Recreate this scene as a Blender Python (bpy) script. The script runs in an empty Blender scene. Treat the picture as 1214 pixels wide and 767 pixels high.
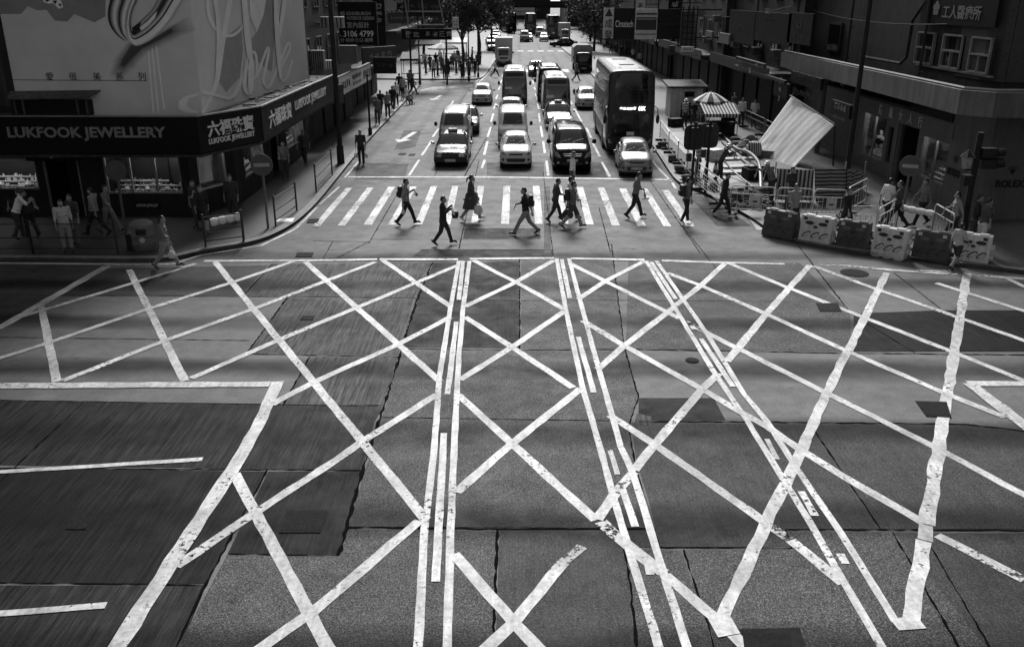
import bpy, bmesh, math, random
from mathutils import Vector, Matrix
from mathutils.bvhtree import BVHTree
R = math.radians
rnd = random.Random(7)
SC = bpy.context.scene
COL = SC.collection
# ------------------------------------------------------------------ camera
HCAM, FPX, CX, CY = 8.0, 1040.0, 607.0, 383.5
cam_d = bpy.data.cameras.new('camera'); cam = bpy.data.objects.new('camera', cam_d); COL.objects.link(cam)
cam_d.sensor_fit = 'HORIZONTAL'; cam_d.sensor_width = 36; cam_d.lens = FPX/1214*36
cam_d.clip_end = 3000; cam_d.clip_start = 0.1
cam.location = (0, 0, HCAM); cam.rotation_euler = (R(90-20.5), 0, 0.0048)
SC.camera = cam
CM = cam.rotation_euler.to_matrix()
def ray(px, py): return CM @ Vector(((px-CX)/FPX, -(py-CY)/FPX, -1))
def G(px, py, z=0.0):
    "the point of the horizontal plane at height z seen at a pixel of the photograph"
    d = ray(px, py); t = (z-HCAM)/d.z
    return Vector((d.x*t, d.y*t, z))
def GY(px, py, y):
    d = ray(px, py); t = y/d.y
    return Vector((d.x*t, y, HCAM+d.z*t))
def GX(px, py, x):
    d = ray(px, py); t = x/d.x
    return Vector((x, d.y*t, HCAM+d.z*t))
# ------------------------------------------------------------------ mesh helpers
class MB:
    def __init__(s): s.v = []; s.f = []; s.m = []
    def add(s, vs, fs, m=0):
        b = len(s.v); s.v += [tuple(v) for v in vs]
        for f in fs: s.f.append([b+i for i in f]); s.m.append(m)
        return s
    def box(s, c, d, rz=0, m=0, M=None):
        cx, cy, cz = c; x, y, z = d[0]/2, d[1]/2, d[2]/2
        vs = [Vector((a*x, b*y, e*z)) for e in (-1, 1) for b in (-1, 1) for a in (-1, 1)]
        rot = M if M is not None else Matrix.Rotation(rz, 3, 'Z')
        vs = [rot @ v + Vector(c) for v in vs]
        return s.add(vs, [(0,2,3,1),(4,5,7,6),(0,1,5,4),(2,6,7,3),(0,4,6,2),(1,3,7,5)], m)
    def b2(s, lo, hi, m=0):
        return s.box([(lo[i]+hi[i])/2 for i in range(3)], [abs(hi[i]-lo[i]) for i in range(3)], 0, m)
    def cyl(s, p0, p1, r0, r1=None, n=10, m=0, cap=True):
        if r1 is None: r1 = r0
        p0 = Vector(p0); p1 = Vector(p1); d = p1-p0
        q = d.to_track_quat('Z', 'Y').to_matrix() if d.length > 1e-6 else Matrix.Identity(3)
        vs = []
        for p, r in ((p0, r0), (p1, r1)):
            for i in range(n):
                a = 2*math.pi*i/n; vs.append(p + q @ Vector((math.cos(a)*r, math.sin(a)*r, 0)))
        fs = [(i, (i+1) % n, n+(i+1) % n, n+i) for i in range(n)]
        if cap: fs += [tuple(range(n-1, -1, -1)), tuple(range(n, 2*n))]
        return s.add(vs, fs, m)
    def tube(s, pts, r, n=6, m=0):
        pts = [Vector(p) for p in pts]; k = len(pts); vs = []
        for i, p in enumerate(pts):
            d = (pts[min(i+1, k-1)] - pts[max(i-1, 0)]).normalized()
            q = d.to_track_quat('Z', 'Y').to_matrix()
            rr = r[i] if isinstance(r, (list, tuple)) else r
            for j in range(n):
                a = 2*math.pi*j/n; vs.append(p + q @ Vector((math.cos(a)*rr, math.sin(a)*rr, 0)))
        fs = []
        for i in range(k-1):
            for j in range(n): fs.append((i*n+j, i*n+(j+1) % n, (i+1)*n+(j+1) % n, (i+1)*n+j))
        fs += [tuple(range(n-1, -1, -1)), tuple(range((k-1)*n, k*n))]
        return s.add(vs, fs, m)
    def ell(s, c, r, n=12, k=8, m=0, M=None):
        vs = []; fs = []; c = Vector(c)
        for i in range(k+1):
            t = math.pi*i/k
            for j in range(n):
                a = 2*math.pi*j/n
                v = Vector((math.sin(t)*math.cos(a)*r[0], math.sin(t)*math.sin(a)*r[1], math.cos(t)*r[2]))
                vs.append(c + (M @ v if M is not None else v))
        for i in range(k):
            for j in range(n): fs.append((i*n+j, (i+1)*n+j, (i+1)*n+(j+1) % n, i*n+(j+1) % n))
        return s.add(vs, fs, m)
    def lathe(s, prof, c=(0,0,0), n=16, m=0):
        c = Vector(c); vs = []; k = len(prof)
        for r, z in prof:
            for j in range(n):
                a = 2*math.pi*j/n; vs.append(c+Vector((r*math.cos(a), r*math.sin(a), z)))
        fs = [(i*n+j, i*n+(j+1) % n, (i+1)*n+(j+1) % n, (i+1)*n+j) for i in range(k-1) for j in range(n)]
        fs += [tuple(range(n-1, -1, -1)), tuple(range((k-1)*n, k*n))]
        return s.add(vs, fs, m)
    def prism(s, poly, z0, z1, m=0, M=None):
        "poly is a list of 2D points, extruded z0..z1 and placed by the 4x4 matrix M"
        n = len(poly)
        vs = [Vector((x, y, z0)) for x, y in poly] + [Vector((x, y, z1)) for x, y in poly]
        if M is not None: vs = [M @ v for v in vs]
        fs = [tuple(range(n-1, -1, -1)), tuple(range(n, 2*n))] + [(i, (i+1) % n, n+(i+1) % n, n+i) for i in range(n)]
        return s.add(vs, fs, m)
    def mesh(s, name, smooth=False, bevel=0.0):
        me = bpy.data.meshes.new(name)
        me.from_pydata(s.v, [], s.f)
        for i, p in enumerate(me.polygons): p.material_index = s.m[i]
        bm = bmesh.new(); bm.from_mesh(me)
        bmesh.ops.remove_doubles(bm, verts=bm.verts, dist=1e-5)
        bmesh.ops.recalc_face_normals(bm, faces=bm.faces)
        if bevel:
            es = [e for e in bm.edges if len(e.link_faces) == 2 and e.calc_face_angle(0) > 0.6]
            if es: bmesh.ops.bevel(bm, geom=es, offset=bevel, segments=2, profile=.5, affect='EDGES', clamp_overlap=True)
        bm.to_mesh(me); bm.free()
        if smooth:
            me.set_sharp_from_angle(angle=R(42))
            me.polygons.foreach_set('use_smooth', [True]*len(me.polygons))
        return me
    def build(s, name, mats, parent=None, smooth=False, bevel=0.0, loc=None):
        me = s.mesh(name, smooth, bevel)
        for mm in (mats if isinstance(mats, (list, tuple)) else [mats]): me.materials.append(mm)
        return link(name, me, parent, loc)
def link(name, me, parent=None, loc=None):
    o = bpy.data.objects.new(name, me); COL.objects.link(o)
    if parent is not None: o.parent = parent
    if loc is not None: o.location = loc
    return o
def inst(name, me, mt, parent=None):
    "an object on shared mesh data with a material of its own"
    if not len(me.materials): me.materials.append(None)
    o = link(name, me, parent)
    if mt is not None:
        for i, q in enumerate(mt if isinstance(mt, (list, tuple)) else [mt]):
            o.material_slots[i].link = 'OBJECT'; o.material_slots[i].material = q
    return o
def tag(o, label=None, cat=None, group=None, kind=None):
    if label: o['label'] = label
    if cat: o['category'] = cat
    if group: o['group'] = group
    if kind: o['kind'] = kind
    return o
def thing(name, label, cat, loc=(0,0,0), rz=0.0, group=None):
    o = bpy.data.objects.new(name, None); COL.objects.link(o); o.empty_display_size = .2
    o.location = loc; o.rotation_euler = (0, 0, rz)
    return tag(o, label, cat, group)
def struct(o): o['kind'] = 'structure'; return o
def copy_tree(o, parent=None):
    c = o.copy(); COL.objects.link(c)
    if parent is not None: c.parent = parent
    for ch in list(o.children): copy_tree(ch, c)
    return c
_fontcache = {}
def text_mesh(s, size=1.0, depth=0.02, shear=0.0, spacing=1.0, bold=0.0, align='CENTER'):
    cu = bpy.data.curves.new('lettering', 'FONT'); cu.body = s; cu.size = size; cu.extrude = depth/2
    cu.align_x = align; cu.align_y = 'CENTER'; cu.shear = shear; cu.space_character = spacing; cu.offset = bold
    cu.resolution_u = 3
    ob = bpy.data.objects.new('lettering', cu); COL.objects.link(ob)
    dg = bpy.context.evaluated_depsgraph_get(); dg.update()
    me = bpy.data.meshes.new_from_object(ob.evaluated_get(dg)); me.materials.clear()
    bpy.data.objects.remove(ob); bpy.data.curves.remove(cu)
    return me
def text(s, w, h, M, mt, parent, name='lettering', depth=0.02, shear=0.0, spacing=1.0, bold=0.0):
    "text stretched to w x h metres, in the plane of the 4x4 matrix M (x right, y up, z out)"
    me = text_mesh(s, 1.0, depth, shear, spacing, bold)
    xs = [v.co.x for v in me.vertices]; ys = [v.co.y for v in me.vertices]
    if not xs: return None
    sx = w/(max(xs)-min(xs)); sy = h/(max(ys)-min(ys)); ox = (max(xs)+min(xs))/2; oy = (max(ys)+min(ys))/2
    for v in me.vertices: v.co = Vector(((v.co.x-ox)*sx, (v.co.y-oy)*sy, v.co.z))
    me.transform(M); me.materials.append(mt)
    return link(name, me, parent)
def frame(o, xdir, up=(0,0,1)):
    "matrix of a plane at o: x along xdir, y up, z the outward normal"
    x = Vector(xdir).normalized(); y = Vector(up).normalized(); z = x.cross(y)
    return Matrix(((x.x, y.x, z.x, o[0]), (x.y, y.y, z.y, o[1]), (x.z, y.z, z.z, o[2]), (0,0,0,1)))
# ------------------------------------------------------------------ materials
def nodes(name):
    m = bpy.data.materials.new(name); m.use_nodes = True
    nt = m.node_tree; return m, nt, nt.nodes['Principled BSDF']
def N(nt, t, **k):
    n = nt.nodes.new(t)
    for a, b in k.items():
        if a.startswith('i_'): n.inputs[a[2:].replace('_', ' ')].default_value = b
        else: setattr(n, a, b)
    return n
def gray(c): return (c, c, c, 1)
def ramp(nt, src, stops):
    r = nt.nodes.new('ShaderNodeValToRGB'); e = r.color_ramp.elements
    while len(e) < len(stops): e.new(.5)
    for i, (p, c) in enumerate(stops): e[i].position = p; e[i].color = gray(c)
    nt.links.new(src, r.inputs[0]); return r.outputs[0]
def mul(nt, a, b, op='MULTIPLY'):
    n = nt.nodes.new('ShaderNodeMath'); n.operation = op
    for i, q in enumerate((a, b)):
        if isinstance(q, (int, float)): n.inputs[i].default_value = q
        else: nt.links.new(q, n.inputs[i])
    return n.outputs[0]
def noise(nt, co, scale, detail=4, rough=.6, sc=None, off=None):
    if sc is not None:
        mp = N(nt, 'ShaderNodeMapping'); mp.inputs['Scale'].default_value = sc
        if off is not None: mp.inputs['Location'].default_value = off
        nt.links.new(co, mp.inputs[0]); co = mp.outputs[0]
    n = N(nt, 'ShaderNodeTexNoise'); n.inputs['Scale'].default_value = scale
    n.inputs['Detail'].default_value = detail; n.inputs['Roughness'].default_value = rough
    nt.links.new(co, n.inputs['Vector']); return n.outputs[0]
_mats = {}
def mat(name, c, rough=.6, metal=0.0, var=.18, scale=3.0, bump=.0, spec=.5, streak=0.0, coat=0.0):
    "a grey procedural material: blotches, vertical rain streaks, fine bump"
    if name in _mats: return _mats[name]
    m, nt, b = nodes(name)
    co = N(nt, 'ShaderNodeTexCoord').outputs['Object']
    f = ramp(nt, noise(nt, co, scale, 5, .65), [(.3, 1-var), (.7, 1+var)])
    col = mul(nt, f, c)
    if streak:
        s = ramp(nt, noise(nt, co, 1.0, 4, .6, (6, 6, .35)), [(.4, 1-streak), (.62, 1)])
        col = mul(nt, col, s)
    cb = N(nt, 'ShaderNodeCombineColor')
    for i in range(3): nt.links.new(col, cb.inputs[i])
    nt.links.new(cb.outputs[0], b.inputs['Base Color'])
    b.inputs['Metallic'].default_value = metal; b.inputs['Specular IOR Level'].default_value = spec
    rr = ramp(nt, noise(nt, co, scale*2.3, 3), [(.3, max(.03, rough-.08)), (.7, min(1, rough+.08))])
    nt.links.new(rr, b.inputs['Roughness'])
    if coat: b.inputs['Coat Weight'].default_value = coat; b.inputs['Coat Roughness'].default_value = .06
    if bump:
        bp = N(nt, 'ShaderNodeBump', i_Strength=bump, i_Distance=.02)
        nt.links.new(noise(nt, co, scale*8, 3), bp.inputs['Height']); nt.links.new(bp.outputs[0], b.inputs['Normal'])
    _mats[name] = m; return m
def glow(name, c, e):
    if name in _mats: return _mats[name]
    m, nt, b = nodes(name)
    b.inputs['Base Color'].default_value = gray(c); b.inputs['Emission Color'].default_value = gray(1)
    b.inputs['Emission Strength'].default_value = e; _mats[name] = m; return m
def stripes(name, c1, c2, axis, period, rough=.85, duty=.5, distort=0.0):
    "cloth with woven stripes across one object axis"
    if name in _mats: return _mats[name]
    m, nt, b = nodes(name)
    co = N(nt, 'ShaderNodeTexCoord').outputs['Object']
    sp = N(nt, 'ShaderNodeSeparateXYZ'); nt.links.new(co, sp.inputs[0])
    q = mul(nt, sp.outputs[axis], 1/period)
    if distort: q = mul(nt, q, mul(nt, noise(nt, co, 1.5, 2), distort), 'ADD')
    fr = mul(nt, mul(nt, q, 1, 'FRACT'), duty, 'GREATER_THAN')
    dirt = ramp(nt, noise(nt, co, 2.2, 5), [(.3, .7), (.7, 1.1)])
    v = mul(nt, mul(nt, mul(nt, fr, c2-c1), c1, 'ADD'), dirt)
    cb = N(nt, 'ShaderNodeCombineColor')
    for i in range(3): nt.links.new(v, cb.inputs[i])
    nt.links.new(cb.outputs[0], b.inputs['Base Color']); b.inputs['Roughness'].default_value = rough
    _mats[name] = m; return m
def road_mat(name, base, speck=0.0, brush=0.0, grime=.5, blot=.25, rough=.66):
    m, nt, b = nodes(name)
    co = N(nt, 'ShaderNodeNewGeometry').outputs['Position']
    v = ramp(nt, noise(nt, co, .33, 7, .65), [(.32, 1-blot), (.68, 1+blot)])
    v = mul(nt, v, ramp(nt, noise(nt, co, 2.4, 5, .7), [(.3, .82), (.7, 1.15)]))
    v = mul(nt, v, ramp(nt, noise(nt, co, 22, 3, .7), [(.3, .85), (.7, 1.12)]))
    if brush:
        v = mul(nt, v, ramp(nt, noise(nt, co, 1, 3, .7, (16, .8, 1)), [(.36, 1-brush), (.6, 1+brush*.4)]))
        v = mul(nt, v, ramp(nt, noise(nt, co, 1, 2, .5, (70, .5, 1)), [(.4, 1-brush*.6), (.6, 1+brush*.3)]))
    if speck:
        s = ramp(nt, noise(nt, co, 36, 3, .75), [(.5, 0), (.68, 1)])
        s2 = ramp(nt, noise(nt, co, 85, 2, .6), [(.52, 0), (.68, 1)])
        v = mul(nt, v, mul(nt, mul(nt, mul(nt, s, s2, 'MAXIMUM'), speck*1.5), 1-min(.6, speck*.5), 'ADD'))
    # oil and rubber left along the lanes of the crossing street
    sp = N(nt, 'ShaderNodeSeparateXYZ'); nt.links.new(co, sp.inputs[0])
    wob = noise(nt, co, .25, 3, .5, (.5, 1, 1))
    yy = mul(nt, sp.outputs[1], mul(nt, wob, 1.6), 'ADD')
    wv = mul(nt, mul(nt, mul(nt, yy, 2*math.pi/3.1), .4, 'ADD'), 1, 'SINE')
    amt = ramp(nt, noise(nt, co, .3, 3, .5, (.25, 1.3, 1)), [(.3, .3), (.52, 1)])
    junc = mul(nt, mul(nt, sp.outputs[1], 29.0, 'LESS_THAN'), 1)
    band = mul(nt, ramp(nt, wv, [(.2, 0), (.95, 1)]), amt)
    v = mul(nt, v, mul(nt, 1, mul(nt, mul(nt, band, grime), junc), 'SUBTRACT'))
    # darker wheel paths on the lanes beyond the crossing
    lane = mul(nt, mul(nt, sp.outputs[0], 2*math.pi/1.65), 1, 'SINE')
    far = mul(nt, sp.outputs[1], 43.0, 'GREATER_THAN')
    lb = mul(nt, mul(nt, ramp(nt, lane, [(.3, 0), (.9, 1)]), ramp(nt, noise(nt, co, .5, 4, .6, (1.5, .2, 1)), [(.35, 0), (.65, 1)])), far)
    v = mul(nt, v, mul(nt, 1, mul(nt, lb, .4), 'SUBTRACT'))
    # dark drips and old gum
    dr = ramp(nt, noise(nt, co, 1.7, 2, .4), [(.70, 1), (.76, .62)])
    v = mul(nt, v, dr)
    v = mul(nt, v, base)
    cb = N(nt, 'ShaderNodeCombineColor')
    for i in range(3): nt.links.new(v, cb.inputs[i])
    nt.links.new(cb.outputs[0], b.inputs['Base Color'])
    nt.links.new(ramp(nt, noise(nt, co, 1.3, 5, .65), [(.3, rough-.12), (.7, rough+.13)]), b.inputs['Roughness'])
    b.inputs['Specular IOR Level'].default_value = .06
    bp = N(nt, 'ShaderNodeBump', i_Strength=.35 if speck else .2, i_Distance=.012)
    h = noise(nt, co, 34, 3, .7)
    if brush: h = mul(nt, h, noise(nt, co, 1, 2, .5, (60, .8, 1)), 'ADD')
    nt.links.new(h, bp.inputs['Height']); nt.links.new(bp.outputs[0], b.inputs['Normal'])
    return m
def paint_mat(name, c=.78, wear=.5):
    m, nt, b = nodes(name)
    co = N(nt, 'ShaderNodeNewGeometry').outputs['Position']
    v = ramp(nt, noise(nt, co, 1.1, 6, .7), [(.32, .5), (.62, 1.0)])
    v = mul(nt, v, ramp(nt, noise(nt, co, 14, 4, .7), [(.34, .7), (.55, 1)]))
    v = mul(nt, v, ramp(nt, noise(nt, co, 1, 3, .6, (9, .9, 1)), [(.36, .78), (.55, 1)]))
    v = mul(nt, v, ramp(nt, noise(nt, co, .45, 4, .6), [(.34, .62), (.6, 1)]))
    v = mul(nt, v, c)
    cb = N(nt, 'ShaderNodeCombineColor')
    for i in range(3): nt.links.new(v, cb.inputs[i])
    nt.links.new(cb.outputs[0], b.inputs['Base Color']); b.inputs['Roughness'].default_value = .6; b.inputs['Specular IOR Level'].default_value = .2
    big = ramp(nt, noise(nt, co, .55, 3, .5), [(.42, 0), (.62, 1)])
    fine = noise(nt, co, 9, 6, .75)
    t = mul(nt, fine, mul(nt, big, wear*.25), 'SUBTRACT')
    a = ramp(nt, t, [(.30, 0), (.36, 1)])
    nt.links.new(a, b.inputs['Alpha'])
    return m
# ------------------------------------------------------------------ light
W = bpy.data.worlds.new('World'); SC.world = W; W.use_nodes = True
nt = W.node_tree; bg = nt.nodes['Background']
sky = nt.nodes.new('ShaderNodeTexSky'); sky.sky_type = 'NISHITA'; sky.sun_disc = False
SUN_EL, SUN_AZ = R(41), R(0)          # azimuth from +Y (up the street) towards +X
sky.sun_elevation = SUN_EL; sky.sun_rotation = SUN_AZ; sky.dust_density = 1.5; sky.air_density = 1.2
bw = nt.nodes.new('ShaderNodeRGBToBW'); nt.links.new(sky.outputs[0], bw.inputs[0])
nt.links.new(bw.outputs[0], bg.inputs[0]); bg.inputs[1].default_value = .05
sl = bpy.data.lights.new('sun', 'SUN'); sl.energy = 1.5; sl.angle = R(20); sl.color = (1, 1, 1)
so = bpy.data.objects.new('sun', sl); COL.objects.link(so)
sd = Vector((math.sin(SUN_AZ)*math.cos(SUN_EL), math.cos(SUN_AZ)*math.cos(SUN_EL), math.sin(SUN_EL)))
so.rotation_euler = sd.to_track_quat('Z', 'Y').to_euler(); so.location = (0, 0, 60)
vs_ = SC.view_settings; vs_.view_transform = 'Standard'; vs_.look = 'None'; vs_.gamma = 1; vs_.use_curve_mapping = False
vs_.exposure = 1.8
SC.cycles.max_bounces = 6; SC.cycles.diffuse_bounces = 3; SC.cycles.transparent_max_bounces = 8
SC.cycles.use_denoising = True
# ------------------------------------------------------------------ road
M_conc = road_mat('worn_concrete', .155, .35, .0, .75, .2)
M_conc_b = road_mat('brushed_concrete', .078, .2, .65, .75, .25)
M_conc_d = road_mat('dark_brushed_concrete', .015, .1, .6, .35, .25)  # dark slabs, made darker still to paint the corner vignette into the colour
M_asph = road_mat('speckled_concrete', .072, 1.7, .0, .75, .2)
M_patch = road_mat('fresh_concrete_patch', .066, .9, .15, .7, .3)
M_tar = road_mat('tar_patch', .010, .5, .0, .3, .3)
M_joint = mat('joint_tar', .004, .95, var=.3, spec=.02)
rb = MB()
nx, ny = 24, 40
xs = [-90+180*i/nx for i in range(nx+1)]; ys = [-30+830*(j/ny)**1.6 for j in range(ny+1)]
rb.add([(x, y, 0) for y in ys for x in xs], [(j*(nx+1)+i, j*(nx+1)+i+1, (j+1)*(nx+1)+i+1, (j+1)*(nx+1)+i) for j in range(ny) for i in range(nx)])
struct(rb.build('road', M_conc))
def poly(mb, px, z, m):
    vs = [G(x, y, 0) for x, y in px]
    mb.add([(v.x, v.y, z) for v in vs], [tuple(range(len(vs)))], m)
pt = MB()
PM = [M_conc_b, M_conc_d, M_asph, M_patch, M_tar, road_mat('grooved_grey_concrete', .03, .2, .65, .5, .3)]  # slab tones partly their own, partly edge falloff put into the colour
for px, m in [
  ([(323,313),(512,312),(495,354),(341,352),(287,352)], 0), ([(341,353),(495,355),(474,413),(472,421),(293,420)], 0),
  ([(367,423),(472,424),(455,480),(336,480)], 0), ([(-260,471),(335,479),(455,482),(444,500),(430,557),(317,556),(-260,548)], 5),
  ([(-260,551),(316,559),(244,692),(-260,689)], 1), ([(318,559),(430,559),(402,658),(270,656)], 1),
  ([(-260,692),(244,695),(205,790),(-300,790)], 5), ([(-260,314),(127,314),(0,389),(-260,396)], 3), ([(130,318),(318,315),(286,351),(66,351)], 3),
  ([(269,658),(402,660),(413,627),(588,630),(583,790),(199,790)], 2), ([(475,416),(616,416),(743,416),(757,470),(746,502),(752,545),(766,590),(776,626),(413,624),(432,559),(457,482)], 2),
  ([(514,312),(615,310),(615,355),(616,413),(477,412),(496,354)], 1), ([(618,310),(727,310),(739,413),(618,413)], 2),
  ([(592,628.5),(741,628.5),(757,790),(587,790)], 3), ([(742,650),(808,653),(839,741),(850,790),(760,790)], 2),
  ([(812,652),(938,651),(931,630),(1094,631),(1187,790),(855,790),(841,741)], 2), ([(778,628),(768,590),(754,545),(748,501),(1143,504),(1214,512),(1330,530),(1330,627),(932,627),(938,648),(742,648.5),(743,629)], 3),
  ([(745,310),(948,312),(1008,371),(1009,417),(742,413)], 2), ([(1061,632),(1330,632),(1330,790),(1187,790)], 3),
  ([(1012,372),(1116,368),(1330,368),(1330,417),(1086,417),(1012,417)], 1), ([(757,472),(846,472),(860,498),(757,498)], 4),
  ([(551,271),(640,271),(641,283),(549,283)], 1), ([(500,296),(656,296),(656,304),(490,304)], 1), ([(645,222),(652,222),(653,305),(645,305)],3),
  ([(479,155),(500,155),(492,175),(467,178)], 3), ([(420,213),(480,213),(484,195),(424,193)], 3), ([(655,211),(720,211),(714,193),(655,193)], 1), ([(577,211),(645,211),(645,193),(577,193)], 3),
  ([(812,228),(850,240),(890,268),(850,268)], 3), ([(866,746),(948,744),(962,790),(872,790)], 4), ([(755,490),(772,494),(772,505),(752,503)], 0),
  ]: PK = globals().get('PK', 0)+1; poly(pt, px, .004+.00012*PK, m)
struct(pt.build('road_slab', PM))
def strip(mb, pts, w, z, m=0, jit=.06, step=.35, world=False, wend=None):
    P = [p if world else G(*p) for p in pts]; Q = [P[0]]
    for a, b in zip(P, P[1:]):
        k = max(1, int((b-a).length/step))
        for i in range(1, k+1): Q.append(a.lerp(b, i/k))
    L = []
    for i, p in enumerate(Q):
        d = (Q[min(i+1, len(Q)-1)]-Q[max(i-1, 0)]).normalized(); n = Vector((-d.y, d.x, 0))
        ww = w/2 if wend is None else (w+(wend-w)*i/(len(Q)-1))/2
        a = p+n*ww*(1+rnd.uniform(-jit, jit)*2); b = p-n*ww*(1+rnd.uniform(-jit, jit)*2)
        L += [(a.x, a.y, z), (b.x, b.y, z)]
    mb.add(L, [(2*i, 2*i+1, 2*i+3, 2*i+2) for i in range(len(Q)-1)], m)
jb = MB()
for k, (w, pts) in enumerate([
  (.07, [(513,311),(495,354),(477,412),(462,461),(439,530),(430,557),(402,658)]), (.03, [(-250,345),(99,351),(287,352),(350,352),(495,354),(615,357),(700,356),(937,358)]),
  (.03, [(-250,396),(0,400),(296,404)]), (.035, [(293,420),(400,422),(472,423)]), (.05, [(341,352),(292,420)]), (.045, [(323,313),(287,352)]),
  (.03, [(-250,470),(0,474.5),(400,481),(455,481)]), (.04, [(367,423),(336,480)]), (.035, [(99,478),(43,530),(0,571),(-160,720)]), (.035, [(-250,549),(21,555),(317,557),(430,558)]),
  (.045, [(317,557),(244,693),(209,767),(190,800)]), (.03, [(-250,689),(0,691),(245,694)]), (.03, [(270,657),(402,659)]), (.05, [(413,625),(590,627),(700,627),(778,627)]),
  (.05, [(590,629),(587,700),(584,790)]), (.045, [(740,650),(748,700),(757,790)]), (.04, [(725,290),(740,413),(757,470),(745,506),(752,545),(765,600),(781,648)]), (.035, [(781,649),(939,650),(931,628),(1214,629),(1330,629)]),
  (.03, [(810,652),(840,741),(852,790)]), (.035, [(967,513),(1045,629)]), (.04, [(1058,631),(1150,790)]), (.04, [(1094,633),(1187,790)]), (.05, [(472,414),(617,415),(750,414.5),(1009,419),(1214,421),(1330,422)]),
  (.05, [(757,500),(861,500),(1144,503),(1214,511),(1330,529)]), (.03, [(452,495),(646,498),(722,499)]), (.045, [(616,308),(616,414)]), (.04, [(945,290),(1009,372),(1085,419)]), (.03, [(1060,324),(1115,366)]),
  (.035, [(482,211),(437,289)]), (.035, [(568,190),(544,295)]), (.03, [(440,284),(549,284),(641,284)]), (.025, [(494,296),(660,297)]), (.035, [(710,246),(724,300)]), (.035, [(771,215),(830,300)]), (.03, [(809,268),(850,320)]), (.03, [(644,205),(656,305)]),
  (.03, [(371,286),(437,287)]), (.03, [(515,209),(535,170)]), (.03, [(420,193),(486,194)]), (.03, [(395,286),(383,307)]), (.04, [(533,140),(560,100)]), (.03, [(400,306),(437,287)]), (.03,[(700,247),(860,248)]),
  (.05, [(550,210),(585,150)]), (.04, [(520,168),(640,168)]), (.04, [(530,140),(640,140)]), (.03, [(590,186),(650,187)]), (.04, [(440,160),(520,158)]),
  ]): strip(jb, pts, w*.75, .0086+.00006*k, jit=.45, step=.14)
struct(jb.build('road_joint', M_joint))
# ------------------------------------------------------------------ painted markings
M_paint = paint_mat('road_paint', .8, .42); M_worn = paint_mat('worn_road_paint', .7, 1.2)
bx = MB()
A_ = [[(49,364),(67.5,453)], [(153,320),(219,452)], [(255,311),(505,616)], [(362,311),(521,452)], [(454,309),(534.5,364)], [(278,562),(388,767),(410,800)],
  [(561,309),(613.6,336),(669.6,367.4)], [(551,376),(607,412),(679.5,460)], [(543,468),(604,524),(706,617)], [(538,657),(611,740),(668,800)], [(676,313),(806,378)], [(838,395),(979,466),(1106,529),(1214,587),(1290,626)],
  [(691,380.6),(740,410),(831,461),(876,488)], [(791,324),(831,339),(907,372),(1005,417),(1119,466),(1191,495)], [(863,312),(933,341),(1030,379),(1128,417),(1214,452),(1300,487)],
  [(964,316),(1039,343),(1117,370),(1214,404),(1320,441)], [(1110,336),(1214,369),(1320,403)], [(1195,331),(1214,340),(1300,372)], [(723,493),(780,530),(905,618)], [(912,508),(950,534),(996,563),(1096,621)], [(937,641),(1000,692)], [(789,682),(857,741),(915,800)]]
B_ = [[(18,378),(158,336),(232,313)], [(-120,463),(0,425),(66,404),(175,367),(273,336),(349,310)], [(74,452),(194,405),(300,367),(445,311)], [(227,449),(329,404),(421,366),(543,315)], [(322,480),(369,455),(472,408.6),(533,377)],
  [(209,672),(303,608),(400,545),(434,521),(518,468)], [(275,792),(371,726),(497,618)], [(656.5,309),(613.6,334),(551,364)], [(670,369),(607,412),(545,451)], [(689,461),(610,524),(541,584)], [(668,667),(607.6,740),(545,800)],
  [(764,310),(719,333),(686,355)], [(800,364),(740,410.7),(709,438)], [(859,313),(831,339),(808,357)], [(852,443),(831,463),(776,528),(752,558)], [(730,585),(708,616)]]
for p in A_: strip(bx, p, .19, .012)
for p in B_: strip(bx, p, .19, .0142)
strip(bx, [(960,315),(907,374),(862,429)], .2, .0142); strip(bx, [(1051,324),(1026,375),(979,468),(948,540),(907,623),(855,735)], .2, .0142, jit=.1)
strip(bx, [(1146.6,324),(1132,413),(1115,520),(1098,622)], .23, .0142, jit=.1); strip(bx, [(1096,642),(1078,737)], .23, .0142, jit=.1)
for p, w, z in [([(-260,420),(0,389),(127,316)], .28, .0164), ([(-260,458),(0,458),(320,456)], .28, .0164), ([(329,453),(310,498),(276,557),(205,665),(140,767),(118,800)], .26, .0186),
  ([(242,310),(400,309),(447,308)], .2, .0164), ([(450,308),(543,308)], .2, .0164), ([(557,307.5),(657,306.5)], .2, .0164), ([(677,307),(764,308.5)], .2, .0164), ([(785,309.5),(860,312),(930,313.5)], .17, .0164),
  ([(1147,455),(1330,456)], .26, .0164), ([(1149,455),(1214,504),(1330,590)], .3, .0186), ([(1060,741),(1092,738)], .25, .0176), ([(845,745),(872,742)], .35, .0186),
  ([(-100,565),(0,560),(240,545)], .13, .0164), ([(-100,736),(0,728),(126,718)], .13, .0164)]: strip(bx, p, w, z)
for i, (a, b) in enumerate([([(544,310),(534,366),(521,448),(515,530),(503,632),(496,767),(494,800)], [(556.6,310),(549,366),(544,422),(538.5,530),(534.5,625),(530,767),(529,800)]),
  ([(660,307),(671,369),(691,461),(711,530),(727,589),(747,657),(781,767),(793,800)], [(674.5,307),(689,362),(709,435),(736,530),(751,563),(787,682),(814,767),(825,800)]),
  ([(766,310),(804,372),(844,438),(886,500),(933,576),(967,631),(1000,690),(1045,767),(1064,800)], [(778,310),(838,396),(882,468),(909,500),(945,557),(996,631),(1062,738)])]):
    strip(bx, a, .125, .0164, jit=.05); strip(bx, b, .125, .0164, jit=.05)
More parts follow.
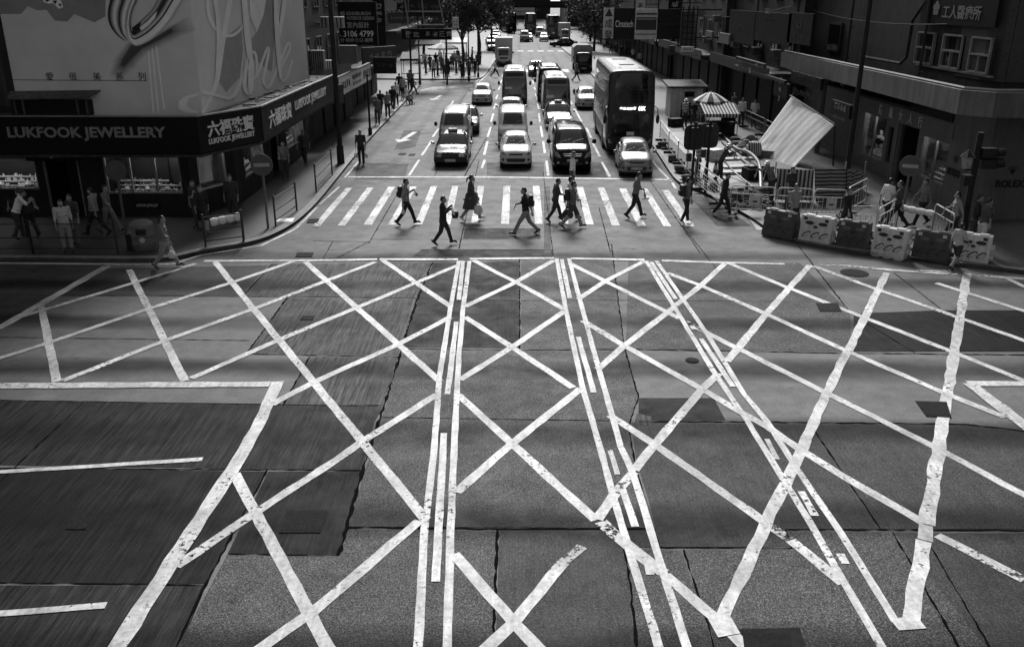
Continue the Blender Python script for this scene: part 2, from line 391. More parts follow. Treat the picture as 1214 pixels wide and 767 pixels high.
for p in [[(549,310),(544,356)], [(541,382),(530.5,468)], [(526.5,514),(516.5,690)], [(666,308),(675.5,354)], [(685.5,400),(704,466)], [(738,580),(753,625)], [(768,665),(771,682)], [(772,311),(801,355)], [(820,387),(823,391)], [(831,402),(869,459)], [(950,583),(966,612)], [(996,657),(1003,669)]]:
    strip(bx, p, .125, .0164)
struct(bx.build('box_junction_marking', M_paint))
wb = MB()
for p, w in [([(930,313.5),(1010,316),(1060,321),(1214,331)], .22), ([(1111,635),(1214,688)], .2), ([(723,534),(732,563)], .1), ([(909,521),(921,545)], .1), ([(1088,322),(1129,322)], .2), ([(1180,319),(1209,323)], .2), ([(712,619),(745,648),(786,680)], .22), ([(751,560),(731,584)], .18), ([(876,488),(912,508)], .18), ([(806,378),(838,395)], .18), ([(905,619),(936,640)], .18), ([(1098,623),(1096,641)], .22), ([(668,667),(690,648)], .18), ([(809,357),(800,363)], .18)]: strip(wb, p, w, .0153)
struct(wb.build('faded_road_marking', M_worn))
zb = MB()
Z_ = [((370,379,269),(410.5,418,223)), ((400,409,268),(435.5,443,223)), ((431,441,267),(460.6,468,222)), ((460,469.5,267),(486,494,221.5)), ((491.4,500.5,266.6),(511,518.5,221)), ((525,534,266.4),(536,543.5,221)), ((558,567,266),(566.7,574,221)), ((594,603.5,266),(597,605,221)), ((634,643.5,266),(632,639.5,220.7)),
  ((665,674,266),(658,666,221)), ((695,704,266.7),(683.6,691,222)), ((725.6,735,268),(709,716,223)), ((756,766,268.6),(734,742,224)), ((787,796,269),(760,767,224)), ((814,824,269),(785,792,225.6)), ((897,906,273),(884,891,253))]
for (a, b, y0), (c, d, y1) in Z_:
    p = G((a+b)/2, y0); q = G((c+d)/2, y1); w0 = (G(b, y0)-G(a, y0)).length
    strip(zb, [p, q], w0, .012, world=True, jit=.03)
struct(zb.build('zebra_crossing_marking', paint_mat('crossing_paint', .8, .6)))
lb = MB()
strip(lb, [(413,210.3),(600,210.5),(795,213.5)], .26, .012)
for p in [[(484.6,209),(497,190)], [(500,185),(512,167)], [(513,163),(520,153)], [(534,126),(537.5,120)], [(571,200),(575,190)], [(574,184),(578,168)], [(578,163),(582,151)], [(582,145),(585,135)], [(585,130),(588,123)], [(588,118),(590,113)], [(591,107),(593,103)], [(593.5,99),(594.8,95)], [(595.5,92),(597,88)],
  [(650,209),(648,191)], [(646,182),(644,168)], [(643,163),(641,150)], [(640,145),(639,135)], [(639,130),(637,123)], [(637,119),(635,112)], [(635,107),(633,104)], [(632.5,100),(631.6,96)], [(631,93),(630,90)], [(723,210),(713.5,192.6)], [(711,186),(703,170.6)], [(701,164),(695,152)], [(689.5,144.5),(681,129)], [(678,124),(673,114)], [(671,109),(667,102)]]:
    strip(lb, p, .13, .014, jit=.04)
for p, w in [([(795,215),(777,196),(760,172)], .12), ([(801,224),(797,217)], .12), ([(-260,319),(0,312.5),(150,314),(205,313.5),(238,303),(310,291.5),(350,272),(376,246)], .12), ([(379,243),(402,222)], .1), ([(409,211),(425,192)], .1), ([(563,99),(583,79)], .15), ([(567,99),(587,79)], .15)]: strip(lb, p, w, .012)
# turn arrow painted on the left lane
for tip, tail, hd in [((472,169.5),(492,157),1), ((512,119.5),(523,113.5),1)]:
    a = G(*tip); b = G(*tail); d = (b-a).normalized(); n = Vector((-d.y, d.x, 0))
    strip(lb, [a+d*1.2, b], .3, .012, world=True, jit=.03)
    lb.add([(v.x, v.y, .012) for v in (a, a+d*1.2+n*.5, a+d*1.2-n*.5)], [(0,1,2)])
# dots and bar of the far crossing
for px in range(545, 690, 12):
    a = G(px, 61.5); strip(lb, [a, a+Vector((0, 2.2, 0))], .9, .012, world=True)
for k in range(16):
    a = G(499+k*4.2, 108 - k*.35); strip(lb, [a, a+Vector((1.0, 3.6, 0))], .3, .012, world=True)
for k in range(8):
    a = G(612+k*12, 86); strip(lb, [a, a+Vector((0, 4, 0))], .7, .012, world=True)
struct(lb.build('lane_marking', M_paint))
# covers and gullies set in the road
M_iron = mat('cast_iron', .012, .75, 0, var=.5, scale=14, bump=.6, spec=.08)
def cover(px, label, name='drain_cover', rim=True, round_r=0, group=None, bars=5):
    mb = MB()
    if round_r:
        c = G(*px); mb.cyl((c.x, c.y, .002), (c.x, c.y, .016), round_r, n=28); mb.cyl((c.x, c.y, .016), (c.x, c.y, .022), round_r*.8, n=28)
        for i in range(-3, 4): mb.box((c.x+i*round_r*.2, c.y, .0235), (.03, round_r*1.1, .006))
    else:
        P = [G(*p) for p in px]; mb.add([(p.x, p.y, .018) for p in P]+[(p.x, p.y, .0) for p in P], [(0,1,2,3),(0,4,5,1),(1,5,6,2),(2,6,7,3),(3,7,4,0)])
        for i in range(bars):
            t = (i+.5)/bars; a = P[0].lerp(P[1], t); b = P[3].lerp(P[2], t); strip(mb, [a.lerp(b, .1), a.lerp(b, .9)], (P[0]-P[1]).length/bars*.45, .024, world=True, jit=0)
    o = mb.build(name, M_iron); tag(o, label, 'drain cover' if not round_r else 'manhole cover', group); return o
cover([(967,360),(993,360),(998,370),(972,370)], 'square iron cover set in a pale frame inside the box junction')
cover((1013,324), 'round iron manhole cover near the white plastic barriers', 'manhole_cover', round_r=.42)
cover([(1085,476),(1122,477),(1128,496),(1098,494)], 'sunken iron gully grating under the thick line on the right')
cover([(84,614),(106,614),(102,628),(78,628)], 'small dark iron cover alone on the dark left slab')
cover([(358,375),(373,375),(371,380),(356,380)], 'little iron cover on the brushed slab left of centre')
cover([(352,300),(372,300),(370,305),(350,305)], 'black slotted gully at the end of the kerb line', bars=4)
cover([(366,260),(379,260),(376,265),(363,265)], 'black gully beside the first zebra stripe', bars=4)
cover([(340,606),(388,606),(380,632),(331,632)], 'large grid patterned iron cover on the dark patched slab', bars=9)
cover([(475,182),(482,182),(480,184),(472,184)], 'left of two tiny gullies in the left lane', bars=3)
cover([(486,183),(493,183),(491,185),(484,185)], 'right of two tiny gullies in the left lane', bars=3)
cover([(843,255),(862,256),(870,263),(850,262)], 'flat iron pit cover between kerb corner and barriers', bars=3)
cover([(880,752),(936,751),(945,790),(885,790)], 'dark iron pit cover at the bottom edge of the picture', bars=6)
cover((820.6,427.6), 'small round black lid between the two dividers', 'manhole_cover', round_r=.16)
# ------------------------------------------------------------------ pavements
def paver_mat(name, base, sx=2.5):
    m, nt, b = nodes(name)
    co = N(nt, 'ShaderNodeNewGeometry').outputs['Position']
    br = N(nt, 'ShaderNodeTexBrick'); br.inputs['Scale'].default_value = sx
    br.inputs['Color1'].default_value = gray(1); br.inputs['Color2'].default_value = gray(.75); br.inputs['Mortar'].default_value = gray(.35)
    br.inputs['Mortar Size'].default_value = .02
    nt.links.new(co, br.inputs['Vector'])
    v = mul(nt, br.outputs[0], ramp(nt, noise(nt, co, .7, 6, .7), [(.3, .65), (.7, 1.2)]))
    v = mul(nt, v, ramp(nt, noise(nt, co, 8, 4, .7), [(.3, .8), (.7, 1.15)]))
    v = mul(nt, v, base)
    cb = N(nt, 'ShaderNodeCombineColor')
    for i in range(3): nt.links.new(v, cb.inputs[i])
    nt.links.new(cb.outputs[0], b.inputs['Base Color']); b.inputs['Roughness'].default_value = .7
    return m
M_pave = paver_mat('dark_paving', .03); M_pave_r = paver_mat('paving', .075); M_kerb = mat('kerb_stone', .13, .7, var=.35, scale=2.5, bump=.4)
def pavement(name, kerb, outer, mt, z=.13):
    "kerb: pixels along the kerb, outer: world points closing the outline"
    K = [G(*p) for p in kerb]; Q = [K[0]]
    for a, b in zip(K, K[1:]):
        for i in range(1, 5): Q.append(a.lerp(b, i/4))
    for _ in range(3): Q = [Q[0]]+[(Q[i-1]+Q[i]*2+Q[i+1])/4 for i in range(1, len(Q)-1)]+[Q[-1]]
    O = [Vector((x, y, 0)) for x, y in outer]
    mb = MB(); P = Q+O
    mb.add([(p.x, p.y, z) for p in P], [tuple(range(len(P)))], 0)
    mb.add([(p.x, p.y, z) for p in P]+[(p.x, p.y, -.02) for p in P], [(i, i+1, len(P)+i+1, len(P)+i) for i in range(len(P)-1)], 1)
    kb = MB(); strip(kb, Q, .3, z+.004, world=True, jit=0, step=.9)
    ob = struct(mb.build(name, [mt, M_kerb])); k = struct(kb.build('kerb', M_kerb)); return Q
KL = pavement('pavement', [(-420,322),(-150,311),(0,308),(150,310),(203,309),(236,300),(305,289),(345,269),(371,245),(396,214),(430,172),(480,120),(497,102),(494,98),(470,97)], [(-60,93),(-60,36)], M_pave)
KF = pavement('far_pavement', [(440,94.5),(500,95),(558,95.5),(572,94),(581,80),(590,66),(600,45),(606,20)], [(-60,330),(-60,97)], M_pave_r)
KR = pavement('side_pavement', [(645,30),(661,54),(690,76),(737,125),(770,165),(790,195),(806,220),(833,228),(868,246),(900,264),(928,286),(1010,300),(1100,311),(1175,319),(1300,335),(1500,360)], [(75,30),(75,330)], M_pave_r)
# ------------------------------------------------------------------ vehicles
P_ = {'white': mat('white_car_paint', .5, .25, var=.06, spec=.4), 'silver': mat('silver_car_paint', .2, .3, .3, var=.06), 'grey': mat('grey_car_paint', .16, .28, .3, var=.08, coat=.5),
  'dark': mat('dark_car_paint', .014, .13, .0, var=.1, spec=.1), 'deep': mat('deep_red_paint', .035, .16, 0, var=.1, spec=.08), 'maroon': mat('bus_maroon_paint', .035, .3, 0, var=.12, spec=.25),
  'roof': mat('dusty_roof_paint', .2, .5, .1, var=.2, scale=2), 'cream': mat('cream_paint', .55, .3, 0, var=.1, coat=.3), 'canvas': mat('grey_canvas', .3, .85, 0, var=.25, scale=2, bump=.3), 'busroof': mat('grimy_bus_roof', .12, .6, 0, var=.3, scale=.8, streak=.3)}
V_glass = mat('vehicle_glass', .008, .05, var=.1, spec=.6); V_tyre = mat('tyre_rubber', .015, .85); V_rim = mat('wheel_rim', .35, .35, .8)
V_trim = mat('black_trim', .012, .5); V_lamp = mat('lamp_lens', .3, .1, .5, var=.75, scale=9, spec=.8); V_plate = mat('number_plate_white', .4, .5, var=.75, scale=14)
V_chrome = mat('chrome', .6, .15, 1.0); V_tail = mat('tail_lamp', .08, .2); V_sheet = mat('paper_sheet', .7, .6); V_disp = glow('route_display', .7, .55); V_under = mat('underbody_black', .006, .9)
V_inner = mat('headrest_grey', .05, .7)  # one even dark grey
def subdivided(mb, name, lv=2):
    me = mb.mesh(name); ob = link(name, me)
    s = ob.modifiers.new('s', 'SUBSURF'); s.levels = lv; s.render_levels = lv
    dg = bpy.context.evaluated_depsgraph_get(); dg.update()
    r = bpy.data.meshes.new_from_object(ob.evaluated_get(dg))
    bpy.data.objects.remove(ob); bpy.data.meshes.remove(me)
    r.polygons.foreach_set('use_smooth', [True]*len(r.polygons)); r.name = name
    return r
def shell(st, name='body', lv=2):
    "st: (y, z_bottom, z_belt, z_top, half width, half roof width, rake)"
    mb = MB(); n = 7; rings = []
    for (y, zb, ze, zt, w, wt, rk) in st:
        h = [(w*.9, zb), (w*.985, zb+.09), (w, zb+.5*(ze-zb)), (w*.985, ze), (wt+.02, zt-.1*(zt-ze)-.03), (wt-.08, zt), (0, zt+.025)]
        ring = [(x, y+rk*z, z) for x, z in h] + [(-x, y+rk*z, z) for x, z in h[-2::-1]]
        rings.append(ring)
    L = len(rings[0]); vs = [p for r in rings for p in r]; fs = []
    for i in range(len(st)-1):
        for j in range(L): fs.append((i*L+j, i*L+(j+1) % L, (i+1)*L+(j+1) % L, (i+1)*L+j))
    for base in (0, (len(st)-1)*L):
        for j in range(5): fs.append((base+j, base+j+1, base+L-2-j, base+L-1-j))
        fs.append((base+5, base+6, base+7))
    mb.add(vs, fs)
    return subdivided(mb, name, lv)
class Decal:
    def __init__(s, me): s.t = BVHTree.FromPolygons([v.co.copy() for v in me.vertices], [tuple(p.vertices) for p in me.polygons])
    def hit(s, ax, a, b):
        if ax == 'f': o, d = Vector((a, -6, b)), Vector((0, 1, 0))
        elif ax == 'b': o, d = Vector((a, 30, b)), Vector((0, -1, 0))
        elif ax == 'l': o, d = Vector((-6, a, b)), Vector((1, 0, 0))
        elif ax == 'r': o, d = Vector((6, a, b)), Vector((-1, 0, 0))
        else: o, d = Vector((a, b, 9)), Vector((0, 0, -1))
        loc, nr, i, ds = s.t.ray_cast(o, d)
        if loc is None:
            far = {'f': Vector((a, 0, b)), 'b': Vector((a, 4, b)), 'l': Vector((-1, a, b)), 'r': Vector((1, a, b)), 't': Vector((a, b, 2))}[ax]
            loc, nr, i, ds = s.t.find_nearest(far)
        if nr.dot(d) > 0: nr = -nr
        return loc, nr
    def quad(s, ax, q, off=.006, n=6, m=5, rd=.15, thick=.02):
        "q: four corners (left-bottom, right-bottom, right-top, left-top) seen along the axis"
        vs = []; ins = []
        for j in range(m+1):
            for i in range(n+1):
                u = 2*i/n-1; v = 2*j/m-1
                uu = u*math.sqrt(max(0, 1-rd*v*v/2)); vv = v*math.sqrt(max(0, 1-rd*u*u/2)); a = (uu+1)/2; b = (vv+1)/2
                p = [(q[0][k]*(1-a)+q[1][k]*a)*(1-b)+(q[3][k]*(1-a)+q[2][k]*a)*b for k in (0, 1)]
                l, nr = s.hit(ax, *p); vs.append(l+nr*off); ins.append(l-nr*thick)
        W_ = n+1; fs = [(j*W_+i, j*W_+i+1, (j+1)*W_+i+1, (j+1)*W_+i) for j in range(m) for i in range(n)]
        edge = [i for i in range(W_)]+[j*W_+n for j in range(1, m+1)]+[m*W_+i for i in range(n-1, -1, -1)]+[j*W_ for j in range(m-1, 0, -1)]
        base = len(vs); vs += [ins[e] for e in edge]; k = len(edge)
        fs += [(edge[i], edge[(i+1) % k], base+(i+1) % k, base+i) for i in range(k)]
        mb = MB(); mb.add(vs, fs); return mb
def rect(x0, z0, x1, z1): return [(x0, z0), (x1, z0), (x1, z1), (x0, z1)]
def mir(q): return [(-q[1][0], q[1][1]), (-q[0][0], q[0][1]), (-q[3][0], q[3][1]), (-q[2][0], q[2][1])]
def wheel_parts(r, wd, cx, cy):
    s = 1 if cx > 0 else -1; t = MB(); rm = MB()
    M_ = Matrix.Translation((cx, cy, r)) @ Matrix.Rotation(R(90), 4, 'Y')
    prof = [(r*.6, -wd/2), (r*.93, -wd/2), (r, -wd*.36), (r, wd*.36), (r*.93, wd/2), (r*.6, wd/2)]
    t.lathe(prof, n=20); t.v = [tuple(M_ @ Vector(v)) for v in t.v]
    rm.lathe([(r*.62, wd/2*.2), (r*.62, wd/2+.006), (r*.5, wd/2*.86), (r*.18, wd/2*.9), (r*.14, wd/2+.01), (.001, wd/2+.012)], n=16)
    for k in range(5):
        a = k*2*math.pi/5; rm.box((math.cos(a)*r*.36, math.sin(a)*r*.36, wd/2*.94), (r*.4, r*.12, .02), rz=a)
    if s < 0: rm.v = [(x, y, -z) for x, y, z in rm.v]
    rm.v = [tuple(M_ @ Vector(v)) for v in rm.v]
    return t.mesh('tyre', True), rm.mesh('rim', True)
KIND = {}
def proto(kind, st, parts, wheels, mirror=None, extra=(), lv=2):
    "parts: (name, axis, quad, material key, rounding[, offset])"
    body = shell(st, lv=lv); D = Decal(body); out = [('body', body, 'body', [])]
    for p in parts:
        nm, ax, q, mk = p[:4]; rd = p[4] if len(p) > 4 else .2; off = p[5] if len(p) > 5 else .006
        me = D.quad(ax, q, off, rd=rd).mesh(nm, True); out.append((nm, me, mk, []))
    for (cx, cy, r, wd) in wheels:
        t, rm = wheel_parts(r, wd, cx, cy); out.append(('wheel', t, 'tyre', [('rim', rm, 'rim')]))
        arch = D.quad('r' if cx > 0 else 'l', rect(cy-r*1.17, .17, cy+r*1.17, r*2.12), .004, rd=.75, n=10, m=8); out.append(('wheel_arch', arch.mesh('wheel_arch', True), 'under', []))
    if mirror:
        x, y, z, sx, sy, sz, mk = mirror
        for s in (-1, 1):
            mb = MB(); mb.ell((s*x, y, z), (sx, sy, sz)); mb.cyl((s*(x-sx*1.3), y+.02, z-sz*.5), (s*x, y, z-sz*.2), .025)
            gl = MB(); gl.box((s*x, y+sy*.9, z), (sx*1.5, .02, sz*1.4)); out.append(('wing_mirror', mb.mesh('wing_mirror', True), mk, [('mirror_glass', gl.mesh('mirror_glass'), 'chrome')]))
    for nm, mb, mk in extra: out.append((nm, mb.mesh(nm, True), mk, []))
    KIND[kind] = out
KEY = {'glass': V_glass, 'tyre': V_tyre, 'rim': V_rim, 'trim': V_trim, 'lamp': V_lamp, 'plate': V_plate, 'chrome': V_chrome, 'tail': V_tail, 'sheet': V_sheet, 'under': V_under, 'disp': V_disp}
def vehicle(kind, name, label, cat, px, cols, rz=0.0, group='vehicles waiting at the stop line', skip=(), at=None):
    loc = at if at is not None else G(*px); t = thing(name, label, cat, loc, rz, group)
    k2 = dict(KEY); k2.update({a: (P_[b] if isinstance(b, str) else b) for a, b in cols.items()})
    for nm, me, mk, subs in KIND[kind]:
        if nm in skip: continue
        o = inst(nm, me, k2[mk], t)
        for a, b, c in subs: inst(a, b, k2[c], o)
    return t
def lights(xa, xb, z0, z1, slant=.03): return [(xa, z0+slant), (xb, z0), (xb, z1-slant), (xa, z1)]
def under(w, y0, y1, z=.3): mb = MB(); mb.box((0, (y0+y1)/2, z), (w*1.6, y1-y0, .2)); return ('underbody', mb, 'under')
def seam(q): return ('door', 'l', q, 'body', .05, .004)
# saloon taxi
w = .86
hl = rect(.42, .56, .76, .72)
def wiper(x, y, z, L, s=1):
    mb = MB(); mb.tube([(x, y, z), (x+s*L*.5, y+.12, z+.1), (x+s*L, y+.2, z+.16)], .012); return ('wiper', mb, 'trim')
proto('saloon', [(0.04,.32,.62,.68,.74,.66,0), (.10,.22,.66,.76,.82,.72,0), (.5,.2,.72,.84,w,.74,0), (1.25,.2,.86,.93,w,.74,0), (1.36,.2,.9,.97,w,.74,0), (2.02,.2,.92,1.42,w,.62,0), (2.3,.2,.92,1.48,w,.62,0), (3.1,.2,.92,1.47,w,.62,0), (3.4,.2,.92,1.40,w,.62,0), (3.86,.22,.9,.98,w,.7,0), (4.3,.24,.84,.94,w,.7,0), (4.58,.26,.8,.9,.82,.68,0), (4.66,.34,.7,.78,.74,.62,0)],
  [('windscreen','f',[(-.64,1.0),(.64,1.0),(.545,1.39),(-.545,1.39)],'glass',.15), ('rear_window','b',[(-.62,1.03),(.62,1.03),(.53,1.37),(-.53,1.37)],'glass',.15),
   ('headlight','f',hl,'lamp',.15,.012), ('headlight','f',mir(hl),'lamp',.15,.012), ('grille','f',rect(-.38,.56,.38,.7),'trim',.1,.01), ('bumper','f',rect(-.8,.30,.8,.47),'trim',.15,.03), ('number_plate','f',rect(-.26,.33,.26,.46),'plate',.05,.045),
   ('tail_light','b',rect(.45,.62,.74,.78),'tail',.1), ('tail_light','b',rect(-.74,.62,-.45,.78),'tail',.1), ('number_plate','b',rect(-.26,.6,.26,.72),'plate',.05,.012), ('roof_panel','t',[(-.56,2.06),(.56,2.06),(.56,3.36),(-.56,3.36)],'top',.08,.006),
   ('bonnet','t',[(-.68,.2),(.68,.2),(.7,1.22),(-.7,1.22)],'hood',.06,.008)]
  + [('side_window',a,q,'glass',.12) for a in 'lr' for q in ([(1.62,.98),(2.5,.98),(2.5,1.37),(2.12,1.37)], [(2.58,.98),(3.5,.98),(3.26,1.37),(2.58,1.37)])]
  + [('door',a,q,'body',.06,.005) for a in 'lr' for q in (rect(1.5,.34,2.5,.9), rect(2.56,.34,3.4,.9))] + [('door_handle',a,rect(y,.78,y+.16,.82),'chrome',.2,.02) for a in 'lr' for y in (2.3, 3.2)],
  [(s*.74, y, .3, .19) for s in (1,-1) for y in (.85, 3.55)], (.98, 1.5, 1.02, .1, .06, .075, 'chrome'), [under(w, .3, 4.4)])
# small hatchback, tall nose
w = .79
hq = [(.40,.62),(.70,.70),(.745,.86),(.55,.78)]
proto('hatchback', [(.06,.3,.55,.62,.6,.5,0), (.10,.24,.6,.76,.72,.58,0), (.3,.2,.74,.9,w,.64,0), (.9,.19,.88,1.02,w+.01,.66,0), (1.02,.19,.92,1.06,w+.01,.66,0), (1.62,.19,.95,1.45,w+.01,.57,0), (2.1,.19,.97,1.5,w+.01,.57,0), (2.9,.19,1.0,1.48,w+.01,.56,0), (3.3,.2,1.0,1.40,w,.55,0), (3.52,.24,.92,1.06,.76,.54,0), (3.58,.3,.7,.82,.68,.5,0)],
  [('windscreen','f',[(-.66,1.07),(.66,1.07),(.52,1.42),(-.52,1.42)],'glass',.22), ('rear_window','b',[(-.58,1.1),(.58,1.1),(.5,1.36),(-.5,1.36)],'glass',.2), ('headlight','f',hq,'lamp',.25,.012), ('headlight','f',mir(hq),'lamp',.25,.012),
   ('grille','f',[(-.3,.66),(.3,.66),(.38,.74),(-.38,.74)],'trim',.3,.01), ('bumper_grille','f',[(-.42,.34),(.42,.34),(.5,.52),(-.5,.52)],'trim',.25,.008), ('number_plate','f',rect(-.26,.38,.26,.49),'plate2',.05,.03),
   ('fog_lamp','f',rect(.56,.4,.68,.52),'trim',.8,.01), ('fog_lamp','f',rect(-.68,.4,-.56,.52),'trim',.8,.01), ('lower_lip','f',[(-.58,.27),(.58,.27),(.64,.32),(-.64,.32)],'body',.2,.03),
   ('tail_light','b',rect(.5,.78,.68,1.02),'tail',.3), ('tail_light','b',rect(-.68,.78,-.5,1.02),'tail',.3), ('sunvisor_strip','f',[(-.53,1.35),(.53,1.35),(.51,1.41),(-.51,1.41)],'glass',.1,.009)]
  + [('side_window',a,q,'glass',.15) for a in 'lr' for q in ([(1.4,1.02),(2.2,1.04),(2.2,1.4),(1.86,1.39)], [(2.27,1.04),(3.15,1.08),(2.98,1.37),(2.27,1.4)])]
  + [('door',a,q,'body',.1,.005) for a in 'lr' for q in (rect(1.25,.32,2.2,.94), rect(2.26,.32,2.95,.96))] + [('door_handle',a,rect(y,.82,y+.15,.86),'body',.2,.025) for a in 'lr' for y in (2.0, 2.75)],
  [(s*.69, y, .29, .18) for s in (1,-1) for y in (.66, 3.02)], (.94, 1.28, 1.04, .1, .07, .075, 'body'), [under(w, .3, 3.3), wiper(-.5, 1.02, 1.07, .5), wiper(0, 1.02, 1.07, .5)])
# people carrier with a short sloping bonnet
w = .95
hq = [(.55,.66),(.84,.72),(.86,.98),(.68,.9)]
proto('people_carrier', [(.05,.32,.6,.72,.76,.66,0), (.10,.25,.7,.95,.88,.76,0), (.35,.2,.85,1.08,w,.8,0), (.85,.2,1.05,1.2,w,.8,0), (.98,.2,1.08,1.24,w,.8,0), (1.75,.2,1.12,1.82,w,.72,0), (2.1,.2,1.14,1.9,w,.72,0), (4.6,.2,1.14,1.88,w,.72,0), (4.95,.24,1.1,1.78,.92,.7,0), (5.08,.3,.95,1.3,.85,.66,0)],
  [('windscreen','f',[(-.8,1.27),(.8,1.27),(.66,1.78),(-.66,1.78)],'glass',.18), ('rear_window','b',[(-.66,1.25),(.66,1.25),(.6,1.72),(-.6,1.72)],'glass',.15), ('headlight','f',hq,'lamp',.3,.012), ('headlight','f',mir(hq),'lamp',.3,.012),
   ('grille','f',[(-.42,.72),(.42,.72),(.5,.92),(-.5,.92)],'trim',.25,.008), ('grille_bar','f',[(-.44,.84),(.44,.84),(.46,.88),(-.46,.88)],'chrome',.2,.022), ('grille_bar','f',[(-.4,.76),(.4,.76),(.42,.79),(-.42,.79)],'chrome',.2,.022),
   ('bumper_grille','f',rect(-.5,.34,.5,.46),'trim',.2,.01), ('number_plate','f',rect(-.26,.5,.26,.61),'plate',.05,.03), ('fog_lamp','f',rect(.62,.4,.74,.5),'lamp',.6,.01), ('fog_lamp','f',rect(-.74,.4,-.62,.5),'lamp',.6,.01),
   ('tail_light','b',rect(.62,.9,.8,1.3),'tail',.2), ('tail_light','b',rect(-.8,.9,-.62,1.3),'tail',.2), ('sun_roof','t',[(-.5,2.0),(.5,2.0),(.5,2.8),(-.5,2.8)],'glass',.1,.006), ('roof_panel','t',[(-.62,2.95),(.62,2.95),(.62,4.7),(-.62,4.7)],'top',.08,.005)]
  + [('side_window',a,q,'glass',.12) for a in 'lr' for q in ([(1.35,1.24),(2.2,1.24),(2.2,1.74),(1.85,1.72)], [(2.28,1.24),(3.5,1.24),(3.5,1.75),(2.28,1.75)], [(3.58,1.24),(4.7,1.24),(4.6,1.72),(3.58,1.74)])]
  + [('door',a,q,'body',.08,.005) for a in 'lr' for q in (rect(1.2,.34,2.2,1.16), rect(2.26,.34,3.5,1.16))] + [('door_handle',a,rect(y,.98,y+.17,1.03),'chrome',.2,.025) for a in 'lr' for y in (2.0, 2.3)],
  [(s*.83, y, .33, .21) for s in (1,-1) for y in (.86, 4.1)], (1.12, 1.2, 1.3, .11, .08, .12, 'body'), [under(w, .3, 4.8), wiper(-.6, .95, 1.26, .6), wiper(0, .95, 1.26, .6)])
# flat-fronted van
w = .85
hq = rect(.5,.66,.76,.86)
proto('van', [(.05,.34,.6,.8,.72,.64,0), (.10,.26,.72,1.0,.82,.72,0), (.25,.22,.85,1.1,w,.74,0), (.45,.22,1.05,1.22,w,.76,0), (.52,.22,1.1,1.27,w,.76,0), (1.12,.22,1.14,1.86,w,.72,0), (1.4,.22,1.14,1.96,w,.72,0), (2.5,.22,1.14,1.99,w,.73,0), (4.4,.22,1.14,1.97,w,.73,0), (4.62,.26,1.1,1.9,.83,.7,0), (4.7,.32,1.0,1.6,.78,.66,0)],
  [('windscreen','f',[(-.76,1.29),(.76,1.29),(.66,1.82),(-.66,1.82)],'glass',.12), ('rear_window','b',[(-.6,1.25),(.6,1.25),(.56,1.75),(-.56,1.75)],'glass',.12), ('headlight','f',hq,'lamp',.2,.012), ('headlight','f',mir(hq),'lamp',.2,.012),
   ('grille','f',rect(-.46,.7,.46,.84),'trim',.1,.01), ('bumper','f',rect(-.8,.34,.8,.56),'bump',.15,.03), ('number_plate','f',rect(-.26,.42,.26,.53),'plate',.05,.045),
   ('tail_light','b',rect(.6,.9,.74,1.3),'tail',.1), ('tail_light','b',rect(-.74,.9,-.6,1.3),'tail',.1), ('permit_disc','f',rect(.5,1.66,.6,1.78),'sheet',.9,.01), ('roof_panel','t',[(-.62,1.45),(.62,1.45),(.62,4.5),(-.62,4.5)],'top',.06,.006)]
  + [('side_window',a,q,'glass',.1) for a in 'lr' for q in ([(.9,1.27),(1.6,1.27),(1.6,1.8),(1.22,1.78)], [(1.7,1.27),(2.9,1.27),(2.9,1.8),(1.7,1.8)], [(3.0,1.27),(4.3,1.27),(4.3,1.78),(3.0,1.8)])]
  + [('door',a,q,'body',.06,.005) for a in 'lr' for q in (rect(.95,.4,1.66,1.18), rect(1.74,.36,2.95,1.18))] + [('roof_rib','t',rect(x-.02,1.6,x+.02,4.4),'top',.05,.018) for x in (-.45,-.27,-.09,.09,.27,.45)],
  [(s*.75, y, .32, .19) for s in (1,-1) for y in (.95, 3.7)], (1.02, .72, 1.32, .09, .06, .13, 'trim'), [under(w, .3, 4.5), wiper(-.6, .5, 1.3, .5), wiper(0, .5, 1.3, .5)])
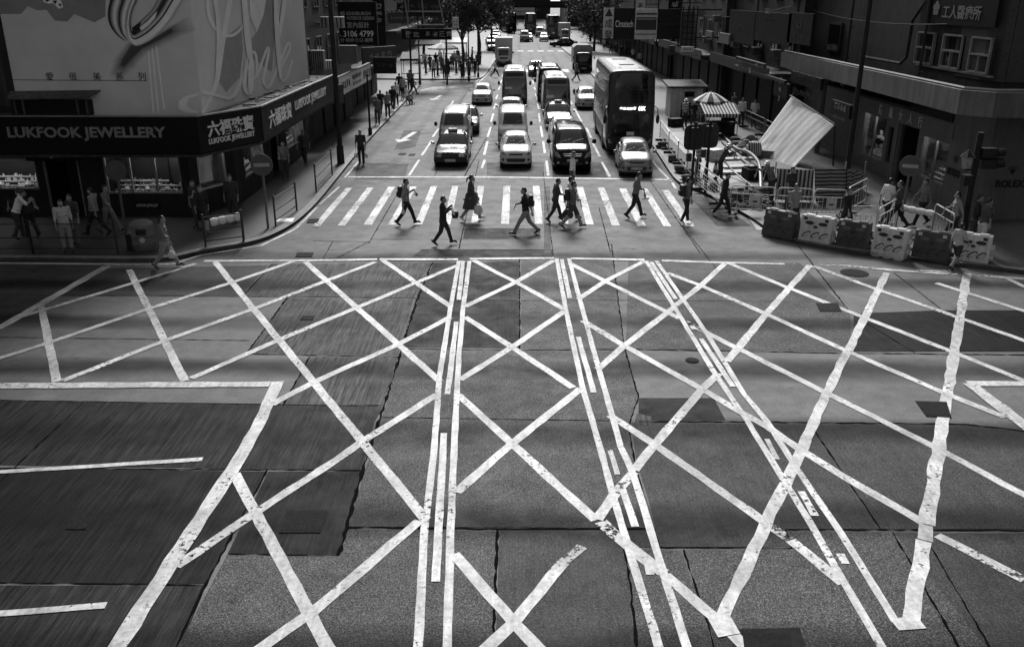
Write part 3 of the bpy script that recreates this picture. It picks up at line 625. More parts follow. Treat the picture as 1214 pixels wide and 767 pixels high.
# public minibus, tall and boxy
w = 1.0
hq = rect(.62,.62,.86,.84)
proto('minibus', [(.05,.4,.8,1.2,.88,.84,.02), (.12,.3,1.0,2.3,.97,.86,.07), (.3,.28,1.2,2.6,w,.88,.07), (.7,.28,1.2,2.7,w,.88,0), (5.9,.28,1.2,2.68,w,.88,0), (6.2,.3,1.2,2.6,.98,.86,0), (6.3,.36,1.0,2.3,.9,.8,0)],
  [('windscreen','f',[(-.86,1.2),(.86,1.2),(.78,2.08),(-.78,2.08)],'glass',.1), ('destination_box','f',[(-.7,2.16),(.7,2.16),(.66,2.44),(-.66,2.44)],'trim',.1,.03), ('headlight','f',hq,'lamp',.4,.012), ('headlight','f',mir(hq),'lamp',.4,.012), ('grille','f',rect(-.5,.66,.5,.84),'trim',.1,.01),
   ('bumper','f',rect(-.92,.36,.92,.58),'bump',.1,.04), ('number_plate','f',rect(-.26,.42,.26,.54),'plate',.05,.055), ('rear_window','b',[(-.75,1.3),(.75,1.3),(.7,2.1),(-.7,2.1)],'glass',.12), ('tail_light','b',rect(.7,.7,.86,1.1),'tail',.1), ('tail_light','b',rect(-.86,.7,-.7,1.1),'tail',.1), ('route_card','f',rect(-.75,1.24,-.2,1.42),'sheet',.05,.012),
   ('roof_panel','t',[(-.78,.6),(.78,.6),(.78,6.0),(-.78,6.0)],'top',.05,.006), ('roof_hatch','t',rect(-.35,1.0,.35,1.7),'trim',.2,.05)]
  + [('side_window',a,rect(y,1.3,y+.95,2.1),'glass',.1) for a in 'lr' for y in (.75,1.8,2.85,3.9,4.95)] + [('door','l',rect(1.0,.4,1.75,1.24),'body',.05,.006)],
  [(s*.86, y, .36, .22) for s in (1,-1) for y in (1.1, 4.9)], (1.2, .15, 1.7, .09, .07, .17, 'trim'), [under(w, .4, 6.0, .35), wiper(-.7, .12, 1.22, .6), wiper(.05, .12, 1.22, .6)])
# double-deck bus
w = 1.25
hq = [(.82,.62),(1.1,.66),(1.16,.92),(.98,.8)]
def bus_bits():
    b = [('upper_windscreen','f',[(-1.2,2.7),(1.2,2.7),(1.17,4.22),(-1.17,4.22)],'glass',.03), ('route_panel','f',rect(-1.2,2.2,1.2,2.68),'trim',.02,.008), ('lower_windscreen','f',[(-1.2,1.0),(1.2,1.0),(1.2,2.18),(-1.2,2.18)],'glass',.05),
     ('destination_display','f',rect(-.62,2.3,.3,2.62),'trim',.03,.02), ('route_number','f',rect(.36,2.3,.78,2.62),'trim',.03,.02), ('headlight','f',hq,'lamp',.3,.015), ('headlight','f',mir(hq),'lamp',.3,.015), ('bumper','f',rect(-1.15,.3,1.15,.52),'body',.1,.03), ('number_plate','f',rect(-.27,.58,.27,.7),'trim',.05,.02),
     ('notice_sheet','f',rect(-.18,1.06,.22,1.26),'sheet',.05,.012), ('windscreen_seal','f',rect(-1.12,3.4,1.12,3.43),'trim',.05,.014), ('roof_panel','t',[(-1.08,.5),(1.08,.5),(1.08,10.9),(-1.08,10.9)],'top',.03,.006), ('roof_hatch','t',rect(-.4,3.0,.4,3.8),'top',.2,.05), ('roof_hatch','t',rect(-.4,7.4,.4,8.2),'top',.2,.05), ('rear_window','b',rect(-1.0,2.8,1.0,3.7),'glass',.1), ('tail_light','b',rect(.9,.9,1.1,1.5),'tail',.1), ('tail_light','b',rect(-1.1,.9,-.9,1.5),'tail',.1)]
    for a in 'lr':
        for y in (.5, 1.95, 3.4, 4.85, 6.3, 7.75, 9.2): b.append(('side_window', a, rect(y, 2.95, y+1.35, 3.8), 'glass', .08))
        for y in (2.4, 3.95, 5.5, 7.0, 8.5): b.append(('side_window', a, rect(y, 1.25, y+1.4, 2.15), 'glass', .08))
    b.append(('door', 'l', rect(.75, .35, 1.95, 2.15), 'glass', .05)); b.append(('door', 'l', rect(5.45, .36, 5.48, 2.2), 'trim', .05)); b.append(('cab_window', 'r', rect(.7, 1.3, 1.9, 2.15), 'glass', .08))
    for a in 'lr': b.append(('livery_band', a, rect(.4, 2.3, 10.6, 2.75), 'band', .02))
    return b
bl = MB(); bl.box((-1.22, -.02, 2.45), (.05, .05, .5)); bl.tube([(-1.2, .1, 2.6), (-1.34, -.28, 2.5), (-1.36, -.3, 2.2)], .025); bl.ell((-1.36, -.3, 1.95), (.1, .07, .24))
br_ = MB(); br_.tube([(1.2, .1, 2.6), (1.36, -.24, 2.5), (1.38, -.26, 2.2)], .025); br_.ell((1.38, -.26, 1.95), (.1, .07, .24))
pil = [('corner_trim', MB().tube([(s*1.2, .06, .9), (s*1.215, .1, 2.4), (s*1.17, .2, 4.15)], .035), 'edge') for s in (1, -1)]
proto('double_deck_bus', [(0,.3,1.6,4.22,1.18,1.13,.02), (.03,.28,1.8,4.33,1.24,1.17,.025), (.12,.26,1.9,4.39,w,1.18,.03), (.7,.26,1.9,4.41,w,1.18,0), (10.7,.26,1.9,4.41,w,1.18,0), (11.1,.28,1.9,4.33,w,1.12,0), (11.25,.36,1.8,4.1,1.15,1.05,0)],
  bus_bits(), [(s*1.1, y, .5, .3) for s in (1,-1) for y in (2.75, 8.4)], None, [('wing_mirror', bl, 'trim'), ('wing_mirror', br_, 'trim'), under(w, .5, 10.9, .4), wiper(-.9, .03, 1.02, .8), wiper(.1, .03, 1.02, .8)]+pil)
# lorries: a cab with a box body
w = .95
hq = rect(.6,.62,.84,.8)
cab = [(.04,.42,.8,1.1,.84,.78,.02), (.1,.34,1.0,1.8,.92,.8,.09), (.26,.32,1.15,2.05,w,.82,.09), (.6,.32,1.2,2.15,w,.82,0), (1.5,.32,1.2,2.15,w,.82,0), (1.7,.36,1.2,2.0,.92,.78,0)]
def lorry_bits(): return [('windscreen','f',[(-.82,1.22),(.82,1.22),(.74,1.9),(-.74,1.9)],'glass',.12), ('headlight','f',hq,'lamp',.3,.012), ('headlight','f',mir(hq),'lamp',.3,.012), ('grille','f',rect(-.5,.84,.5,1.04),'trim',.1,.01), ('bumper','f',rect(-.9,.4,.9,.58),'bump',.1,.05), ('number_plate','f',rect(-.26,.44,.26,.55),'plate',.05,.065)] + [('side_window',a,[(.5,1.25),(1.25,1.25),(1.25,1.9),(.62,1.9)],'glass',.1) for a in 'lr'] + [('door',a,rect(.5,.5,1.3,1.2),'body',.08,.006) for a in 'lr']
cb_ = MB(); cb_.box((0, 4.0, 1.95), (2.1, 4.4, 2.3)); cb_.box((0, 3.9, .62), (.9, 4.6, .3))
rl = MB(); rl.box((0, 1.92, 2.98), (2.0, .25, .2)); rl.box((0, 4.0, 3.13), (2.16, 4.46, .07))
proto('box_lorry', cab, lorry_bits(), [(s*.85, y, .38, .24) for s in (1,-1) for y in (.95, 4.7)], (1.14, .3, 1.6, .08, .06, .17, 'trim'), [('cargo_box', cb_, 'box'), ('box_rail', rl, 'box'), under(.8, .4, 5.6, .5)])
cv = MB(); cv.prism([(-1.05,.9),(1.05,.9),(1.05,2.55),(.75,2.82),(-.75,2.82),(-1.05,2.55)], -5.9, -1.75, M=Matrix.Rotation(R(90), 4, 'X'))
hp = MB(); hp.prism([(-1.07,2.3),(1.07,2.3),(1.07,2.57),(.77,2.85),(-.77,2.85),(-1.07,2.57)], -2.0, -1.72, M=Matrix.Rotation(R(90), 4, 'X'))
proto('canvas_lorry', cab, lorry_bits(), [(s*.85, y, .38, .24) for s in (1,-1) for y in (.95, 4.6)], (1.14, .3, 1.6, .08, .06, .17, 'trim'), [('canvas_cover', cv, 'box'), ('cover_edge', hp, 'box'), under(.8, .4, 5.6, .5)])
def taxi_sign(t):
    mb = MB(); mb.box((0, 2.35, 1.56), (.5, .2, .14)); o = mb.build('roof_light', [P_['white']], t, bevel=.03)
    text('TAXI', .36, .1, frame((0, 2.243, 1.56), (1,0,0)), V_trim, o, depth=.006)
def emblem(t, M_): pass
Wt = dict(body='white', top='white', hood='white', bump='white', plate2='plate_', box='white')
def C(**k):
    d = dict(body='white', top='white', hood='white', bump=V_trim, plate2=V_plate, box='white', band='maroon', edge='silver', disp2=V_disp); d.update(k)
    for a in ('top', 'hood', 'bump'):
        if a not in k and 'body' in k: d[a] = k['body'] if a != 'bump' else V_trim
    return d
GV = 'vehicles waiting at the stop line'
t = vehicle('saloon', 'taxi', 'dark saloon taxi with pale roof at the head of the left queue', 'taxi', (534,200), C(body='deep', top='silver', hood='deep')); taxi_sign(t)
vehicle('van', 'van', 'pale ribbed roof van with dark windscreen right behind the front taxi', 'van', (538,178), C(body='silver', top='cream'))
t = vehicle('saloon', 'taxi', 'dark taxi with light roof third in the left queue', 'taxi', (552,161), C(body='deep', top='silver', hood='deep'), rz=R(2)); taxi_sign(t)
vehicle('hatchback', 'hatchback', 'white car fourth in the left queue, alone with its full front showing', 'car', (571,125.5), C(body='white'))
vehicle('hatchback', 'hatchback', 'small white hatchback at the head of the middle queue', 'car', (611.5,201), C(body='white', plate2=V_trim), skip=())
vehicle('van', 'van', 'white van with dark windscreen behind the small white hatchback', 'van', (608,177), C(body='white', bump='grey'))
vehicle('saloon', 'saloon_car', 'grey saloon with white bonnet half hidden behind the white van', 'car', (606,148), C(body='silver', hood='white', top='white'))
vehicle('minibus', 'minibus', 'tall dark fronted minibus with grey roof fourth in the middle queue', 'minibus', (610,126), C(body='grey', top='roof'))
vehicle('people_carrier', 'people_carrier', 'glossy black people carrier at the head of the right centre queue', 'people carrier', (678.5,204.5), C(body='dark', top='dark'))
vehicle('hatchback', 'hatchback', 'white hatchback hidden up to its roof by the black people carrier', 'car', (669,176), C(body='white'))
t = vehicle('saloon', 'taxi', 'pale roofed taxi between the white hatchback and a minibus', 'taxi', (663,155), C(body='deep', top='silver', hood='silver')); taxi_sign(t)
vehicle('minibus', 'minibus', 'dark minibus with pale dome roof in front of the darker one', 'minibus', (660,138), C(body='grey', top='roof'))
vehicle('minibus', 'minibus', 'darkest minibus at the tail of the right centre queue', 'minibus', (652,122), C(body='dark', top='roof'))
b = vehicle('double_deck_bus', 'double_decker_bus', 'dark red double decker bus with tall black front glass', 'bus', (745.5,184.5), C(body='maroon', top='busroof', band='maroon'), rz=R(-1.0), at=G(745.5, 185))
text('68X', .36, .22, frame((.57, -.02, 2.46), (1,0,0)), glow('lit_digit', .8, 1.2), b, name='route_lettering', depth=.01)
BUS = b
vehicle('hatchback', 'hatchback', 'silver hatchback in front of the double decker bus', 'car', (754.5,211.5), C(body='silver', plate2=V_plate), rz=R(-2))
vehicle('hatchback', 'hatchback', 'white car peeping out beside the bus on its left', 'car', (697,131), C(body='white'))
vehicle('canvas_lorry', 'lorry', 'dark cab lorry with pale canvas top beyond the bus', 'lorry', (692,87), C(body='dark', box='canvas', bump=V_trim))
vehicle('box_lorry', 'lorry', 'white box lorry coming through the far crossing', 'lorry', (597,79), C(body='white', box='white'))
vehicle('saloon', 'saloon_car', 'light coloured car rolling over the far crossing alone', 'car', (636,91.5), C(body='silver', hood='white'))
FG = 'cars at the far junction'
vehicle('saloon', 'saloon_car', 'black car turning broadside at the far junction', 'car', None, C(body='dark'), rz=R(-92), group=FG, at=G(651, 56))
vehicle('van', 'van', 'pale van leftmost in the far waiting row', 'van', (622,50.5), C(body='silver'), group=FG)
vehicle('hatchback', 'hatchback', 'white car second in the far waiting row', 'car', (627,50), C(body='white'), group=FG)
vehicle('hatchback', 'hatchback', 'white saloon third in the far waiting row', 'car', (645,50), C(body='white'), group=FG)
vehicle('van', 'van', 'grey van behind the third car of the far row', 'van', (640,45), C(body='silver'), group=FG)
b = vehicle('double_deck_bus', 'double_decker_bus', 'dark double decker with pale lower front in the far row', 'bus', (656,47), C(body='maroon', top='busroof'), group=FG)
b = vehicle('double_deck_bus', 'double_decker_bus', 'second far double decker, left of the other and half behind cars', 'bus', (629,42), C(body='maroon', top='busroof'), group=FG)
b = vehicle('double_deck_bus', 'double_decker_bus', 'long double decker standing at the left side of the far street', 'bus', (606,40), C(body='dark', top='busroof'), group=FG, rz=R(8))
vehicle('box_lorry', 'lorry', 'white box lorry at the right end of the far row', 'lorry', (670,49.5), C(body='white'), group=FG)
for i, (px, py, lb_) in enumerate([(585,62,'dark parked car beside the white box lorry'), (583,55,'pale car parked second from the lorry along the far left kerb'), (587,50,'white car parked third along the far left kerb'), (589,46,'farthest pale car parked along the far left kerb')]):
    vehicle('saloon', 'saloon_car', lb_, 'car', (px, py), C(body=['dark', 'silver', 'white', 'white'][i]), group='cars parked along the far kerb', rz=R(5))
# ------------------------------------------------------------------ people
def m_plain(name, c, rough=.8, var=.12): return mat(name, c, rough, var=var, scale=6)
SKIN = m_plain('skin', .26, .6, .06); SKIN_L = SKIN
CLO = {'black': m_plain('black_cloth', .012), 'dark': m_plain('dark_cloth', .03), 'navy': m_plain('charcoal_cloth', .055), 'grey': m_plain('grey_cloth', .14), 'mid': m_plain('mid_grey_cloth', .24), 'pale': m_plain('pale_cloth', .42), 'white': m_plain('white_cloth', .72),
  'check': mat('patterned_cloth', .16, .85, var=.85, scale=26), 'hair': m_plain('black_hair', .01, .45), 'hairg': m_plain('grey_hair', .16, .6), 'shoe': m_plain('dark_shoe', .015, .5), 'shoew': m_plain('white_shoe', .6, .6), 'skin': SKIN, 'hat': m_plain('hard_hat_shell', .75, .3, .04), 'vest': stripes('reflective_vest', .2, .65, 2, .16)}
EYE = m_plain('dark_eye', .008, .2, 0)
def body_mesh(name, stride=0.0, armf=(0, 0), elbow=(20, 20), lean=0.0, female=False, sit=False, bendk=None, reach=None, spread=.0, loose=1.0):
    """one continuous figure, 1.72 m tall, facing +Y, feet on z=0; slots: 0 top, 1 forearm, 2 legs, 3 shin, 4 shoe, 5 skin
    stride: half angle between the thighs; armf: swing of the (left, right) arm, forward positive; elbow: bend"""
    caps = []   # (p, q, r0, r1, slot, squash x)
    hipz = .90*math.cos(R(stride*.75)) + .0
    def up(v, d=0): return v
    sh = .165 if female else .19; hw = .095
    tilt = Matrix.Rotation(-R(lean), 3, 'X'); base = Vector((0, 0, hipz))
    def T(x, y, z): return base + tilt @ Vector((x, y, z))
    # torso as a stack of ellipsoid capsules
    tor = [(0, 0, -.04, .168, .125, 2), (0, 0, .04, .18, .135, 0), (0, .005, .15, .165 if female else .178, .128, 0), (0, .005, .24, .155 if female else .175, .125, 0), (0, .01, .34, .168 if female else .185, .13, 0), (0, .0, .44, .178 if female else .205, .122, 0), (0, -.01, .51, .15 if female else .175, .09, 0)]
    ell = [(T(x, y, z), Vector((a*loose, b*loose, .105)), s) for x, y, z, a, b, s in tor]
    neck0 = T(0, -.015, .5); neck1 = T(0, .012, .62); caps.append((neck0, neck1, .058, .052, 5))
    hc = T(0, .035, .715); ell.append((hc, Vector((.074, .094, .115)), 5)); ell.append((hc+tilt@Vector((0, .045, -.055)), Vector((.055, .05, .06)), 5))
    caps.append((hc+tilt@Vector((0, .085, .01)), hc+tilt@Vector((0, .112, -.022)), .012, .017, 5))       # nose
    for s in (-1, 1): ell.append((hc+tilt@Vector((s*.077, -.005, -.01)), Vector((.014, .024, .034)), 5)) # ears
    ell.append((hc+tilt@Vector((0, .092, -.062)), Vector((.026, .012, .008)), 5)); 
    hands = []
    for i, s in enumerate((-1, 1)):
        S = T(s*sh, -.01, .475); a = R(armf[i]); sp = R(8+spread)
        d = Vector((s*math.sin(sp), math.sin(a)*math.cos(sp), -math.cos(a)*math.cos(sp)))
        if reach and reach[i] is not None:
            E = S + (Vector(reach[i][0])).normalized()*.29; Hn = E + Vector(reach[i][1]).normalized()*.25
        else:
            E = S + d*.29; e = R(armf[i]+elbow[i]); Hn = E + Vector((s*.06*(1 if elbow[i] < 60 else -1.2), math.sin(e), -math.cos(e))).normalized()*.25
        ell.append((S, Vector((.072, .072, .07))*loose, 0))
        caps.append((S, E, .068*loose, .056*loose, 0)); caps.append((E, Hn, .046, .034, 1))
        fd = (Hn-E).normalized(); side = fd.cross(Vector((0, 0, 1)) if abs(fd.z) < .9 else Vector((0, 1, 0))).normalized(); nrm = side.cross(fd).normalized()
        ax = Vector((0, 1, 0)) if abs(fd.z) > .7 else side   # across the palm
        ax = (ax - fd*ax.dot(fd)).normalized(); inn = fd.cross(ax).normalized()
        if inn.x*s > 0: inn = -inn
        for k in range(4): caps.append((Hn, Hn+fd*.075+ax*(k-1.5)*.021, .021, .0125, 5))
        for k, ln in enumerate((.055, .07, .075, .062)):
            p = Hn+fd*.078+ax*(k-1.5)*.022; q = p+(fd*.85+inn*.35).normalized()*ln*.55; r_ = q+(fd*.45+inn*.8).normalized()*ln*.5
            caps.append((p, q, .0105, .0098, 5)); caps.append((q, r_, .0098, .0085, 5))
        p = Hn+fd*.02+ax*.03; q = p+(fd*.5+ax*.8+inn*.2).normalized()*.04; caps.append((p, q, .013, .011, 5)); caps.append((q, q+(fd*.9+ax*.2+inn*.3).normalized()*.03, .011, .009, 5))
        hands.append(Hn+fd*.07)
    feet = []
    for i, s in enumerate((-1, 1)):
        Hp = base + Vector((s*hw, 0, -.03)); a = R(stride if i == 0 else -stride)
        if sit:
            K = Hp + Vector((s*.06, .4, .02)); A = K + Vector((0, .05, -.42))
        else:
            kb = R((6 if i == 0 else 26) if stride > 4 else 2) if bendk is None else R(bendk[i])
            K = Hp + Vector((s*.01, math.sin(a+kb*.35)*.43, -math.cos(a+kb*.35)*.43)); A = K + Vector((0, math.sin(a-kb*.65)*.41, -math.cos(a-kb*.65)*.41))
        ell.append((Hp+Vector((0, -.015, .0)), Vector((.105, .122, .11))*loose, 2))
        caps.append((Hp, K, .105*loose, .078*loose, 2)); caps.append((K, A+Vector((0,0,.03)), .075*loose, .062*loose, 3)); caps.append((A+Vector((0,0,.03)), A, .05, .042, 3))
        feet.append((A, K, s))
    zmin = min(A.z for A, K, s in feet)
    for A, K, s in feet:
        back = (not sit) and A.y < -.12; up_ = R(38) if back and stride > 4 else (R(-14) if (not sit) and A.y > .15 else 0)
        hd = Vector((s*.12, math.cos(up_), -math.sin(up_))).normalized(); n_ = Vector((0, math.sin(up_), math.cos(up_)))
        hl_ = A - n_*.035 - hd*.045; tp = hl_ + hd*.155 - n_*.01; te = tp + (Vector((0, 1, 0)) if back else hd)*.06 
        caps.append((A, hl_, .043, .04, 4)); caps.append((hl_, tp, .048, .042, 4)); caps.append((tp, te, .042, .032, 4))
    zfoot = min(min(p.z-r0, q.z-r1) for p, q, r0, r1, sl in caps if sl == 4)
    off = Vector((0, 0, -zfoot + .0)) if not sit else Vector((0, 0, -zfoot))
    mb = MB()
    for p, q, r0, r1, sl in caps:
        p += off; q += off
    for c, r, sl in ell: c += off
    seen = set()
    for p, q, r0, r1, sl in caps:
        n = 8 if r0 < .03 else 12
        mb.cyl(p, q, r0, r1, n)
        mb.ell(p, (r0,)*3, n, 6); mb.ell(q, (r1,)*3, n, 6)
    for c, r, sl in ell: mb.ell(c, r, 16, 10, M=tilt)
    me = bpy.data.meshes.new(name); me.from_pydata(mb.v, [], mb.f)
    ob = link(name, me)
    rm = ob.modifiers.new('r', 'REMESH'); rm.mode = 'VOXEL'; rm.voxel_size = .0125; rm.use_smooth_shade = True
    sm = ob.modifiers.new('s', 'SMOOTH'); sm.factor = .5; sm.iterations = 2
    dg = bpy.context.evaluated_depsgraph_get(); dg.update()
    r = bpy.data.meshes.new_from_object(ob.evaluated_get(dg)); bpy.data.objects.remove(ob); bpy.data.meshes.remove(me); r.name = name
    import numpy as np
    nf = len(r.polygons); ctr = np.empty(nf*3); r.polygons.foreach_get('center', ctr); ctr = ctr.reshape(-1, 3)
    best = np.full(nf, 9.0); slot = np.zeros(nf, dtype=np.int32)
    for p, q, r0, r1, sl in caps:
        p_ = np.array(p); d_ = np.array(q)-p_; L2 = max(1e-9, d_.dot(d_)); t_ = np.clip((ctr-p_).dot(d_)/L2, 0, 1)
        dist = np.linalg.norm(ctr-p_-t_[:, None]*d_, axis=1)-(r0+(r1-r0)*t_)
        k = dist < best; best[k] = dist[k]; slot[k] = sl
    Ti = np.array(tilt.transposed())
    for c, r_, sl in ell:
        u = (ctr-np.array(c)).dot(Ti.T)/np.array(r_); dist = (np.linalg.norm(u, axis=1)-1)*min(r_)
        k = dist < best; best[k] = dist[k]; slot[k] = sl
    r.materials.clear()
    for _ in range(6): r.materials.append(None)
    r.polygons.foreach_set('material_index', slot); r.polygons.foreach_set('use_smooth', [True]*nf)
    H_ = hc
    hair = MB(); hm = tilt
    k = 10
    hv = MB(); hv.ell((0, 0, 0), (.083, .103, .124), 18, 12)
    keep = [i for i, v in enumerate(hv.v) if v[2] > .06 or (v[1] < .05 and v[2] > .02) or (v[1] < -.02 and v[2] > (-.17 if female else -.07)) or (v[1] < .02 and v[2] > -.02)]
    ks = set(keep); fs = [f for f in hv.f if all(j in ks for j in f)]
    hair.add([H_+hm@(Vector(v)+Vector((0, -.012, .012))) for v in hv.v], fs)
    hme = hair.mesh('hair', True)
    em = MB()
    for s in (-1, 1): em.ell(H_+tilt@Vector((s*.03, .087, .012)), (.011, .006, .006), 8, 6)
    return dict(body=r, hair=hme, eyes=em.mesh('eyes', True), head=H_.copy(), hands=hands, hip=T(0, 0, 0)+off, chest=T(0, 0, .36)+off, tilt=tilt.copy(), legs=[(A+off) for A, K, s in feet])
POSE = {
 'walk': body_mesh('person', 24, (-22, 24), (12, 22)), 'walk_phone': body_mesh('person', 22, (10, -16), (80, 15)), 'stride': body_mesh('person', 29, (-30, 26), (10, 28), lean=3), 'walk_hold': body_mesh('person', 20, (12, 14), (88, 82)),
 'walk_f': body_mesh('person', 23, (-18, 20), (10, 15), female=True), 'walk_back': body_mesh('person', 20, (-14, 18), (15, 18), lean=6), 'stand': body_mesh('person', 3, (0, 4), (8, 14)), 'stand_phone': body_mesh('person', 2, (12, -3), (95, 10), lean=3), 'stand_f': body_mesh('person', 3, (0, 2), (10, 60), female=True),
 'raise': body_mesh('person', 10, (40, 4), (100, 15), female=True), 'bend': body_mesh('person', 8, (30, 40), (35, 30), lean=24, loose=1.08), 'sit': body_mesh('person', 0, (20, 25), (50, 60), sit=True)}
def person(pose, label, px, face, top='dark', legs='navy', hair='hair', arm=None, shin=None, shoe='shoe', h=1.70, group='people crossing the road', at=None, hat=None, skirt=None, tail=False):
    "face: heading in degrees, 0 = away from the camera (+Y), 90 = towards +X"
    D = POSE[pose]
    loc = at if at is not None else G(*px)
    cols = [CLO[top], CLO[arm] if arm else SKIN, CLO[legs], CLO[shin if shin else legs], CLO[shoe], SKIN]
    o = inst('person', D['body'], cols); o.location = loc; o.rotation_euler = (0, 0, -R(face)); k = h/1.72; o.scale = (k, k, k)
    tag(o, label, 'person', group)
    if hair: inst('hair', D['hair'], CLO[hair], o)
    inst('eyes', D['eyes'], EYE, o)
    if hat == 'hard':
        mb = MB(); c = D['head']+Vector((0, 0, .035)); mb.lathe([(.135, -.005), (.13, .012), (.112, .02), (.105, .06), (.07, .1), (.001, .112)], c, 18); inst('hard_hat', mb.mesh('hard_hat', True), CLO['hat'], o)
    if hat == 'sun':
        mb = MB(); c = D['head']+Vector((0, 0, .05)); mb.lathe([(.24, -.03), (.23, -.015), (.1, .02), (.095, .07), (.06, .1), (.001, .105)], c, 18); inst('sun_hat', mb.mesh('sun_hat', True), CLO['navy'], o)
    if tail:
        mb = MB(); c = D['head']; mb.tube([c+Vector((0, -.1, .03)), c+Vector((0, -.17, .0)), c+Vector((0, -.2, -.14))], [.03, .04, .015], 8); inst('ponytail', mb.mesh('ponytail', True), CLO[hair or 'hair'], o)
    if skirt:
        mb = MB(); c = D['hip']; n = 22; pr = [(.17, .14), (.2, .02), (.235, -.15), (.285, -.34), (.295, -.42)]; vs = []
        for r_, z in pr:
            for j in range(n):
                a = 2*math.pi*j/n; rr = r_*(1+.06*math.sin(5*a)*(-z+.1)); vs.append(c+Vector((rr*math.cos(a)*.95, rr*math.sin(a)*1.15, z)))
        mb.add(vs, [(i*n+j, i*n+(j+1) % n, (i+1)*n+(j+1) % n, (i+1)*n+j) for i in range(len(pr)-1) for j in range(n)]); inst('skirt', mb.mesh('skirt', True), CLO[skirt], o)
    o['pose'] = pose; return o
def at_person(o, local):
    k = o.scale[0]; q = Matrix.Rotation(o.rotation_euler.z, 3, 'Z'); return Vector(o.location) + q @ (Vector(local)*k)
BAGM = mat('nylon_bag', .014, .6, var=.3, scale=8, bump=.3); BAGL = mat('plastic_carrier_bag', .66, .4, var=.15, scale=9, bump=.5)
def backpack(o, label, group=None, mt=None):
    D = POSE[o['pose']]; c = D['chest']+D['tilt']@Vector((0, -.2, .0)); mt = mt or BAGM
    t = thing('backpack', label, 'backpack', at_person(o, c), o.rotation_euler.z, group)
    mb = MB(); mb.box((0, 0, 0), (.3, .17, .44)); mb.build('bag_body', mt, t, True, bevel=.05)
    mb = MB(); mb.box((0, -.1, -.08), (.22, .06, .2)); mb.build('pocket', mt, t, True, bevel=.02)
    for s in (-1, 1):
        mb = MB(); mb.tube([(s*.1, .08, .2), (s*.12, .16, .2), (s*.13, .33, .1), (s*.14, .3, -.08), (s*.13, .08, -.18)], .016); mb.build('strap', mt, t, True)
    return t
def handbag(o, label, hand=1, size=(.1, .3, .3), mt=None, name='carrier_bag', cat='bag', group=None, drop=.28):
    D = POSE[o['pose']]; c = D['hands'][hand] ; p = at_person(o, c)
    t = thing(name, label, cat, p-Vector((0, 0, drop)), o.rotation_euler.z, group); mt = mt or BAGM
    a, b, h = size; mb = MB()
    mb.lathe([(.3, -.5), (.46, -.44), (.52, -.1), (.42, .3), (.2, .5)], n=12); mb.v = [(x*a*1.6, y*b, z*h) for x, y, z in mb.v]; mb.build('bag_body', mt, t, True)
    mb = MB(); mb.tube([(0, -b*.18, h*.42), (0, -b*.1, drop*.8), (0, 0, drop), (0, b*.1, drop*.8), (0, b*.18, h*.42)], .012); mb.build('handle', mt, t, True)
    return t
def held(o, label, name, cat, hand=1, size=(.09, .02, .16), mt=None, off=(0, .03, .0)):
    D = POSE[o['pose']]; p = at_person(o, D['hands'][hand]+Vector(off)); mb = MB(); mb.box((0, 0, 0), size)
    q = mb.build(name, mt or BAGM, None, False, bevel=min(size)*.3); q.location = p; q.rotation_euler = (0, 0, o.rotation_euler.z); tag(q, label, cat); return q
# the zebra crossing
p = person('walk_phone', 'man in grey shirt with black backpack walking right over the left stripes', (482.5,267.5), 90, 'mid', 'black', h=1.72); backpack(p, 'black backpack on the man in the grey shirt'); held(p, 'dark drink cup held by the man in the grey shirt', 'drink_cup', 'cup', 0, (.07, .07, .13), off=(0, .02, .07))
handbag(p, 'small clear bag swinging from the grey shirted man', 1, (.07, .14, .16), BAGL, drop=.16)
p = person('walk_hold', 'person in black top carrying a box in front, ahead of the zebra', (526,291), 90, 'black', 'dark', h=1.66, arm='black'); held(p, 'dark box bag held by the person in black in front of the zebra', 'box_bag', 'bag', 0, (.3, .22, .26), off=(.1, .06, -.02))
p = person('walk_f', 'woman with ponytail in dark dress striding over the middle stripes', (559,262), 90, 'navy', 'skin', shoe='shoew', h=1.72, skirt='navy', tail=True); handbag(p, 'pale plastic carrier bag held by the woman in the dress', 1, (.2, .34, .36), BAGL, drop=.3)
held(p, 'folded dark umbrella carried by the woman in the dress', 'folded_umbrella', 'umbrella', 0, (.05, .55, .05), CLO['dark'], (0, .1, .02))
p = person('stride', 'man in black T-shirt with backpack striding left below the stripes', (623,278.5), -90, 'black', 'mid', h=1.72); backpack(p, 'black backpack on the man in the black T-shirt')
p = person('walk_back', 'elderly man in dark jacket walking right beside the couple', (658,263.5), 80, 'navy', 'dark', arm='navy', h=1.62); handbag(p, 'small white bag held by the elderly man in the jacket', 0, (.08, .16, .2), BAGL, drop=.2)
p = person('walk_f', 'woman in white top half hidden behind the man with the bags', (675,262), 84, 'white', 'dark', arm='white', h=1.66)
p = person('walk', 'man in shorts with dark sling bags in the middle of the crossing', (678,271), 96, 'grey', 'navy', shin='skin', h=1.72); handbag(p, 'large dark bag hanging from the man in shorts', 0, (.2, .4, .34), drop=.26); backpack(p, 'dark sling bag on the back of the man in shorts')
p = person('stand', 'person in a wide dark hat standing on the stop line', (678,228), 100, 'white', 'navy', h=1.66, hat='sun', arm='white')
p = person('walk_back', 'man in grey shirt and black trousers walking right on the right stripes', (752,259), 90, 'grey', 'black', arm='grey', h=1.74); held(p, 'white folded paper in the hand of the grey shirted walker', 'folded_paper', 'paper', 1, (.04, .28, .08), V_sheet)
p = person('raise', 'person with arms raised to face wearing a dark bag at the right stripes', (812,265.5), 80, 'grey', 'black', shoe='shoew', h=1.64, arm='dark'); backpack(p, 'dark rucksack on the person with raised arms')
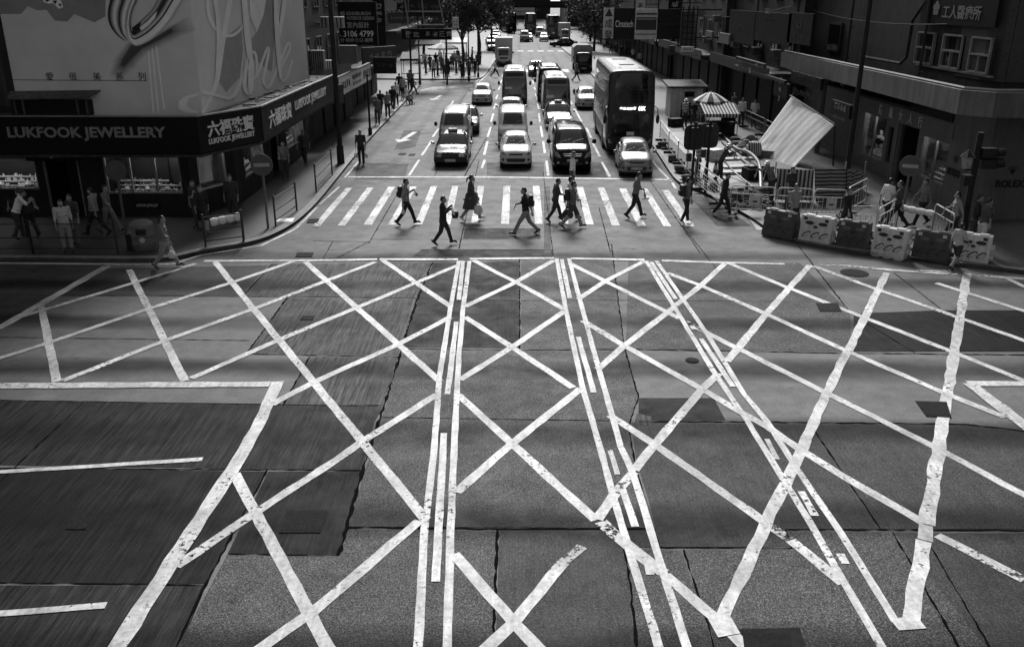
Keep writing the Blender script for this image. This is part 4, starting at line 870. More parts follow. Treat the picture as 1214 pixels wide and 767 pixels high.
p = person('walk_back', 'person all in black leaving the crossing by the pit cover', (856,257), 120, 'black', 'black', arm='black', shoe='shoew', h=1.68)
p = person('walk_f', 'woman in grey tunic and cropped trousers stepping off the left kerb', (199,318.5), 88, 'grey', 'mid', shin='skin', h=1.66); handbag(p, 'white carrier bag held by the woman stepping off the kerb', 1, (.12, .2, .24), BAGL, drop=.26)
p = person('stand', 'person carrying a white bag in each hand along the left kerb', (429,196), 180, 'dark', 'black', h=1.68, arm='dark', group=None); handbag(p, 'white bag in the left hand of the kerbside walker', 0, (.12, .2, .24), BAGL, drop=.26); handbag(p, 'white bag in the right hand of the kerbside walker', 1, (.12, .2, .24), BAGL, drop=.26)
FC = 'people crossing at the far crossing'
for px, f, a, b, lb_, ps in [((587,91.5), 90, 'white', 'black', 'person in white shirt and black trousers striding at the far crossing', 'stride'), ((634,93), 80, 'black', 'black', 'person in black walking in front of the far light car', 'walk'), ((683,97), 95, 'grey', 'black', 'person in grey crossing by the canvas topped lorry', 'walk'), ((638,93), 80, 'dark', 'black', 'second dark figure close behind the one before the light car', 'walk')]:
    person(ps, lb_, px, f, a, b, group=FC)
# ------------------------------------------------------------------ buildings and signs
B_dark = mat('dark_render', .016, .85, var=.3, scale=1.2, streak=.35, bump=.2); B_wall = mat('stained_render', .06, .85, var=.25, scale=.9, streak=.45, bump=.3); B_wall2 = mat('grey_stucco', .028, .85, var=.3, scale=1.4, streak=.4, bump=.3)  # dark tone with random blotches and streaks
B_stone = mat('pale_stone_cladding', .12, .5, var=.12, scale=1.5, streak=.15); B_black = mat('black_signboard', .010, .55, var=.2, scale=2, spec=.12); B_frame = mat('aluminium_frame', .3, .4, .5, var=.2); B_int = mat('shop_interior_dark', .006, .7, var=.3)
B_roof = mat('dirty_canopy_roof', .035, .8, var=.8, scale=5, bump=.5); B_white = mat('white_sign_face', .55, .5, var=.1, scale=2, streak=.15); B_grey = mat('grey_sign_face', .08, .6, var=.15, spec=.2); L_white = mat('white_lettering', .62, .5, var=.05); L_dim = mat('dull_metal_lettering', .3, .4, .4, var=.1); L_black = mat('black_lettering', .012, .5)
B_canopy = mat('painted_canopy_edge', .15, .6, var=.18, scale=1, streak=.35); B_brick = None
def glass_pane(name='shop_glass'):
    m, nt, b = nodes(name); b.inputs['Base Color'].default_value = gray(.01); b.inputs['Roughness'].default_value = .05; b.inputs['Alpha'].default_value = .3
    return m
B_glass = glass_pane()
B_win = mat('dark_window_glass', .012, .08, var=.2, spec=.35)
Lit = glow('display_lamp_glow', .9, 14.0)
def wallseg(mb, p0, p1, z0, z1, opens=(), th=.3, m=0):
    "a wall from p0 to p1 (its outer face, room on the left side of the direction) with openings (s0, s1, z0, z1)"
    p0 = Vector((p0[0], p0[1], 0)); p1 = Vector((p1[0], p1[1], 0)); d = (p1-p0); L = d.length; d.normalize(); n = Vector((-d.y, d.x, 0))
    def blk(s0, s1, a, b):
        if s1-s0 < .01 or b-a < .01: return
        q = [p0+d*s0, p0+d*s1, p0+d*s1+n*th, p0+d*s0+n*th]
        mb.add([(v.x, v.y, a) for v in q]+[(v.x, v.y, b) for v in q], [(3,2,1,0),(4,5,6,7),(0,1,5,4),(1,2,6,5),(2,3,7,6),(3,0,4,7)], m)
    s = 0
    for (a, b, zb, zt) in sorted(opens):
        blk(s, a, z0, z1); blk(a, b, z0, zb); blk(a, b, zt, z1); s = b
    blk(s, L, z0, z1)
    return p0, d, n
def window_at(parent, p0, d, n, op, name='display_window', frame_m=None, th=.3, mull=1, stand=0, lamp=True, depth=1.0, pane=True):
    a, b, zb, zt = op; f = MB(); M_ = Matrix(((d.x, n.x, 0), (d.y, n.y, 0), (0, 0, 1)))
    def bx_(s, t_, z, ds, dt, dz, mb): mb.box(p0+d*s+n*t_+Vector((0, 0, z)), (ds, dt, dz), M=M_)
    w = .06
    for z in (zb+w/2, zt-w/2): bx_((a+b)/2, .08, z, b-a-.004, .1, w, f)
    for k in range(mull+2): bx_(a+w/2+(b-a-w)*k/(mull+1), .08, (zb+zt)/2, w, .1, zt-zb-2*w-.004, f)
    o = f.build(name, frame_m or B_frame, parent)
    g = MB(); bx_((a+b)/2, .09, (zb+zt)/2, b-a-2*w, .012, zt-zb-2*w, g); g.build('pane', B_glass if pane and depth > .5 else B_win, o)
    if depth > .5:
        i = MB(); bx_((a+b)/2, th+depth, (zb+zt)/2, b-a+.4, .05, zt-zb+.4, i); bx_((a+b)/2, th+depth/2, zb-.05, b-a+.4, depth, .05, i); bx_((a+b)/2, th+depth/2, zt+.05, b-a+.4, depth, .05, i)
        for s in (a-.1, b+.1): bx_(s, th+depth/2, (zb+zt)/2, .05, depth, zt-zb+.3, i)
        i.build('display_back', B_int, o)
        if lamp: l = MB(); bx_((a+b)/2, .28, zt-.02, (b-a)*.8, .06, .03, l); l.build('display_lamp', Lit, o)
    return o
def door_at(parent, p0, d, n, op, th=.3):
    a, b, zb, zt = op; M_ = Matrix(((d.x, n.x, 0), (d.y, n.y, 0), (0, 0, 1))); mb = MB()
    mb.box(p0+d*(a+b)/2+n*(th+1.6)+Vector((0, 0, (zb+zt)/2)), (b-a+.4, .05, zt-zb+.2), M=M_)
    for s in (a-.1, b+.1): mb.box(p0+d*s+n*(th+.8)+Vector((0, 0, (zb+zt)/2)), (.05, 1.6, zt-zb), M=M_)
    o = mb.build('entrance', B_int, parent)
    for s in (a+.04, b-.04): f = MB(); f.box(p0+d*s+n*.1+Vector((0, 0, (zb+zt)/2)), (.08, .1, zt-zb), M=M_); f.build('door_jamb', B_frame, o)
    return o
def scrawl(w, h, n, M_, mt, parent, name='lettering', depth=.012, seed=1):
    "a row of brush-stroke characters too far off to read"
    q = random.Random(seed); mb = MB(); cw = w/n; horiz = w >= h*.6
    for k in range(n):
        cx = -w/2+cw*(k+.5) if horiz else 0; s = min(cw*.8, h) if horiz else w*.8; cy = 0 if horiz else h/2-h*(k+.5)/n
        if not horiz: s = min(s, h/n*.85)
        for _ in range(4): 
            y = cy+q.uniform(-.45, .45)*s; l = q.uniform(.5, 1)*s; mb.box((cx+q.uniform(-.1, .1)*s, y, depth/2), (l, s*.1, depth), rz=q.uniform(-.1, .1))
        for _ in range(3):
            x = cx+q.uniform(-.4, .4)*s; l = q.uniform(.4, 1)*s; mb.box((x, cy+q.uniform(-.1, .1)*s, depth/2+.002), (s*.1, l, depth), rz=q.uniform(-.35, .35))
    mb.v = [tuple(M_ @ Vector(v)) for v in mb.v]; return mb.build(name, mt, parent)
def sign(label, o, xdir, w, h, board, texts=(), name='shop_sign', depth=.16, border=None, group=None, up=(0,0,1)):
    "o = centre of the face; texts: (string or int for unreadable characters, cx, cy, w, h, material)"
    t = thing(name, label, 'sign', (0,0,0), 0, group); F = frame(o, xdir, up)
    mb = MB(); mb.b2((-w/2, -h/2, -depth), (w/2, h/2, 0)); mb.v = [tuple(F @ Vector(v)) for v in mb.v]; mb.build('board', board, t)
    if border:
        mb = MB(); e = .05
        for lo, hi in (((-w/2-e, h/2, -depth), (w/2+e, h/2+e, .02)), ((-w/2-e, -h/2-e, -depth), (w/2+e, -h/2, .02)), ((-w/2-e, -h/2, -depth), (-w/2, h/2, .02)), ((w/2, -h/2, -depth), (w/2+e, h/2, .02))): mb.b2(lo, hi)
        mb.v = [tuple(F @ Vector(v)) for v in mb.v]; mb.build('sign_frame', border, t)
    for k, (s, cx, cy, tw, th, mt) in enumerate(texts):
        Q = F @ Matrix.Translation((cx, cy, .004))
        if isinstance(s, int): scrawl(tw, th, s, Q, mt, t, seed=s*7+k+int(abs(o[0])*10))
        else: text(s, tw, th, Q @ Matrix.Translation((0, 0, .008)), mt, t, depth=.016, bold=.012)
    return t
def upper_windows(parent, plane, rng, zs, w=1.4, h=1.5, step=3.2, mt=None):
    "rows of windows on the storeys; plane ('x', v, outward sign) or ('y', v, sign)"
    ax, v, sg = plane
    for z in zs:
        s = rng[0]
        while s < rng[1]:
            mb = MB(); g = MB(); e = .06
            def put(b, s0, s1, z0, z1, d):
                if ax == 'x': b.b2((v, s0, z0), (v+sg*d, s1, z1))
                else: b.b2((s0, v, z0), (s1, v+sg*d, z1))
            put(mb, s-e, s, z-e, z+h+e, .07); put(mb, s+w, s+w+e, z-e, z+h+e, .07); put(mb, s, s+w, z+h, z+h+e, .07); put(mb, s, s+w, z-e, z, .07); put(mb, s+w/2-.025, s+w/2+.025, z, z+h, .06)
            o = mb.build('window', mt or B_frame, parent); put(g, s, s+w, z, z+h, .03); g.build('pane', B_win, o); s += step
# --- left corner building with the jeweller's shop
LB = thing('corner_building', 'jeweller corner building with dark shopfront below a huge ring poster', 'building', (-20, 40, 0))
LB.location = (0, 0, 0)
mb = MB(); fw = (-48, 32.6)
def sx(px, y=32.6): return GY(px, 250, y).x
ops = [(sx(-60)+48, sx(52)+48, 1.15, 2.35), (sx(60)+48, sx(102)+48, .14, 2.5), (sx(131)+48, sx(220)+48, 1.0, 2.4)]
p0, d, n = wallseg(mb, fw, (-12.2, 32.6), 0, 4.2, ops)
opc = (.45, 2.0, 1.0, 2.7)
q0, d2, n2 = wallseg(mb, (-12.2, 32.6), (-11.2, 34.9), 0, 4.2, [opc])
ops3 = [(1.2, 4.2, .9, 2.6), (5.4, 7.0, .14, 2.6), (8.2, 12.0, .9, 2.6)]
q1, d3, n3 = wallseg(mb, (-11.2, 34.9), (-11.2, 49), 0, 4.2, ops3)
mb.build('wall', B_dark, LB)
mb = MB(); mb.prism([(-48,32.7),(-12.0,32.7),(-11.3,34.9),(-11.3,49),(-48,49)], 4.2, 30); mb.build('upper_storeys', B_wall, LB)
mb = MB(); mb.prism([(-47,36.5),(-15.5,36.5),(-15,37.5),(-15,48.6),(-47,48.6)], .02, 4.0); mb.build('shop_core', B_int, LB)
JW = [window_at(LB, p0, d, n, ops[0], mull=1), window_at(LB, p0, d, n, ops[2], mull=2), window_at(LB, q0, d2, n2, opc, mull=0), window_at(LB, q1, d3, n3, ops3[0]), window_at(LB, q1, d3, n3, ops3[2])]
door_at(LB, p0, d, n, ops[1]); door_at(LB, q1, d3, n3, ops3[1])
upper_windows(LB, ('x', -11.3, 1), (36, 48), (13.5, 17, 20.5, 24)); upper_windows(LB, ('y', 32.7, -1), (-40, -14), (14, 17.5, 21, 24.5))
# canopy carrying the fascia
mb = MB(); cp = [(-48,31.02),(-11.15,31.02),(-9.72,33.9),(-9.72,48.6),(-11.28,48.6),(-11.28,34.9),(-12.18,32.58),(-48,32.58)]; mb.prism(cp, 3.82, 3.98); mb.prism([(-48,31.1),(-11.2,31.1),(-9.82,33.9),(-9.82,48.6),(-11.28,48.6),(-11.28,34.9),(-12.18,32.58),(-48,32.58)], 2.62, 2.72); mb.build('canopy', B_roof, LB)
mb = MB()
for k in range(26): mb.box((-10.5+rnd.uniform(-.5,.4), 34.5+k*.52, 4.0), (rnd.uniform(.1,.6), rnd.uniform(.03,.25), rnd.uniform(.02,.07)), rz=rnd.uniform(0,3))
o = mb.build('roof_rubbish', mat('scrap', .2, .8, var=.8, scale=9)); o['kind'] = 'stuff'
FS = thing('shop_fascia_sign', 'long black fascia with grey capital lettering wrapping the left corner', 'sign')
def slab(p, q, z0, z1, th=.08, mt=B_black, name='board', par=None):
    mb = MB(); wallseg(mb, p, q, z0, z1, th=th); return mb.build(name, mt, par)
slab((-48,30.98),(-11.13,30.98),2.78,4.04,par=FS); slab((-11.11,30.985),(-9.69,33.87),2.78,4.04,par=FS); slab((-9.66,33.9),(-9.66,48.6),2.78,4.04,par=FS)
mb = MB(); wallseg(mb, (-48,30.93), (-11.13,30.93), 4.043, 4.09, th=.1); wallseg(mb, (-11.08,30.94), (-9.66,33.86), 4.043, 4.09, th=.1); wallseg(mb, (-9.62,33.9), (-9.62,48.6), 4.043, 4.09, th=.1); mb.build('top_trim', B_frame, FS)
def GYm(a, b, y, out=.012): return (GY((a[0]+b[0])/2, (a[1]+b[1])/2, y), abs(GY(b[0], a[1], y).x-GY(a[0], a[1], y).x), abs(GY(a[0], b[1], y).z-GY(a[0], a[1], y).z))
o_, w_, h_ = GYm((9,151), (197,167), 30.97); text('LUKFOOK JEWELLERY', w_, h_*1.03, frame(o_, (1,0,0)), L_dim, FS, depth=.05, bold=.03)
dc = Vector((1.42, 2.885, 0)).normalized(); mid = Vector((-10.4, 32.43, 0))+Vector((dc.y, -dc.x, 0))*.012
text('六福珠寶', 2.35, .56, frame(mid+Vector((0,0,3.55)), dc), L_white, FS, depth=.03, bold=.025); text('LUKFOOK JEWELLERY', 2.35, .25, frame(mid+Vector((0,0,3.1)), dc), L_white, FS, depth=.03, bold=.02)
text('六福珠寶', 3.6, .66, frame(Vector((-9.645, 36.6, 3.42)), (0,1,0)), L_white, FS, depth=.03, bold=.02); text('LUKFOOK JEWELLERY', 6.6, .5, frame(Vector((-9.645, 42.4, 3.42)), (0,1,0)), L_white, FS, depth=.03, bold=.02)
o_, w_, h_ = GYm((33,180), (88,187), 31.6)
N1 = thing('window_sign', 'small lit shop name glowing under the canopy above the left window', 'sign'); mb = MB(); mb.box(o_+Vector((0,.06,0)), (w_*1.15, .06, h_*2.2)); mb.build('board', B_black, N1); text('LUKFOOK JEWELLERY', w_, h_, frame(o_+Vector((0,.02,0)), (1,0,0)), glow('sign_glow', .8, .9), N1, depth=.02, bold=.01)
o_, w_, h_ = GYm((162,242.5), (188,245.5), 32.58); N2 = thing('window_sign', 'tiny shop name on the base below the middle display window', 'sign'); mb = MB(); mb.box(o_+Vector((0,-.005,0)), (w_*1.2, .02, h_*2.4)); mb.build('board', B_black, N2); text('LUKFOOK JEWELLERY', w_, h_*1.5, frame(o_+Vector((0,-.025,0)), (1,0,0)), L_white, N2, depth=.01)
# jewellery stands inside the windows
def stand(px, py, y, sc_, kind, label):
    p = GY(px, py, y); t = thing('jewellery_stand', label, 'jewellery stand', p, 0, 'jewellery stands in the shop windows'); mb = MB()
    if kind == 0: mb.lathe([(.1,0),(.08,.03),(.03,.05),(.035,.12),(.1,.2),(.12,.3),(.05,.38),(.001,.4)], n=12)
    elif kind == 1: mb.box((0,0,.13), (.2,.06,.26)); mb.box((0,-.03,.02), (.24,.16,.04))
    else: mb.box((0,0,.05), (.3,.2,.1)); mb.cyl((-.1,0,.1), (-.1,0,.2), .03); mb.cyl((.06,0,.1), (.06,0,.26), .03)
    mb.v = [tuple(Vector(v)*sc_) for v in mb.v]; mb.build('stand', B_white, t, True)
    mb = MB(); mb.tube([(math.cos(a)*.07*sc_, -.1*sc_, (.22+math.sin(a)*.08)*sc_) for a in [k*math.pi/5 for k in range(11)]], .012*sc_); mb.build('necklace', mat('bright_metal', .8, .15, 1.0), t, True)
for i, (px, py) in enumerate([(2,229),(16,230),(22,229),(36,229),(42,229),(10,231),(29,231)]): stand(px, py, 33.05, 1.15, i % 3, 'bright jewellery stand in the far left window, number %d from the edge' % 0 if False else ['white bust stand at the very edge of the far left window', 'white block stand second in the far left window', 'twin peg stand third in the far left window', 'white bust stand near the right of the far left window', 'white block stand at the right end of the far left window', 'low twin peg stand in front in the far left window', 'low bust stand in front, mid far left window'][i])
for i, px in enumerate((140,152,160,168,176,185,193,200,208,214)): stand(px, 232.5, 33.0, .95, (i*2+1) % 3, ['stand %s in the middle shop window' % w for w in ('at the left end', 'second from the left', 'third from the left', 'fourth from the left', 'left of the centre', 'right of the centre', 'fourth from the right end', 'third from the right end', 'second from the right end', 'at the right end')][i])
for i in range(5):
    s = .6+i*.3; p = q0+d2*s+n2*.5+Vector((0,0,1.05+.02*i)); t = thing('jewellery_stand', ['glittering stand nearest the shop corner', 'second glittering stand round the shop corner', 'middle glittering stand of the chamfered window', 'fourth glittering stand of the chamfered window', 'last glittering stand of the chamfered window'][i], 'jewellery stand', p, .9, 'jewellery stands in the shop windows'); mb = MB()
    for k in range(14): mb.ell((rnd.uniform(-.14,.14), rnd.uniform(-.1,.1), rnd.uniform(.02,1.2)), (.02,.02,.02), 6, 4)
    mb.box((0,.05,.6), (.24,.02,1.2)); mb.build('stand', mat('bright_metal', .8, .15, 1.0), t)
# the poster
PO = thing('poster_billboard', 'huge grey jewellery poster with two rings and Love script on the corner', 'billboard')
Pg = mat('poster_paper_shade_lifted', .6, .5, var=.14, scale=.35); Pg2 = mat('poster_paper_light_lowered', .40, .5, var=.16, scale=.3)  # one paper: front lightened and side darkened to offset the uneven light
fy = 31.35; c1 = Vector((-11.0, fy, 0)); c2 = Vector((-10.35, 45.2, 0)); pd = (c2-c1).normalized(); pn = Vector((pd.y, -pd.x, 0))
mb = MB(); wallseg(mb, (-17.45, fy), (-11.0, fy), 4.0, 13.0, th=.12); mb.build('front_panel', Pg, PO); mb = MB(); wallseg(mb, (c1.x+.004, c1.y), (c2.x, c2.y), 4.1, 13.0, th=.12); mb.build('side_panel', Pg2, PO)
mb = MB(); mb.b2((-17.7, fy-.02, 3.95), (-17.46, fy+.2, 13)); mb.build('poster_frame', B_dark, PO); mb = MB(); wallseg(mb, (c2.x, c2.y+.01), (c2.x, c2.y+.2), 4.1, 13, th=.2); mb.build('poster_frame', B_dark, PO)
def onp(px, py, k=0):
    d_ = ray(px, py)
    if px <= 236: t_ = fy/d_.y; return Vector((d_.x*t_, fy-.004-.004*k, HCAM+d_.z*t_))
    o3 = Vector((0, 0, HCAM)); t_ = (c1-o3).dot(pn)/d_.dot(pn); return o3+d_*t_+pn*(.004+.004*k)
def ink(polys, mt, k, name='print'):
    mb = MB()
    for q in polys: mb.add([onp(x, y, k) for x, y in q], [tuple(range(len(q)))])
    return mb.build(name, mt, PO)
def gm(c, r=.45):
    c = min(.8, c*2.0) if c > .06 else c
    return mat('print_ink_%03d' % int(c*1000), c, r, var=.12, scale=1.5)
def soft(cxs, k, c0, steps=5, grow=1.0):
    for i in range(steps): pass
ink([[(-6,-60),(-6,17),(25,17),(33,8),(45,13),(55,12),(65,25),(80,26),(88,17),(112,27),(125,20),(126,-60)]], gm(.115), 0, 'petal_print')
ink([[(48,-8),(52,3),(58,5),(63,4),(70,11),(75,9),(73,3),(66,-8)]], gm(.4), 1, 'petal_print'); ink([[(53,0),(56,3),(60,0)],[(62,1),(66,6),(68,1)],[(69,5),(72,9),(73,5)]], gm(.02), 2, 'petal_print')
def soft_print(outer, inner, ca, cb_, k, n=9, name='ring_shadow'):
    for q in range(n): t_ = q/(n-1); ink([[(a[0]+(b[0]-a[0])*t_, a[1]+(b[1]-a[1])*t_) for a, b in zip(outer, inner)]], gm(ca+(cb_-ca)*t_), k+q*.25, name)
soft_print([(150,50),(134,72),(130,90),(142,96),(158,84),(172,66),(200,52),(232,36),(224,20),(205,28),(180,46)], [(156,54),(146,70),(143,78),(148,79),(156,70),(168,58),(190,47),(206,38),(202,34),(190,42),(172,52)], .28, .06, 0, 12)
def spl(pts, n=8):
    Q = []
    for i in range(len(pts)-1):
        a = pts[max(i-1,0)]; b = pts[i]; c = pts[i+1]; e = pts[min(i+2, len(pts)-1)]
        for j in range(n):
            t_ = j/n; Q.append(tuple(.5*((2*b[m])+(-a[m]+c[m])*t_+(2*a[m]-5*b[m]+4*c[m]-e[m])*t_*t_+(-a[m]+3*b[m]-3*c[m]+e[m])*t_**3) for m in (0,1)))
    return Q+[pts[-1]]
def band(outer, inner, tones, k):
    O, I = spl(outer), spl(inner); n = len(tones)
    for q, c in enumerate(tones):
        mb = MB(); L = []
        for a, b in zip(O, I):
            for t_ in (q/n, (q+1)/n): L.append(onp(min(235.5, a[0]+(b[0]-a[0])*t_), a[1]+(b[1]-a[1])*t_, k))
        mb.add(L, [(2*i, 2*i+1, 2*i+3, 2*i+2) for i in range(len(O)-1)]); mb.build('ring_print', gm(c/2 if c > .12 else c, .3), PO)
band([(142,-40),(131,0),(128,16),(130,29),(137,40),(147,48),(152,48)], [(170,-40),(157,0),(152,14),(150,28),(150,38),(151,44),(152,47)], [.04,.02,.02,.1,.28,.48,.62,.7,.66,.5,.3,.1,.02,.02,.08,.3,.55,.72,.78,.7,.5,.3], 4)
band([(240,-40),(217,0),(200,27),(183,45),(168,53.5),(160,54.5),(154,48),(151,32),(153,14),(158,0),(172,-40)], [(212,-40),(187,0),(180,12),(168,24),(160,31),(157,33),(156,30),(156,22),(159,10),(164,0),(178,-40)], [.45,.6,.72,.8,.84,.86,.86,.84,.78,.6,.02,.015,.5,.6,.45,.28,.14,.06,.03,.02,.02,.05,.15,.3,.42,.4,.25,.1], 5)
ink([[(166,33),(176,25),(184,16),(187,14),(184,22),(176,31),(168,37)]], gm(.4), 6, 'ring_print'); ink([[(157,33),(163,29),(168,26),(166,33),(161,42),(158,40)]], gm(.012), 6, 'ring_print')
def ribbon(pts, w, mt, k, name='script_print'):
    mb = MB(); Q = []
    for i in range(len(pts)-1):
        a = pts[max(i-1,0)]; b = pts[i]; c = pts[i+1]; e = pts[min(i+2, len(pts)-1)]
        for j in range(6):
            t_ = j/6; Q.append(tuple(.5*((2*b[m])+(-a[m]+c[m])*t_+(2*a[m]-5*b[m]+4*c[m]-e[m])*t_*t_+(-a[m]+3*b[m]-3*c[m]+e[m])*t_**3) for m in (0,1)))
    Q.append(pts[-1]); L = []
    for i, q in enumerate(Q):
        a = Vector(Q[max(i-1,0)]); b = Vector(Q[min(i+1,len(Q)-1)]); dd = (b-a); dd = dd.normalized() if dd.length > 1e-6 else Vector((1,0)); nn = Vector((-dd.y, dd.x)); ww = w*(.55+.45*abs(math.sin(3.1*i/len(Q)+.5)))/2
        L += [onp(q[0]+nn.x*ww, q[1]+nn.y*ww, k), onp(q[0]-nn.x*ww, q[1]-nn.y*ww, k)]
    mb.add(L, [(2*i, 2*i+1, 2*i+3, 2*i+2) for i in range(len(Q)-1)]); return mb.build(name, mt, PO)
for i, (a, b) in enumerate([((172,25),(181,134)), ((178,45),(187,134)), ((184,55),(194,130))]): ink([[(a[0],a[1]),(a[0]+2.2,a[1]),(b[0]+2,b[1]),(b[0],b[1])]], gm(.4), 1, 'pale_stripe')
ink([[(8,94.6),(174,95.8),(174,96.5),(8,95.3)]], gm(.04), 1, 'thin_line')
for ch, px in zip('愛很美系列', (59,86.5,115,142,168.5)):
    o_ = onp(px, 91, 2); text(ch, .27, .27, frame(o_, (1,0,0)), L_black, PO, depth=.006)
ribbon([(278,-30),(270,15),(263,55),(257,95),(248,120),(240,134)], 6, gm(.27), 1); ribbon([(252,112),(240,109.5),(237.5,110)], 5, gm(.27), 2); ink([[(212,121),(218,115),(236,110),(236,113),(224,117),(221,124),(226,130),(236,132),(236,134.5),(220,134),(212,129)]], gm(.4), 1, 'script_print')
ribbon([(250,111),(262,115),(274,116),(281,106),(287,92),(296,70),(299,62),(303,66),(304,84),(299,96),(294,88)], 4, gm(.27), 3); ribbon([(304,92),(311,72),(317,57),(318,64),(314,84),(312,97),(318,104),(325,90),(331,76),(339,56),(343,51),(343,60),(336,74),(331,86),(335,96),(341,90),(346,72)], 3.2, gm(.27), 2)
ribbon([(246,-20),(246,10),(252,30),(264,41),(276,42),(288,31),(297,12),(302,-20)], 4, gm(.27), 2); ribbon([(252,-10),(258,25),(258,60),(256,90)], 5, gm(.27), 4); ribbon([(288,-10),(292,40),(297,80),(296,106),(292,109),(289,98),(293,70)], 7, gm(.27), 5); ribbon([(326,-5),(328,40),(330,70),(332,94)], 6, gm(.27), 6); ribbon([(338,-10),(334,20),(330,45)], 5, gm(.27), 7)
ink([[(295,-5),(296,20),(304,38),(312,18),(316,-5)]], gm(.27), 3, 'ribbon_print'); ink([[(316,-5),(312,18),(305,38),(298,46),(300,70),(322,86),(326,40),(324,-5)], [(262,60),(257,95),(268,110),(284,92),(288,60),(286,30),(270,42)]], gm(.1), 0, 'ribbon_print')
# plant ledge in front of the poster
HD = thing('window_hood', 'shallow grey window hood below the poster characters', 'window hood'); a = GY(10,113,31.2); b = GY(118,111,31.2); mb = MB(); mb.add([(a.x,fy-.03,a.z+.12),(b.x,fy-.03,b.z+.1),(b.x-.3,fy-.45,b.z-.1),(a.x+.1,fy-.45,a.z-.1),(a.x,fy-.03,a.z+.08),(b.x,fy-.03,b.z+.06),(b.x-.3,fy-.45,b.z-.14),(a.x+.1,fy-.45,a.z-.14)], [(0,1,2,3),(7,6,5,4),(0,4,5,1),(1,5,6,2),(2,6,7,3),(3,7,4,0)]); mb.build('hood_top', B_wall, HD)
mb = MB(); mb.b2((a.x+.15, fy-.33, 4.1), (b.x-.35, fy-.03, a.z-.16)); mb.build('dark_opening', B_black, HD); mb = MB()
for px in (18,28,92,103): q = GY(px,125,31.0); mb.b2((q.x-.03, fy-.4, 4.1), (q.x+.03, fy-.34, a.z-.15))
mb.build('hood_post', B_wall, HD)
# --- second and third building on the left
SB = thing('side_building', 'dark tenement behind the jeweller with air conditioners above a long pale sign', 'building'); mb = MB(); mb.b2((-48,49.05,0), (-11.6,64,27)); mb.build('wall', B_wall2, SB); mb = MB(); mb.b2((-11.6,49.3,2.5), (-10.1,63.5,2.7)); mb.build('canopy', B_roof, SB); upper_windows(SB, ('x', -11.6, 1), (50, 63), (4.2, 7.4, 10.6, 14, 17.4, 20.8))
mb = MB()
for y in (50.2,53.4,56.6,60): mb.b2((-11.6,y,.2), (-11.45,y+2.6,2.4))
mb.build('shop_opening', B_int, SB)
TB = thing('corner_tenement', 'dark tenement at the side street hung with signboards', 'building'); mb = MB(); mb.b2((-48,64.05,0), (-12.2,79,27)); mb.build('wall', B_dark, TB); mb = MB(); mb.b2((-12.2,64.3,3.0), (-10.6,78.6,3.15)); mb.build('canopy', B_roof, TB); upper_windows(TB, ('x', -12.2, 1), (65, 78), (4.6, 8, 11.4, 15))
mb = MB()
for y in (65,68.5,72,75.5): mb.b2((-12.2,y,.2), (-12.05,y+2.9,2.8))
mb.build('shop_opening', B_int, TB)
a = GX(405,94,-9.75); sign('long pale sign with dark characters running along the left pavement', Vector((-9.75, 55.2, 3.25)), (0,1,0), 11.2, 1.0, B_white, [(5,-3.6,0,3.0,.7,L_black),(9,.2,.16,3.2,.3,L_black),(7,.2,-.22,3.0,.22,L_black),(4,3.9,0,2.8,.7,L_black)], border=B_grey)
sign('small grey sign plate hung before the long pale sign', Vector((-9.8, 48.9, 2.95)), (.75,.66,0), 1.0, 1.0, B_grey, [(3,0,.15,.7,.3,L_black)])
yS = 57.5; tl = GY(401,4,yS); br = GY(447,53,yS); cc = (tl+br)/2; w_, h_ = abs(br.x-tl.x), abs(br.z-tl.z); u = w_/46
def sp(px, py): q = GY(px, py, yS); return q.x-cc.x, q.z-cc.z
T_ = []
for s, px, py, w, h, mt in [('愛', 406,18,7,8,L_dim), ('堡', 406,28.5,7,8,L_dim), ('EDINBURGH', 425,16.5,30,4.2,L_dim), ('INTERIOR DESIGN', 427.5,22,34,4.2,L_dim), ('室內設計', 424.5,30,28,7.5,L_dim), ('3106 4799', 425,40.5,38,7.6,L_white), ('計·裝修·傢俬·櫥櫃', 423,48,41,5.2,L_dim), ('L.', 404,42,3,3.5,L_white)]:
    x, z = sp(px, py); T_.append((s, x, z, w*u, h*u, mt))
sign('black interior design signboard with a phone number above the left pavement', cc, (1,0,0), w_*1.02, h_*1.02, B_black, T_, border=B_dark)
p = G(404.5,197); t = thing('street_pole', 'tall thick dark pole standing at the left kerb', 'pole', (p.x,p.y,.13)); mb = MB(); mb.cyl((0,0,0), (0,0,11), .13, .1, 12); mb.build('shaft', B_dark, t, True); mb = MB(); mb.cyl((0,0,0), (0,0,.9), .19, .17, 12); mb.build('pole_base', B_dark, t, True)
bx0 = GY(413,65,p.y+.35); mb = MB(); mb.box(bx0, (.85,.3,.85)); o = mb.build('switch_box', B_grey, None, bevel=.02); tag(o, 'square grey box mounted by the thick dark pole', 'switch box')
for i, (px, py, w, h, y, lb_) in enumerate([(377,72,.75,1.1,51.5,'tall louvred air conditioner nearest the poster edge'), (388,77,.8,.5,52.5,'low air conditioner beside the tall louvred one'), (394,27,1.3,.6,52,'pale metal hood under the roof edge right of the poster')]):
    q = GY(px, py, y); t = thing('air_conditioner', lb_, 'air conditioner', q, 0, 'air conditioners above the left canopy'); mb = MB(); mb.box((0,0,0), (w,.5,h)); mb.build('casing', B_frame if i != 1 else B_white, t, bevel=.02); mb = MB()
    for k in range(6): mb.box((-w*.4+w*.8*k/5, -.26, 0), (w*.05,.02,h*.9))
    mb.build('louvre', B_dark, t)
